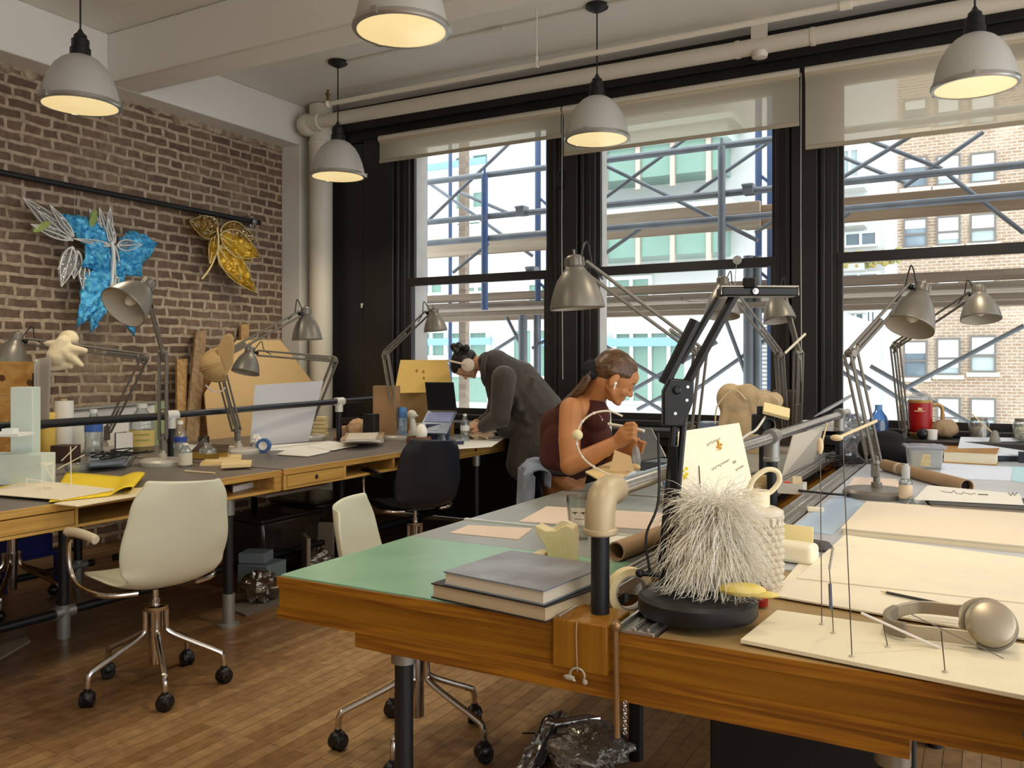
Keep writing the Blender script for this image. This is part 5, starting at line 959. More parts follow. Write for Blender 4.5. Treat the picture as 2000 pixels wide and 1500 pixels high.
# plank box, white tower model, rolls on the far left
p = atd(30, 900, 4.3); c = [atd(-60, 705, 4.25), atd(66, 706, 4.25)]
r = thing('plank_panel', 'yellow pine plank panel standing on the table at far left', 'panel', (atz(20, 890, T)))
b = B(); q0, q1 = atz(-70, 905, T), atz(67, 905, T); zt = atd(30, 705, dep(q1)).z; d = (q1 - q0).normalized(); nn = V((-d.y, d.x, 0))
for k in range(3): z0, z1 = T + (zt - T) * k / 3, T + (zt - T) * (k + 1) / 3 - .003; b.add([q0 + V((0, 0, z0 - T)), q1 + V((0, 0, z0 - T)), q1 + V((0, 0, z1 - T)), q0 + V((0, 0, z1 - T))] + [k2 + nn * .02 for k2 in (q0 + V((0, 0, z0 - T)), q1 + V((0, 0, z0 - T)), q1 + V((0, 0, z1 - T)), q0 + V((0, 0, z1 - T)))], [(0, 1, 2, 3), (7, 6, 5, 4), (0, 4, 5, 1), (1, 5, 6, 2), (2, 6, 7, 3), (3, 7, 4, 0)])
b.build('planks', wood('pine', (204, 158, 88), (176, 124, 60), 0, .5, .6), r)
b = B(); b.box(q1 + V((0, 0, (zt - T) * .44)) + d * .008, (.014, .03, (zt - T) * .88)); b.build('black_edge', M_BLACK, r)
b = B()
for (u, v) in ((58, 747), (4, 738)): qk = atd(u, v, dep(q1) - .006); b.lathe([(0, .001), (.016, .002), (.018, .0)], 12, TR(qk, -nn))
b.build('knots', mat('knot_brown', (96, 58, 28), .7), r)
M_STYR = mat('mint_foam', (206, 220, 214), .7); r = thing('tower_model', 'pale mint foam model with a tower at far left of the table', 'model', LT(35, 950))
def cuboid(b, u0, u1, vt, vb, dd, th, zb=T):
    a, q = atz(u0, vb, zb), atz(u1, vb, zb); dpt = dep(a); q = atd(u1, vb, dpt); z1 = atd(u0, vt, dpt).z; mid = (a + q) / 2; w_ = (q - a).length
    b.box(V((mid.x, mid.y, (zb + z1) / 2)) + FW * th / 2, (w_, th, z1 - zb), rz=YAW)
b = B(); cuboid(b, 20, 64, 756, 940, 0, .07); b.build('tower', M_STYR, r, bevel=.003); b = B(); cuboid(b, -40, 82, 888, 948, 0, .12); b.build('base_block', M_STYR, r, bevel=.003)
b = B(); cuboid(b, -30, 46, 846, 858, 0, .16, T + .2) if False else b.box(atd(10, 848, 3.95), (.2, .14, .012), rz=YAW); b.box(atd(20, 842, 3.95), (.05, .05, .025), rz=YAW); b.build('floor_plate', mat('model_white', (226, 230, 230), .6), r); b = B(); cuboid(b, -30, 30, 856, 900, 0, .08); b.build('lower_wall', thin_glass('mint_acrylic', (214, 230, 226), .08, .1, .7, (206, 222, 218)), r)
for (u, vb, vt, rr, m, lab, nm) in ((90, 896, 806, .05, mat('yellow_roll', (236, 200, 96), .5, noise=(6, .5), c2=(214, 176, 70)), 'roll of yellow paper standing behind the black rail', 'paper_roll'), (124, 892, 783, .056, mat('towel_white', (238, 234, 226), .8, bump=(40, .2)), 'white roll of paper towels standing behind the black rail', 'paper_towel')):
    p = atz(u, vb, T); d = dep(p); h = (vb - vt) * d / FPX; r = thing(nm, lab, 'roll', p); b = B(); b.lathe([(.018, .002), (rr * .98, 0), (rr, .004), (rr, h - .004), (rr * .97, h), (.02, h), (.02, h - .02)], 28, TR(p)); b.build('roll', m, r)
    b = B(); b.lathe([(.016, h - .03), (.02, h - .03), (.02, h + .012), (.016, h + .012)], 16, TR(p)); b.build('core', mat('core_card', (206, 186, 150), .8), r)
a = atd(66, 700, 4.62); b = B(); b.grid(lambda u, v: atd(66 + u * (34 - 4 * v), 702 + v * 140 - 6 * u, 4.62 + .02 * sin(u * 5)), 6, 8); one('plastic_sheet', 'milky hanging sheet beside the pine plank panel', 'sheet', b, thin_glass('milky_sheet', (240, 238, 234), .05, .3, .6, (226, 220, 210)), solid=.001)
# whiteboard, green card, planks and ply leaning on the bricks
def lean(name, lab, cat, pxs, m, th=.015, mats_extra=None, bev=.002):
    c = pxs; n = (c[1] - c[0]).cross(c[-1] - c[0]).normalized() * th; k = len(c)
    if n.dot(FW) < 0: n = -n
    b = B(); b.add(list(c) + [q + n for q in c], [tuple(range(k)), tuple(range(2 * k - 1, k - 1, -1))] + [(i, k + i, k + (i + 1) % k, (i + 1) % k) for i in range(k)])
    return one(name, lab, cat, b, m, bevel=bev)
dW = lambda u, v, off=.12: atx(u, v, XB + off)
X5 = -5.02
lean('whiteboard', 'whiteboard with a grey top rail leaning behind the bottles', 'board', [atx(138, 902, X5), atx(302, 880, X5), atx(302, 786, X5 - .04), atx(138, 800, X5 - .04)], mat('whiteboard', (236, 232, 222), .3))
b = B(); b.tube([atx(138, 801, X5 - .02), atx(302, 787, X5 - .02)], .013, 8); one('whiteboard_rail', 'grey rail along the top edge of the whiteboard', 'rail', b, mat('rail_grey', (140, 140, 136), .4, .4))
lean('green_card', 'sage green card leaning by the whiteboard', 'card', [atx(300, 880, -5.05), atx(322, 877, -5.05), atx(322, 783, -5.07), atx(300, 786, -5.07)], mat('sage', (150, 166, 122), .8), .006)
M_LUMB = wood('lumber', (196, 160, 108), (164, 124, 76), 2, .7)
def board(lab, b0, b1, t1, t0, m=M_LUMB, th=.03):
    return lean('lumber_board', lab, 'board', [b0, b1, t1, t0], m, th)
board('long grey-brown board tilted on the bricks behind the cap', atx(362, 872, -5.2), atx(388, 868, -5.2), atx(404, 644, XB + .06), atx(383, 648, XB + .06), wood('lumber_grey', (170, 142, 108), (136, 106, 76), 2, .8))
board('short yellowish board standing behind the large silver lamp', atx(347, 874, -5.22), atx(362, 871, -5.22), atx(367, 700, XB + .08), atx(346, 702, XB + .08))
board('short brown board between the cap and the tan ply', atx(388, 868, -5.24), atx(412, 864, -5.24), atx(408, 700, XB + .12), atx(388, 700, XB + .12), wood('lumber_brown', (150, 110, 68), (116, 80, 46), 2, .8))
board('narrow pale board whose end shows above the tan plywood', atx(470, 850, -5.3), atx(486, 848, -5.3), atx(487, 632, XB + .05), atx(471, 634, XB + .05))
lean('plywood_sheet', 'large tan plywood sheet with clipped corner leaning in the corner', 'sheet', [atx(408, 862, -5.16), atx(610, 838, -5.16), atx(610, 745, -5.3), atx(548, 664, -5.42), atx(462, 664, -5.42), atx(400, 768, -5.28)], mat('tan_ply', (222, 186, 130), .6, noise=(2, .4), c2=(206, 168, 112)), .012)
p = LT(380, 878); b = B(); b.lathe([(0, 0), (.035, 0), (.037, .004), (.037, .07), (.03, .072)], 20, TR(LT(398, 872))); one('dark_glass', 'dark glass tumbler behind the glass ink jar', 'glass', b, thin_glass('smoked_glass', (90, 76, 62), .15, .03, .3, (60, 46, 36)))
p = LT(406, 886, T + .055); r = thing('ink_jar', 'squat clear glass jar on top of the dark book', 'jar', p); b = B(); b.lathe([(0, 0), (.045, 0), (.05, .008), (.048, .025), (.024, .04), (.02, .045), (.022, .06), (.018, .06)], 24, TR(p)); b.build('glass', M_WATERB, r)
book('thick dark book with a gold spine under the glass jar', [(374, 897), (386, 884), (448, 884), (445, 900)], T + .001, .052, mat('dark_book', (52, 36, 28), .5), mat('gold_edge', (196, 158, 74), .4, .4))
for i, (px, z, h) in enumerate(([[(390, 911), (395, 903), (492, 902), (490, 909)], T + .001, .012], [[(432, 915), (434, 908), (492, 906), (490, 912)], T + .013, .018], [[(427, 901), (430, 894), (472, 893), (472, 899)], T + .001, .02], [[(398, 905), (400, 900), (470, 898), (470, 904)], T + .014, .01])):
    flat('wood_strip', ('longest flat wood strip in the heap before the dark book', 'square wood stick at the front of the heap before the dark book', 'short wood strip beside the capped lamp base', 'thin wood strip across the heap before the dark book')[i], 'wood', px, z, h, mat('basswood', (226, 200, 146), .6), 'wood strips on the brick wall table', bevel=.001)
a, q = LT(362, 920, T + .005), LT(419, 924, T + .005); b = B(); b.cyl(a, q, .005, n=6); one('pencil', 'pale pencil on the brick wall table beside the silver lamp base', 'pencil', b, M_STICK)
# yellow paper, white sheet, wire model
flat('paper_stack', 'pale folded paper under the yellow sheet', 'paper', [(105, 985), (205, 958), (312, 952), (295, 965), (150, 990)], T + .001, .004, mat('fold_cream', (238, 226, 196), .7))
A_, B_, C_, D_ = LT(95, 985), LT(130, 925), LT(283, 938), LT(258, 968)
def yel(u, v):
    p = (A_ * (1 - u) + D_ * u) * (1 - v) + (B_ * (1 - u) + C_ * u) * v; k = max(0, u - .72) / .28; p = p.copy(); p.z = T + .009 + .03 * sin(k * pi * .6) ; 
    return p
b = B(); b.grid(yel, 24, 6)
n1 = len(b.v)
def yel2(u, v):
    e = yel(1, v); k = u * pi; return e + (C_ - B_).normalized() * .02 * sin(k) + V((0, 0, -.014 * (1 - cos(k)))) - (C_ - B_).normalized() * .05 * u
b.grid(yel2, 8, 6); o = one('yellow_paper', 'bright yellow sheet curling at one end on the near brick wall table', 'paper', b, mat('yellow_sheet', (240, 208, 28), .6), solid=.0012)
flat('white_board', 'white card lying over the yellow sheet at far left', 'card', [(-30, 965), (60, 937), (228, 957), (118, 977)], T + .012, .003, mat('white_card', (234, 224, 202), .6))
flat('yellow_card', 'strip of yellow card under the white card at the left edge', 'card', [(-20, 968), (-20, 956), (60, 940), (60, 955)], T + .001, .003, mat('yellow_sheet', (240, 208, 28), .6))
r = thing('stick_model', 'model of thin white sticks standing on the white card', 'model', LT(90, 945)); M_WS = mat('stick_white', (232, 224, 206), .6)
for (a, q) in (((52, 948), (52, 934)), ((82, 962), (80, 938)), ((104, 958), (103, 900)), ((139, 953), (138, 872))): pa = atz(a[0], a[1], T + .015); b = B(); b.cyl(pa, atd(q[0], q[1], dep(pa)), .0022, n=6); b.build('stick', M_WS, r)
for (a, q, d) in (((50, 935), (104, 942), 3.75), ((86, 908), (104, 938), 3.8), ((80, 938), (82, 962), 3.7), ((112, 916), (165, 888), 3.95), ((120, 900), (150, 871), 3.95)): b = B(); b.cyl(atd(*a, d), atd(*q, d), .0022, n=6); b.build('stick', M_WS, r)
b = B(); b.lathe([(0, 0), (.03, 0), (.03, .006), (0, .007)], 16, TR(atd(90, 907, 3.85))); b.build('round_plate', M_WS, r)
p = LT(72, 930); b = B(); crumple(b, p + V((0, 0, .035)), (.07, .05, .035), seed=3, amp=.2); one('dark_stones', 'dark brown lump beside the mint foam model', 'lump', b, mat('dark_lump', (64, 54, 44), .8, noise=(20, .8), c2=(100, 90, 76)))
p = LT(112, 905); b = B(); b.box(p + V((0, .05, .05)), (.12, .1, .1), rz=.3); one('dark_box', 'dark brown box behind the white stick model', 'box', b, mat('umber', (66, 48, 38), .7), bevel=.003)
p = LT(150, 925); b = B(); b.lathe([(0, .003), (.03, .0), (.055, .02), (.065, .05), (.062, .05), (.05, .02), (.0, .005)], 24, TR(p)); one('glass_bowl', 'crumpled clear plastic cup behind the yellow sheet', 'cup', b, M_WATERB)
for k in range(3):
    z = T + .001 + k * .016; flat('notebook', ('grey notebook lowest in the pile before the lemonade bottle', 'grey notebook in the middle of the pile before the lemonade bottle', 'blue-grey notebook on top of the pile before the lemonade bottle')[k], 'book', [(165 + 4 * k, 916 - 2 * k), (175, 893), (268 - 6 * k, 888), (252 - 5 * k, 912 - 3 * k)], z, .014, mat('nb_%d' % k, ((96, 96, 98), (150, 150, 148), (112, 122, 136))[k], .5), 'notebooks before the lemonade bottle', bevel=.002)
b = B(); rg = random.Random(21); q = LT(235, 896, T + .055)
for k in range(3): b.tube(spline([q + V((rg.uniform(-.1, .14), rg.uniform(-.14, .14), rg.uniform(0, .05))) for _ in range(7)], 5), .004, 6)
one('headphone_cable', 'loops of black cable lying on the grey notebooks', 'cable', b, M_BLACK)
# plush toy hanging on the lamp arm
c0 = atd(128, 690, 5.15); r = thing('plush_toy', 'cream plush animal hanging over the lamp arm by the bricks', 'toy', c0)
g = lambda u, v, d=5.15: atd(u, v, d)
b = B(); b.cap(g(124, 668), g(112, 696), .042, .062); b.cap(g(112, 696), g(104, 702), .055, .04); b.cap(g(126, 660), g(122, 672), .022, .04); b.cap(g(110, 674), g(82, 669), .034, .012); b.cap(g(126, 686), g(160, 714), .045, .014); b.cap(g(140, 682), g(166, 685), .03, .018); b.cap(g(118, 712), g(138, 717), .018, .016); b.cap(g(138, 717), g(104, 720), .012, .02); b.ell(g(134, 662, 5.25), (.075, .05, .055)); b.build('body', mat('plush_cream', (236, 220, 184), .95, bump=(50, .4), sheen=.4), r, remesh=.009, smooth=2)
# cap on a lamp elbow
c0 = atd(425, 706, 5.1); r = thing('baseball_cap', 'tan baseball cap hung over the elbow of a desk lamp', 'cap', c0); M_CAP = mat('tan_twill', (190, 158, 108), .85, bump=(40, .25))
up_ = (RT * -.62 + V((0, 0, -.2)) - FW * .35).normalized()
G = lambda u, v, d=5.1: atd(u, v, d); b = B(); Cx = (RT * -.88 + V((0, 0, -.28)) - FW * .3).normalized(); Tc = TR(G(430, 712), Cx, V((0, 0, 1)))
b.grid(lambda u, v: V((.102 * sqrt(max(0, 1 - (v * .99) ** 2.6)) * cos(2 * pi * u) * (1.12), .102 * sqrt(max(0, 1 - (v * .99) ** 2.6)) * sin(2 * pi * u), .125 * v * (1 + .03 * sin(6 * pi * u)) - .012)) , 36, 14, Tc)
for k in range(6): b.tube([V((.104 * 1.12 * sqrt(1 - v ** 2.6) * cos(k * pi / 3), .104 * sqrt(1 - v ** 2.6) * sin(k * pi / 3), .125 * v - .01)) for v in (0, .2, .4, .6, .8, .95, .99)], .002, 5, Tc)
b.ell((0, 0, .116), (.008, .008, .005), Tc); b.build('crown', M_CAP, r, solid=.003)
b = B(); A0, A1 = Tc @ V((-.06, .085, .0)) if False else Tc @ V((.085, -.085, 0)), Tc @ V((.085, .085, 0))
def brim(u, v):
    p = A0.lerp(A1, u); out = (RT * .5 + V((0, 0, .8)) - FW * .1).normalized(); return p + out * (v * (.16 - .06 * (2 * u - 1) ** 2) + .035 * (1 - (2 * u - 1) ** 2)) + Cx * .02 * (1 - (2 * u - 1) ** 2)
b.grid(brim, 12, 8); b.build('brim', M_CAP, r, solid=.005)
b = B(); b.tube(spline([G(402, 752), G(412, 762), G(428, 766), G(440, 757)], 4), .005, 6); b.build('strap', M_WHITE, r)
# blue tape, papers, white board
p = LT(515, 884); r = thing('tape_roll', 'roll of blue tape on edge beside the capped lamp base', 'tape', p); Tq = TR(p + V((0, 0, .045)), V((.5, -.85, 0))); b = B(); b.lathe([(.026, -.02), (.045, -.02), (.045, .02), (.026, .02), (.026, -.02)], 28, Tq, caps=False); b.build('tape', mat('painter_blue', (64, 104, 160), .5), r); b = B(); b.lathe([(.0, -.012), (.027, -.021), (.027, .021), (0, .014)], 24, Tq, caps=False); b.build('core', M_WHITE, r)
b = B(); p = LT(500, 872); crumple(b, p + V((0, 0, .04)), (.04, .03, .045), seed=7, amp=.2); one('tissue', 'crumpled tissue behind the blue tape', 'tissue', b, M_PAPER)
cb = [LT(488, 872), LT(603, 862), atd(632, 744, 6.25), atd(498, 752, 5.95)]
lean('presentation_board', 'white board standing up behind the black rail near the corner', 'board', cb, mat('panel_white', (206, 206, 210), .5), .005)
for i, (px, z) in enumerate(([[(500, 880), (505, 872), (640, 862), (655, 866), (590, 880)], T + .001], [[(540, 888), (575, 872), (660, 872), (640, 884), (600, 892)], T + .004], [[(350, 884), (352, 868), (460, 872), (440, 884)], T + .001], [[(600, 872), (640, 861), (700, 870), (650, 880)], T + .007])):
    flat('paper_sheet', ('white papers in front of the standing white board', 'loose white sheet nearest the edge before the standing white board', 'white paper behind the glass jar on the dark book', 'white sheet overlapping others toward the stacked wooden books')[i], 'paper', px, z, .0025, M_PAPER, 'papers on the brick wall tables')
for k in range(5):
    p = LT(624, 852) + V((rg.uniform(-.015, .015), 0, .001 + k * .031)); b = B(); b.box(p + V((0, 0, .014)), (.11, .06, .028), rz=.3 + rg.uniform(-.2, .2))
    one('yellow_block', ('pale yellow block at the bottom of the little stack by the corner', 'pale yellow block second from the bottom of the stack by the corner', 'pale yellow block in the middle of the stack by the corner', 'pale yellow block second from the top of the stack by the corner', 'pale yellow block on top of the stack by the corner')[k], 'block', b, mat('block_yellow', (240, 222, 168), .6), 'yellow blocks by the corner', bevel=.002)
p = LT(688, 858); b = B(); b.box(p + V((0, 0, .05)), (.26, .14, .1), rz=.2, taper=.7); crumple(b, p + V((.06, 0, .07)), (.1, .08, .08), seed=6, amp=.2); one('paper_bag', 'crushed tan paper bag by the corner pipe', 'bag', b, mat('kraft_bag2', (186, 152, 118), .8, bump=(14, .7)), remesh=.012, smooth=2)
p = LT(725, 862); b = B(); b.box(p + V((0, 0, .1)), (.09, .09, .2), rz=.2); one('black_box', 'upright black box beside the tan paper bag', 'box', b, M_BLACKP, bevel=.004)
p = LT(752, 858); b = B(); b.box(p + V((0, .02, .2)), (.18, .1, .4), rz=.25); one('cardboard_box', 'tall brown cardboard box behind the far desk lamp', 'box', b, mat('kraft_box2', (172, 136, 98), .8, noise=(5, .3)), bevel=.003)
cb = [atd(770, 768, 6.6), atd(884, 765, 6.6), atd(872, 703, 6.7), atd(782, 703, 6.7)]
cb = [V((q.x, min(q.y, 5.98), q.z)) for q in cb]
r = thing('pin_board', 'yellow board propped under the left window behind the laptop', 'board', cb[0]); b = B(); Ny = V((0, .015, 0)); b.add(cb + [q + Ny for q in cb], [(0, 1, 2, 3), (7, 6, 5, 4), (0, 4, 5, 1), (1, 5, 6, 2), (2, 6, 7, 3), (3, 7, 4, 0)]); b.build('board', mat('yellow_ply', (232, 196, 112), .6, noise=(4, .3), c2=(220, 180, 96)), r)
b = B(); b.box((cb[0] + cb[1]) / 2 + V((0, .03, -.16)), (.5, .03, .34)); b.build('kraft_back', mat('kraft_box', (190, 156, 110), .8), r)
b = B()
for (u, v) in ((814, 724), (827, 726), (828, 738)): q = aty(u, v, cb[0].y - .012); b.ell(q, (.012, .004, .014), n=10, m=6)
b.build('knots', mat('knot_tan', (196, 152, 70), .7), r)
p = LT(786, 846); p = LT(786, 858); r = thing('spray_can', 'blue and white spray can beside the far desk lamp', 'can', p); b = B(); b.lathe([(0, 0), (.032, 0), (.033, .004), (.033, .16)], 22, TR(p)); b.build('can', mat('can_blue', (110, 160, 214), .4, noise=(30, .8), c2=(226, 232, 240)), r); b = B(); b.lathe([(.033, .16), (.034, .165), (.034, .225), (.026, .24), (0, .242)], 22, TR(p)); b.build('cap', mat('can_cap', (86, 140, 206), .4), r)
p = LT(808, 860); r = thing('bird_figurine', 'white bird figurine with a long neck before the yellow board', 'figurine', p); b = B(); b.ell(p + V((0, 0, .05)), (.045, .035, .05)); b.cap(p + V((.0, 0, .07)), p + V((-.012, 0, .15)), .03, .022); b.ell(p + V((-.018, 0, .19)), (.04, .032, .035)); b.cap(p + V((.02, 0, .185)), p + V((.04, 0, .18)), .012, .006); b.build('body', mat('porcelain', (228, 226, 216), .3), r, remesh=.006, smooth=3)
p = LT(831, 856); b = B(); b.box(p + V((0, 0, .06)), (.12, .08, .11), rz=.2); one('mint_box', 'small mint green box behind the white bird figurine', 'box', b, mat('mint_card', (190, 206, 188), .7), bevel=.004)
# laptop
hm = atd(864, 804, 6.0)
r = thing('laptop', 'open laptop with a dark screen, propped up before the bending person', 'laptop', V((hm.x, hm.y, T)))
d = (RT * .93 + FW * -.3).normalized(); dn = (RT * .3 - FW * .8 - V((0, 0, .5))).normalized(); dn = (dn - d * dn.dot(d)).normalized(); up_l = d.cross(-dn); W_ = .19 * 1.15
up_l = up_l if up_l.z > 0 else -up_l
Tb = MX.Translation(hm) @ MX((d, -dn, up_l)).transposed().to_4x4(); LD = .235
b = B(); b.box((0, -LD / 2, .0), (W_, LD, .014), Tb); b.build('base', mat('laptop_grey', (112, 120, 140), .4, .5), r, bevel=.003)
b = B()
for i in range(5):
    for k in range(11): b.box((-.088 + k * .0176, -.03 - i * .02, .009), (.0145, .016, .004), Tb)
b.build('keyboard', mat('keys_lilac', (150, 160, 206), .6), r); b = B(); b.box((0, -.18, .0075), (.08, .06, .002), Tb); b.build('trackpad', mat('pad_grey', (130, 138, 160), .4), r)
Ts = MX.Translation(hm + V((0, 0, .008))) @ MX((d, (V((0, 0, 1)) - RT * .12 + FW * .1).normalized(), -d.cross((V((0, 0, 1)) - RT * .12 + FW * .1).normalized()))).transposed().to_4x4()
b = B(); b.box((0, .1, 0), (W_, .2, .008), Ts); b.build('lid', M_BLACKP, r, bevel=.003)
sg = -1 if (Ts @ V((0, .1, .01)) - CP).length > (Ts @ V((0, .1, -.01)) - CP).length else 1
b = B(); b.box((0, .102, sg * .0045), (W_ - .012, .18, .001), Ts); b.build('screen', mat('screen_dark', (12, 14, 22), .12), r)
b = B(); q = hm + dn * .1; b.box((q.x, q.y, T + (q.z - T) * .45), (.16, .1, (q.z - T) * .88), rz=YAW); b.build('stand', mat('navy_stand', (44, 52, 80), .6), r, bevel=.004)
hm2 = LT(878, 868); Tb = MX.Translation(hm2 + V((0, 0, .027))) @ MX.Rotation(YAW, 4, 'Z')
b = B(); b.box((.0, 0, -.016), (.2, .09, .02), Tb); one('dark_pouch', 'dark blue folded pouch in front of the laptop', 'pouch', b, mat('navy_pouch', (44, 52, 88), .7), bevel=.006)
for k, (px, h, cc) in enumerate(([[(664, 868), (672, 852), (756, 850), (748, 866)], .03, (196, 170, 140)], [[(668, 866), (676, 851), (752, 849), (744, 864)], .024, (176, 150, 122)], [[(674, 863), (682, 850), (740, 848), (732, 861)], .014, (206, 196, 180)])):
    book(('tan hardback lowest in the pile beside the corner rail post', 'brown book in the middle of the pile beside the corner rail post', 'pale notebook on top of the pile beside the corner rail post')[k], px, T + .001 + (0, .031, .056)[k], h, mat('bk_%d' % k, cc, .7), M_PAPER, 'books by the corner rail post')
p = LT(818, 874); r = thing('clay_bowl', 'brown clay bowl holding a bright white light bulb shaped thing', 'bowl', p); b = B(); b.lathe([(0, 0), (.06, 0), (.085, .03), (.085, .06), (.076, .075), (.07, .072), (.076, .055), (.07, .03), (0, .012)], 28, TR(p)); b.build('bowl', mat('terracotta', (112, 66, 42), .5, noise=(14, .6), c2=(84, 48, 34)), r); b = B(); b.ell(p + V((.02, 0, .1)), (.042, .042, .06)); b.build('white_egg', mat('egg_white', (244, 240, 230), .4), r)
p = LT(862, 872); r = thing('clamp_figure', 'grey two-legged clamp standing by the laptop', 'clamp', p); b = B(); b.cap(p + V((-.035, 0, .0)), p + V((.0, 0, .1)), .016, .02); b.cap(p + V((.035, -.01, .0)), p + V((.0, 0, .1)), .016, .02); b.ell(p + V((0, 0, .11)), (.025, .02, .03)); b.build('body', mat('blue_grey_rubber', (112, 124, 140), .5), r, remesh=.005, smooth=2)
for k in range(4):
    p = LT(832 + k * 9, 858 + (k % 2) * 4); b = B(); b.lathe([(0, 0), (.02, 0), (.026, .03), (.018, .05), (0, .052)], 16, TR(p)); one('white_cup', ('small white cup left of the row by the laptop', 'small white cup second in the row by the laptop', 'small white cup third in the row by the laptop', 'small white cup nearest the clamp by the laptop')[k], 'cup', b, M_WATERB, 'little cups by the laptop')
flat('phone', 'dark brown phone lying on the table before the clay bowl', 'phone', [(788, 884), (791, 877), (816, 877), (815, 884)], T + .001, .009, mat('phone_case', (72, 46, 36), .5), bevel=.003)
b = B(); b.cyl(LT(818, 880, T + .008), LT(868, 882, T + .008), .007, n=8); one('black_pen', 'black marker pen on the table beside the dark phone', 'pen', b, M_BLACKP)
flat('paper_sheet', 'white paper under the wrists of the bending person', 'paper', [(850, 880), (870, 862), (985, 856), (960, 873)], T + .001, .002, M_PAPER)
p = LT(936, 858); b = B(); crumple(b, p + V((0, 0, .06)), (.12, .08, .06), seed=12, amp=.25); b.cyl(p + V((-.06, 0, .11)), p + V((.05, 0, .09)), .022, n=10); one('paper_scraps', 'heap of crumpled tan paper between bottle and bending person', 'paper', b, mat('scrap_paper', (214, 190, 156), .8), sharp=50)
b = B(); q = V((-3.285, 4.99, T - .02)); b.tube([q + V((.004, cos(a) * .035, -.03 + sin(a) * .04)) for a in [k * pi / 10 for k in range(21)]], .0025, 6); one('hanging_cable', 'loop of black cable hanging over the drawer edge', 'cable', b, M_BLACK)
# things in the open shelves
flat('shelf_papers', 'white paper pile in the open shelf of the near brick wall table', 'paper', [(455, 962), (450, 950), (520, 934), (524, 944)], T - .098, .03, M_PAPER)
flat('shelf_papers', 'white paper pile in the open shelf of the far brick wall table', 'paper', [(676, 913), (674, 904), (730, 897), (733, 903)], T - .098, .03, M_PAPER)

# ================================================================== hanging wings
M_IRI = thin_glass('iridescent_film', (232, 240, 236), .25, .15, .55, (222, 228, 232)); M_IRIR = mat('film_rib', (232, 230, 224), .3, .05)
def foil(name, c, c2):
    return mat(name, c, .3, .25, noise=(30, 1.0), c2=c2, bump=(34, 1.0))
M_BLUEF = foil('blue_foil', (112, 212, 250), (40, 144, 216)); M_GOLDF = mat('gold_film', (222, 178, 48), .25, .35, noise=(12, .8), c2=(172, 124, 30), bump=(26, .8))
M_GOLDT = thin_glass('gold_clear', (244, 216, 130), .15, .1, .35, (226, 182, 70))
def petal(b, base, tip, wd, d0=0, bul=.03, n=24, seed=0, curl=0, jag=0):
    """leaf shaped membrane between two pixels in front of the bricks"""
    A = atx(base[0], base[1], XB + .12 + d0); Z = atx(tip[0], tip[1], XB + .14 + d0 + curl); ax_ = Z - A; L_ = ax_.length; s = V((1, 0, 0)).cross(ax_).normalized(); rg = random.Random(seed)
    jg = [1 + rg.uniform(-jag, jag) for _ in range(n + 1)]; nz = {}; am = .012 if jag else .003
    def fn(u, v):
        w_ = sin(pi * min(1, max(.02, v)) ** .75) * wd * L_ * jg[int(v * n)]; return A + ax_ * v + s * (2 * u - 1) * w_ + V((bul * (1 - (2 * u - 1) ** 2) * sin(pi * v) + .006 * sin(15 * u + 13 * v + seed) + rg.uniform(-am, am), 0, rg.uniform(-am, am) * .3))
    b.grid(fn, 12, n); return A, Z, s, L_
def rib(b, base, tip, wd, d0=0, curl=0, r=.0065):
    A = atx(base[0], base[1], XB + .13 + d0); Z = atx(tip[0], tip[1], XB + .15 + d0 + curl); ax_ = Z - A; L_ = ax_.length; s = V((1, 0, 0)).cross(ax_).normalized()
    for sg in (-1, 0, 1): b.tube([A + ax_ * t + s * sg * sin(pi * t ** .75) * wd * L_ + V((.012, 0, 0)) for t in [k / 12 for k in range(13)]], [r * (1 - .6 * k / 12) for k in range(13)], 5)
r = thing('foil_wings', 'blue foil and iridescent film wings hanging on the brick wall', 'wings', atx(218, 480, XB + .15))
BL = [((218, 482), (118, 418), .17, 1), ((215, 488), (160, 520), .34, 2), ((228, 492), (308, 476), .27, 3), ((232, 490), (276, 540), .33, 4), ((212, 512), (152, 638), .15, 5), ((208, 540), (178, 648), .14, 6), ((228, 560), (262, 656), .13, 7), ((206, 500), (172, 518), .3, 8), ((226, 500), (238, 570), .14, 9)]
for (a, t, w_, s) in BL:
    b = B(); petal(b, a, t, w_ * 1.35, .03 + .01 * (s % 3), .04, seed=s, jag=.14); o = b.build('blue_petal', M_BLUEF, r, solid=.003)
CLR = [((138, 468), (42, 386), .12), ((140, 470), (70, 410), .1), ((138, 468), (58, 438), .1), ((142, 462), (95, 400), .1), ((205, 470), (172, 408), .14), ((210, 470), (192, 406), .12), ((212, 472), (213, 404), .1), ((140, 482), (118, 560), .17), ((150, 490), (142, 545), .2), ((165, 515), (160, 565), .2), ((226, 480), (275, 478), .2), ((222, 475), (208, 425), .13), ((220, 480), (200, 560), .1), ((222, 480), (225, 580), .09), ((218, 480), (140, 466), .05)]
for i, (a, t, w_) in enumerate(CLR):
    b = B(); petal(b, a, t, w_ * 1.15, .02 + .012 * (i % 4), .02, seed=i + 20); o = b.build('film_petal', M_IRI, r); b = B(); rib(b, a, t, w_, .02 + .012 * (i % 4)); b.build('petal_rim', M_IRIR, o)
for (u, v, a) in ((82, 443, .6), (182, 428, 1.3)):
    b = B(); q = atx(u, v, XB + .2); b.ell(q, (.006, .07, .025), R=MX.Rotation(a, 3, 'X')); b.build('green_spot', mat('leaf_spot', (150, 170, 90), .5), r)
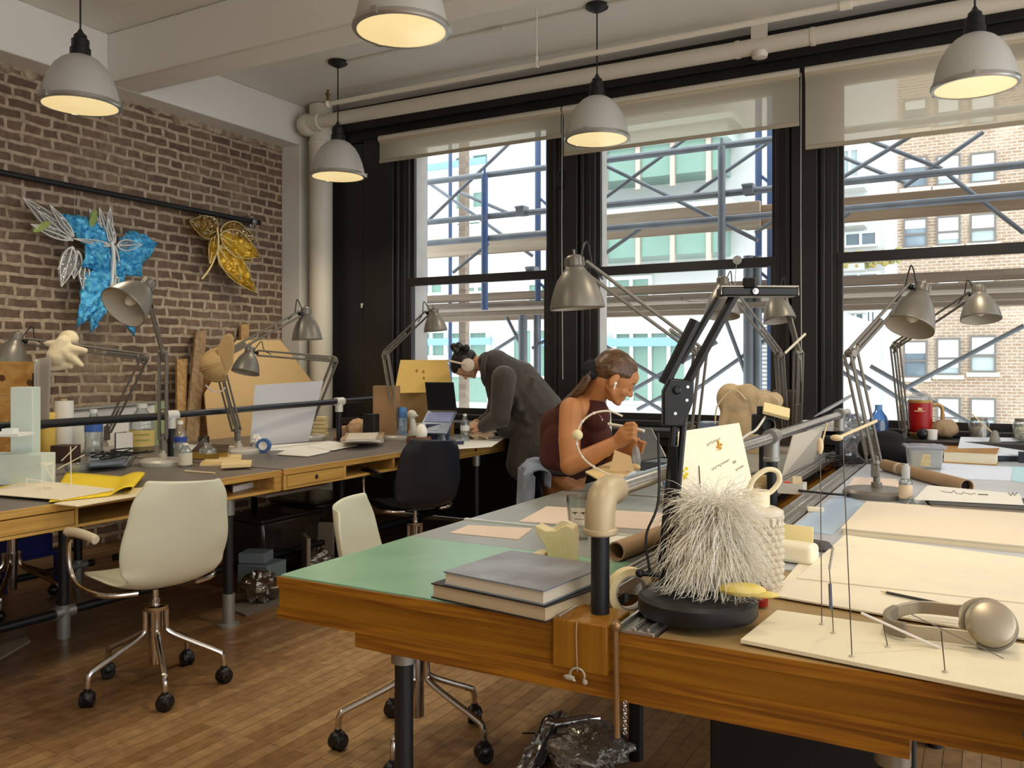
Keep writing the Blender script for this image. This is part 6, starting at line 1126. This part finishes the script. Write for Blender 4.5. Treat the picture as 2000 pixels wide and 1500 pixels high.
b = B(); b.tube([atx(214, 480, XB + .15), atx(213, 384, XB + .12), atx(213, 375, XB + .1)], .0012, 4); b.tube([atx(146, 430, XB + .15), atx(146, 366, XB + .12)], .0012, 4); b.tube(spline([atx(218, 472, XB + .2), atx(222, 500, XB + .2), atx(218, 560, XB + .19)], 5), .014, 8); b.build('spine', M_IRIR, r)
r = thing('gold_wings', 'golden film wings hanging from the wall rail', 'wings', atx(430, 470, XB + .15))
for i, (a, t, w_) in enumerate((((424, 452), (368, 432), .3), ((424, 448), (395, 425), .34), ((428, 450), (500, 470), .28), ((428, 458), (508, 502), .24), ((428, 470), (492, 512), .2), ((425, 480), (487, 530), .16), ((424, 482), (500, 572), .2), ((424, 485), (470, 545), .26), ((418, 462), (408, 515), .17))):
    b = B(); petal(b, a, t, w_, .02 + .014 * (i % 4), .035, seed=i + 50, jag=.05); o = b.build('gold_petal', M_GOLDT if i in (0, 1, 2) else M_GOLDF, r, solid=.002); b = B(); rib(b, a, t, w_, .025 + .014 * (i % 4), r=.0045); b.build('petal_rim', mat('gold_rim', (226, 204, 140), .35, .3), o)
b = B(); b.tube([atx(424, 450, XB + .16), atx(425, 412, XB + .12)], .0012, 4); b.tube(spline([atx(424, 445, XB + .19), atx(426, 480, XB + .19), atx(412, 520, XB + .17), atx(394, 545, XB + .14)], 5), .009, 8); b.build('spine', mat('gold_rim', (226, 204, 140), .35, .3), r)

# ================================================================== under the tables and on the floor
FL = lambda u, v: atz(u, v, 0)
def pbox(lab, u, v, dims, rz, m, nm='box', cat='box', z=0, group=None, bev=.006):
    p = FL(u, v); b = B(); b.box(p + V((0, 0, z + dims[2] / 2)), dims, rz=rz); return one(nm, lab, cat, b, m, group, bevel=bev)
M_SMOKE = thin_glass('smoky_bin', (150, 140, 130), .08, .15, .55, (92, 82, 74))
for i, (u, v, dm) in enumerate(((510, 1120, (.34, .5, .33)), (600, 1085, (.4, .45, .36)))):
    p = FL(u, v); r = thing('storage_bin', ('smoky plastic storage bin under the far brick wall table, nearer one', 'smoky plastic storage bin under the far brick wall table, deeper one')[i], 'bin', p, 'storage bins under the brick wall table'); b = B(); b.box(p + V((-.1, .2, dm[2] / 2)), dm, taper=1.08); b.build('bin', M_SMOKE, r, bevel=.015); b = B(); b.box(p + V((-.1, .2, dm[2] + .012)), (dm[0] * 1.12, dm[1] * 1.12, .02)); b.build('rim', M_SMOKE, r, bevel=.006); b = B(); crumple(b, p + V((-.1, .2, dm[2] * .5)), (dm[0] * .4, dm[1] * .42, dm[2] * .45), seed=i, amp=.2); b.build('contents', mat('bin_dark', (70, 62, 56), .9), r)
pbox('grey foam block under the far brick wall table', 512, 1150, (.2, .2, .16), .2, mat('foam_grey', (112, 124, 128), .8)); pbox('grey foam slab lying on the grey foam block', 500, 1150, (.16, .14, .06), .4, mat('foam_grey', (112, 124, 128), .8), z=.162)
pbox('upright tan board with a cut corner under the far table', 598, 1120, (.025, .2, .24), .9, mat('tan_board', (150, 136, 116), .8), 'board', 'board'); pbox('upright tan square board behind the cut one', 625, 1095, (.2, .02, .26), .3, mat('tan_board', (150, 136, 116), .8), 'board', 'board')
p = FL(508, 1175); b = B(); crumple(b, p + V((0, 0, .08)), (.1, .1, .08), seed=31, amp=.25); one('plastic_bag', 'crinkled plastic bag on the floor behind the chrome footed leg', 'bag', b, thin_glass('bag_brown', (190, 170, 150), .2, .1, .5, (126, 104, 84)), sharp=60)
p = FL(618, 1110); b = B(); crumple(b, p + V((0, 0, .06)), (.1, .08, .06), seed=33, amp=.35); one('foil_scrap', 'crumpled silver foil on the floor by the tan boards', 'foil', b, mat('silver_foil', (190, 186, 178), .2, .9, bump=(60, .8)), sharp=0)
p = FL(540, 1000); b = B(); crumple(b, V((-4.3, 4.35, .5)), (.16, .2, .05), seed=34, amp=.3); b.box((-4.3, 4.35, .47), (.5, .6, .02)); one('bubble_wrap', 'white crumpled wrap lying on top of the storage bins', 'wrap', b, mat('wrap_white', (200, 192, 180), .6), sharp=30)
b = B(); c = [FL(480, 1205), FL(560, 1175), FL(575, 1150), FL(440, 1190)]; b.prism([(q.x, q.y) for q in c], .001, .012); one('floor_board', 'grey cardboard sheet on the floor under the far table', 'cardboard', b, mat('floor_card', (96, 88, 80), .8))
b = B(); c = [FL(0, 1290), FL(60, 1255), FL(40, 1235), FL(-60, 1275)]; b.prism([(q.x, q.y) for q in c], .001, .012); one('floor_board', 'grey cardboard sheet on the floor under the near table', 'cardboard', b, mat('floor_card2', (120, 108, 94), .8))
b = B(); q = atx(48, 1085, -4.95); b.box((q.x, q.y, q.z + .05), (.1, .3, .12), rz=.1); b.bx(q.x - .06, q.x + .06, q.y - .16, q.y + .3, q.z - .02, q.z - .0); b.cyl((q.x, q.y - .12, 0), (q.x, q.y - .12, q.z), .02, n=8); b.cyl((q.x, q.y + .2, 0), (q.x, q.y + .2, q.z), .02, n=8); one('blue_bundle', 'blue cloth bundle on a low rack under the near table', 'bundle', b, mat('royal_blue', (30, 40, 110), .7), bevel=.02)
# floor litter under the middle table
r = thing('foil_packet', 'flat silver foil packet on the floor below the orange apron', 'packet', FL(1050, 1480)); c = [FL(1000, 1520), FL(1075, 1400), FL(1112, 1402), FL(1048, 1530)]
def fp(u, v): q = (c[0] * (1 - u) + c[3] * u) * (1 - v) + (c[1] * (1 - u) + c[2] * u) * v; rg = random.Random(int(u * 97 + v * 991)); return q + V((0, 0, .012 + rg.uniform(0, .018)))
b = B(); b.grid(fp, 10, 24); b.build('foil', mat('silver_foil2', (206, 206, 204), .22, .75, bump=(40, .5)), r, sharp=0, solid=.002)
b = B(); c2_ = [FL(1042, 1510), FL(1092, 1408), FL(1099, 1408), FL(1056, 1512)]; b.prism([(q.x, q.y) for q in c2_[::-1]], .033, .035); b.build('black_stripe', M_BLACKP, r)
b = B(); e = FL(1052, 1440); b.tube(spline([e + V((0, 0, .01)), e + V((.01, .02, .06)), e + V((.04, .03, .07)), e + V((.05, .03, .02)), e + V((-.05, -.03, .015))], 5), .003, 6); b.build('wire_tie', M_BLACK, r)
p = FL(1180, 1475); b = B(); crumple(b, p + V((-.02, -.06, .05)), (.13, .16, .045), seed=41, amp=.2); one('clear_wrapper', 'crumpled clear wrapper heap on the floor under the middle table', 'wrapper', b, mat('wrapper', (176, 170, 160), .15, .6, bump=(55, .9)), sharp=0)
for k in range(3):
    a = FL(1152 + k * 9, 1432 + k * 2); b = B(); b.cyl(a + V((0, 0, .06)), a + V((-.10, -.16, .075)), .009, n=8); one('metal_rod', ('thin metal rod on the wrapper heap, first of three from the foil packet', 'thin metal rod on the wrapper heap, middle of three', 'thin metal rod on the wrapper heap, closest to the black leg')[k], 'rod', b, M_STEEL, 'metal rods on the floor')
pbox('dark bin on the floor under the front right of the middle table', 1590, 1640, (.5, .4, .4), .1, mat('bin_black', (14, 13, 13), .6), 'floor_bin', 'bin'); pbox('white papers sticking out of the dark bin under the table', 1600, 1640, (.3, .02, .06), .2, M_PAPER, 'bin_papers', 'paper', z=.42)
q = atd(2110, 1450, 1.27); b = B(); b.cap(q, q + RT * .05 + V((0, 0, -.3)), .075, .1); b.cap(q, q + RT * .1 + V((0, 0, .02)), .075, .08); one('blue_garment', 'blue denim garment cut by the right edge in front of the apron', 'garment', b, mat('denim', (44, 66, 106), .9, bump=(60, .3)), remesh=.012, smooth=3)
# ================================================================== people
M_SKIN = mat('skin_tan', (186, 126, 78), .5, sss=.1, noise=(30, .12), c2=(170, 108, 64))
M_SKIN2 = mat('skin_fair', (206, 160, 128), .5, sss=.15)
M_HAIRB = wood('brown_hair', (104, 74, 48), (66, 44, 28), 0, .4, 3)
M_HAIRD = mat('black_hair', (20, 17, 18), .4, noise=(60, .6), c2=(42, 36, 34), bump=(80, .5))
M_LASH = mat('lash_dark', (44, 28, 22), .6)
def headframe(c, f, up):
    f = V(f).normalized(); up = V(up); up = (up - f * up.dot(f)).normalized(); s = up.cross(f)
    Mh = MX.Translation(c) @ MX((f, s, up)).transposed().to_4x4()
    return lambda x, y, z: Mh @ V((x, y, z)), MX((f, s, up)).transposed()
def head(b, h, R_, ears=True, jaw=1):
    E = lambda c, r: b.ell(h(*c), r, R=R_, n=20, m=14)
    E((-.008, 0, .045), (.098, .074, .082)); E((.03, 0, .03), (.056, .066, .075)); E((.034, 0, -.008), (.05, .056, .07))
    for s in (-1, 1):
        b.cap(h(.0, s * .05, -.03), h(.066, s * .014, -.062 * jaw), .02, .014); b.ell(h(.052, s * .032, -.008), (.03, .025, .028), R=R_); b.ell(h(.071, s * .03, .02), (.012, .016, .009), R=R_)
        b.cap(h(.074, s * .012, .036), h(.062, s * .048, .034), .009, .008)
        b.ell(h(.088, s * .009, -.006), (.009, .007, .007), R=R_)
        if ears: b.ell(h(-.01, s * .077, .004), (.019, .009, .033), R=R_); b.ell(h(-.004, s * .072, -.02), (.01, .007, .012), R=R_)
    E((.074, 0, -.06 * jaw), (.018, .02, .015)); b.cap(h(.081, 0, .03), h(.103, 0, -.001), .007, .0095); E((.102, 0, -.004), (.011, .01, .0085)); E((.074, 0, .056), (.016, .042, .034))
    E((.081, 0, -.031), (.012, .022, .006)); E((.079, 0, -.042), (.011, .02, .0065)); E((.066, 0, -.035), (.02, .03, .02)); E((.073, 0, -.05), (.0135, .02, .013)); E((.079, 0, -.021), (.011, .018, .012))
def finger(b, pts, r=.0085):
    for i in range(len(pts) - 1): b.cap(pts[i], pts[i + 1], r * (1 - .1 * i), r * (1 - .1 * (i + 1)), n=10)
A = atd
# ---------------------------------------------------------------- seated person
P0 = A(1110, 1065, 3.93); r = thing('person', 'seated person in a dark red sleeveless top working at the middle table with both hands', 'person', V((P0.x, P0.y, .0)))
ear = A(1200, 745, 3.68) + FW * .072
h, R_ = headframe(ear, RT * .8 - V((0, 0, .6)) + FW * .05, RT * .6 + V((0, 0, .8)))
b = B(); head(b, h, R_)
b.cap(h(-.03, 0, -.02), A(1152, 782, 3.84), .056, .06)                                    # neck
sR, sL = A(1116, 800, 3.74), A(1168, 806, 4.02)
b.cap(A(1150, 790, 3.84), A(1128, 800, 3.78), .058, .06); b.cap(A(1150, 790, 3.84), sL, .055, .055)
b.cap(A(1140, 810, 3.86), A(1112, 900, 3.92), .10, .088); b.cap(A(1112, 890, 3.92), A(1098, 950, 3.94), .098, .10); b.cap(A(1098, 950, 3.94), A(1105, 1055, 3.95), .105, .13)
b.ell(A(1095, 930, 3.94), (.1, .13, .08), R=R_)
eR, wR = A(1114, 908, 3.62), A(1207, 862, 3.58)
b.cap(sR, A(1112, 860, 3.66), .054, .048); b.cap(A(1112, 860, 3.66), eR, .048, .043); b.cap(eR, A(1150, 893, 3.6), .045, .042); b.cap(A(1150, 893, 3.6), wR, .042, .028)
eL, wL = A(1176, 920, 3.98), A(1232, 878, 3.72)
b.cap(sL, eL, .05, .042); b.cap(eL, wL, .042, .028)
b.cap(wR, A(1222, 848, 3.56), .03, .036); b.ell(A(1226, 846, 3.56), (.036, .03, .04))
for i in range(4):                                                                       # right hand closed round a tool
    v = 829 + i * 9.5; finger(b, [A(1224 - i, v, 3.535), A(1237 - i * .3, v - 2, 3.52), A(1243 - i * .2, v + 4, 3.535), A(1239 - i, v + 8, 3.56)], .0105 - .0006 * i)
finger(b, [A(1216, 842, 3.6), A(1226, 832, 3.62), A(1238, 833, 3.62)], .0115)
b.cap(wL, A(1240, 874, 3.7), .028, .032)
for i in range(4): v = 862 + i * 7; finger(b, [A(1242, v + 4, 3.69), A(1252, v + 1, 3.67), A(1260 - i * 2.5, v + 3, 3.66)], .0095 - .0005 * i)
finger(b, [A(1234, 868, 3.68), A(1240, 860, 3.66), A(1247, 858, 3.66)], .0105)
for s, dd in ((1, 3.9), (-1, 4.0)):                                                       # legs under the table
    hp = A(1105, 1070, dd); kn = hp + RT * .38 + FW * .12 + V((0, 0, .02)); ft = V((kn.x, kn.y, .08)) - RT * .05; b.cap(hp, kn, .085, .06); b.cap(kn, ft, .055, .038); b.cap(ft - V((0, 0, .03)), ft + RT * .16 - V((0, 0, .05)), .035, .03)
b.build('body', M_SKIN, r, remesh=.0048, smooth=3)
b = B()                                                                                  # sleeveless top
b.cap(A(1142, 812, 3.86), A(1118, 895, 3.91), .112, .105); b.cap(A(1152, 790, 3.85), A(1150, 815, 3.85), .066, .09); b.cap(A(1160, 793, 3.80), A(1162, 815, 3.79), .052, .07); b.ell(A(1160, 850, 3.86), (.085, .11, .08), R=R_); b.ell(A(1150, 880, 3.9), (.09, .11, .08), R=R_)
b.cap(A(1090, 830, 3.96), A(1086, 905, 3.97), .085, .08); b.cap(A(1112, 812, 3.9), A(1098, 860, 3.94), .075, .08); b.cap(A(1104, 860, 3.92), A(1102, 905, 3.92), .105, .112)
b.build('sleeveless_top', mat('maroon_knit', (74, 34, 26), .9, bump=(120, .25)), r, remesh=.0075, smooth=3)
b = B(); b.tube(spline([A(1066, 905, 3.97), A(1072, 920, 3.85), A(1095, 926, 3.80), A(1130, 922, 3.81), A(1160, 908, 3.84)], 5), .012, 8); b.build('top_hem', mat('dark_hem', (34, 26, 26), .9), r)
b = B()                                                                                  # hair drawn back, bun band, tail
b.ell(h(-.02, 0, .056), (.096, .08, .08), R=R_, n=24, m=16); b.ell(h(.012, 0, .082), (.054, .064, .05), R=R_, n=20, m=14); b.ell(h(-.05, 0, .03), (.07, .072, .07), R=R_)
for s in (-1, 1): b.cap(h(.03, s * .058, .058), h(-.04, s * .064, .03), .016, .024)
b.build('hair', M_HAIRB, r, remesh=.005, smooth=3)
bn = A(1155, 722, 3.75)
b = B(); b.ell(bn, (.042, .042, .045)); b.tube([bn + (RT * cos(a) * .6 + V((0, 0, sin(a) * .8)) + FW * sin(a)) * .034 for a in [k * pi / 8 for k in range(16)]], .018, 8, closed=True); b.build('scrunchie', mat('black_velvet', (10, 10, 16), .8, bump=(60, .8)), r, remesh=.006)
b = B()
for k in range(9): o = FW * (k - 4) * .011; b.tube(spline([bn + o * .5, A(1146, 740, 3.76) + o, A(1132, 760, 3.79) + o * 1.4, A(1112 - k, 776 + k, 3.83) + o * 1.4, A(1098 - 2 * k, 784 + 2 * k, 3.86) + o], 5), [.016] * 12 + [.013, .012, .011, .009, .007, .005, .004, .003, .002], 7)
b.build('ponytail', M_HAIRB, r)
b = B()
for s in (-1, 1): b.tube(spline([h(.083, s * .022, .017), h(.081, s * .031, .014), h(.074, s * .041, .016)], 4), .0016, 5)
b.build('eyelashes', M_LASH, r)
b = B()
for s in (-1, 1): b.tube(spline([h(.087, s * .014, .042), h(.081, s * .03, .046), h(.07, s * .046, .042)], 4), .0022, 5)
b.build('eyebrows', mat('brow_brown', (88, 60, 42), .8), r)
b = B(); b.ell(h(.0885, 0, -.0365), (.004, .011, .0065), R=R_); b.build('lips', mat('lip_pink', (176, 108, 92), .45), r)
b = B(); b.ell(h(.002, -.079, -.004), (.009, .006, .009), R=R_); b.cap(h(.006, -.082, -.008), h(.012, -.082, -.028), .0035, .003); b.build('earbud', mat('earbud_white', (236, 234, 228), .3), r)
b = B(); b.tube(spline([A(1190, 800, 3.9), A(1192, 850, 3.86), A(1190, 880, 3.84)], 4), .007, 6); b.build('white_strap', M_WHITE, r)
b = B(); b.tube(spline([A(1160, 800, 3.74), A(1172, 812, 3.72), A(1176, 822, 3.73)], 4), .0012, 5); b.ell(A(1176, 820, 3.73), (.004, .004, .008)); b.build('pendant', M_CHROME, r)
# things in the hands and in front
b = B(); b.tube([A(1188, 828, 3.66), A(1236, 836, 3.59), A(1258, 842, 3.55)], .0065, 8); b.build('pen', M_WHITE) if False else one('white_pen', 'white pen held in the right hand of the seated person', 'pen', b, mat('pen_white', (226, 222, 214), .35))
b = B(); b.lathe([(.011, 0), (.017, .02), (.018, .06), (.008, .1), (.005, .125)], 16, TR(A(1241, 872, 3.655), A(1247, 930, 3.655) - A(1241, 872, 3.655))); one('clear_tube', 'clear plastic tube held in the left hand of the seated person', 'tube', b, M_FROST)
r2 = thing('wire_arch_model', 'white wire arch with a foam ball, rising from a cream board before the seated person', 'model', A(1185, 950, 3.55))
c = [A(1143, 922, 3.55), A(1192, 950, 3.42), A(1246, 912, 3.62), A(1205, 898, 3.72)]; n = (c[1] - c[0]).cross(c[3] - c[0]).normalized() * .003
b = B(); b.add([q - n for q in c] + [q + n for q in c], [(3, 2, 1, 0), (4, 5, 6, 7), (0, 1, 5, 4), (1, 2, 6, 5), (2, 3, 7, 6), (3, 0, 4, 7)]); b.build('base_board', mat('model_cream', (232, 206, 150), .65), r2)
b = B(); b.prism([(-.05, -.03), (.05, -.03), (.035, .03), (-.03, .055)], -.002, .002, upright(A(1215, 905, 3.52))); b.ell(A(1238, 912, 3.55), (.03, .015, .014)); b.build('paper_fin', mat('model_tan', (226, 192, 142), .7), r2)
W = [A(1192, 928, 3.5), A(1160, 912, 3.5), A(1138, 893, 3.5), A(1127, 868, 3.5), A(1128, 845, 3.5), A(1138, 823, 3.5), A(1160, 807, 3.5), A(1190, 803, 3.5), A(1216, 813, 3.5)]
b = B(); b.tube(spline(W, 6), .0042, 8); b.build('arch', mat('tube_white', (226, 216, 196), .4), r2)
b = B(); b.ell(W[4] + (W[3] - W[4]) * .2, (.022, .022, .022)); b.build('foam_ball', mat('foam_ball', (238, 222, 176), .8), r2)
b = B()
for k in (1, 2, 3, 5, 6): b.ell(W[k], .0062, n=10, m=6)
b.build('connectors', mat('connector', (236, 232, 224), .35), r2)
flat('paper_sheet', 'bluish white papers under the hands of the seated person', 'paper', [(1215, 935), (1240, 905), (1330, 895), (1330, 925)], T + .0065, .002, mat('blue_white_paper', (212, 220, 240), .7))
flat('dark_notebook', 'small dark notebook under the pipe rail left of the bar lamp', 'book', [(1284, 988), (1292, 978), (1330, 982), (1326, 994)], T + .001, .03, mat('note_dark', (66, 62, 60), .6), bevel=.002)
b = B(); b.cyl(A(1299, 955, 3.1), A(1289, 906, 3.16), .005, n=8); one('blue_pen', 'blue pen leaning on the pipe rail left of the bar lamp', 'pen', b, mat('pen_blue', (70, 100, 150), .4))
# jacket over the chair back
ck = rad(24 - 90); Cc = V((-1.60, 3.62, 0)); Mc = RZ(Cc, ck)
def jk(u, v):
    s = (u - .5) * .44; t = v * .62; f = .012 * sin(u * 23) * min(1, t * 6) + .008 * sin(u * 41 + 1)
    if t < .1: y, z = -.225 - f * .4, .80 + t * .6
    elif t < .17: a = (t - .1) / .07 * pi; y, z = -.262 + .04 * cos(a) , .86 + .02 * sin(a)
    else: y, z = -.305 - (t - .17) * .04 - f, .86 - (t - .17)
    return Mc @ V((s * (1 + .1 * v), y - .03 * (2 * u - 1) ** 2 * 0 + .05 * abs(2 * u - 1) ** 2.4, z - .02 * (2 * u - 1) ** 2))
b = B(); b.grid(jk, 40, 44); one('jacket', 'grey blue jacket draped over the chair back of the seated person', 'jacket', b, mat('jacket_grey_blue', (150, 162, 186), .9, noise=(5, .8), c2=(92, 96, 106), bump=(50, .3)), solid=.008)
# ---------------------------------------------------------------- bending person
D = 6.42; Pm = A(1062, HOR, D); r = thing('person', 'person in dark jacket and headphones bending over the far end of the table', 'person', V((Pm.x, Pm.y, 0)))
ear = A(914, 713, D - .02) + FW * .075
h, R_ = headframe(ear, -V((0, 0, 1)) + RT * -.22, RT * -1 + V((0, 0, .12)))
b = B(); head(b, h, R_, ears=False)
b.cap(h(-.03, 0, -.03), A(962, 715, D), .055, .06)
hpd = A(1066, 820, D); b.cap(A(962, 720, D), A(1000, 745, D), .09, .12); b.cap(A(1000, 745, D), hpd, .12, .13)
for dd, s in ((-.17, 0), (.17, 1)):
    sh = A(978, 738, D + dd * 1.1); el = A(972 - 10 * s, 812, D + dd); wr = A(938 - 2 * s, 834 - 8 * s, D + .02 + dd * .6); b.cap(sh, el, .05, .042); b.cap(el, wr, .042, .027)
    kn = A(930 - 0 * s, 835 - 8 * s, D + .02 + dd * .55); b.cap(wr, kn, .028, .034); b.ell(kn, (.035, .03, .02))
    for i in range(4): o = FW * (i - 1.5) * .016; q = A(926, 834 - 8 * s, D + dd * .5) + o; finger(b, [q, A(919, 835 - 8 * s, D + dd * .5) + o + V((0, 0, .004)), A(913 + abs(i - 1), 840 - 8 * s, D + dd * .5) + o - V((0, 0, .006))], .0095)
    finger(b, [A(936, 838 - 8 * s, D + dd * .4 - .03), A(928, 842 - 8 * s, D + dd * .4 - .04), A(921, 843 - 8 * s, D + dd * .4 - .035)], .0105)
    hpj = A(1046, 850, D + dd * .4); kn = V((hpj.x + .02, hpj.y, .45)); ft = V((hpj.x + .05, hpj.y + .01, .1)); b.cap(hpj, kn, .08, .06); b.cap(kn, ft, .06, .042)
b.build('body', M_SKIN2, r, remesh=.0055, smooth=2)
b = B()
for dd in (-.17, .17):
    hpj = A(1044, 935, D + dd * .6); kn = V((hpj.x + .02, hpj.y, .45)); ft = V((hpj.x + .05, hpj.y + .01, .09)); b.cap(hpj, kn, .105, .085); b.cap(kn, ft, .082, .075)
b.build('jeans', mat('blue_jeans', (46, 62, 92), .9, bump=(70, .3)), r, remesh=.011, smooth=3)
for dd in (-.17, .17):
    hpj = A(1050, 880, D + dd * .6); q = V((hpj.x + .05, hpj.y, .05)); b = B(); b.cap(q, q + V((-.17, 0, -.01)), .048, .04); b.build('shoe', M_BLACKP, r, smooth=1)
b = B()
b.cap(A(968, 712, D), A(1010, 748, D), .115, .165); b.cap(A(1010, 748, D), A(1052, 806, D), .175, .195); b.cap(A(1052, 806, D), A(1046, 868, D), .19, .18); b.cap(A(1040, 840, D - .02), A(1024, 905, D), .16, .14); b.cap(A(1062, 850, D), A(1050, 925, D), .15, .15)
b.cap(A(952, 706, D), A(962, 735, D), .075, .085); b.cap(A(960, 755, D - .02), A(990, 830, D), .05, .1)
for dd, s in ((-.18, 0), (.18, 1)):
    sh = A(984, 738, D + dd * 1.05); el = A(976 - 10 * s, 815, D + dd); wr = A(945 - 2 * s, 832 - 8 * s, D + .02 + dd * .65); b.cap(sh, el, .092, .075); b.cap(el, wr, .078, .05)
rg = random.Random(4)
for k in range(10): u0 = rg.uniform(975, 1050); v0 = rg.uniform(735, 800); b.cap(A(u0, v0, D - .15), A(u0 - rg.uniform(0, 14), v0 + rg.uniform(25, 60), D - .17), .022, .014)
b.cap(A(1012, 738, D - .12), A(1016, 800, D - .17), .03, .02); b.cap(A(990, 750, D - .18), A(984, 800, D - .19), .026, .02)
M_JKT = mat('dark_jacket', (66, 58, 50), .72, noise=(7, .7), c2=(42, 40, 40), bump=(18, .35), sheen=.25)
b.build('jacket', M_JKT, r, remesh=.0095, smooth=3)
b = B(); b.tube(spline([A(950, 690, D - .07), A(944, 712, D - .1), A(944, 738, D - .06), A(950, 752, D)], 5), .02, 8); b.build('collar', M_JKT, r, smooth=1)
b = B(); b.ell(h(-.02, 0, .05), (.098, .08, .088), R=R_, n=22, m=16); b.ell(h(.025, 0, .085), (.062, .066, .05), R=R_); b.ell(h(-.06, 0, .01), (.06, .07, .06), R=R_); b.ell(h(-.02, -.02, -.0), (.05, .06, .04), R=R_)
rg = random.Random(8)
for k in range(10): b.ell(A(rg.uniform(886, 912), rg.uniform(674, 686), D + rg.uniform(-.04, .06)), rg.uniform(.016, .03))
b.build('hair', M_HAIRD, r, remesh=.007, smooth=1)
cu = ear - FW * .09
for sg in (-1, 1):
    q = ear + FW * (.085 * sg); b = B(); b.lathe([(.0, .014), (.034, .013), (.048, .006), (.051, -.004), (.048, -.012), (.045, -.02), (0, -.02)], 28, TR(q + FW * .012 * sg, FW * sg))
    b.build('ear_cup', mat('headphone_cream', (214, 198, 176), .4), r)
b = B(); b.tube([h(.0 , .098 * cos(a), .015 + .135 * sin(a)) for a in [k * pi / 20 for k in range(21)]], .02, 10, flat=.45); b.build('headphone_band', mat('headphone_cream', (214, 198, 176), .4), r)
b = B(); q = A(941, 832, D - .1); b.lathe([(.034, -.006), (.037, 0), (.034, .006)], 20, TR(q, RT * -1 + V((0, 0, -.1))), caps=False); b.build('watch', M_BLACKP, r)
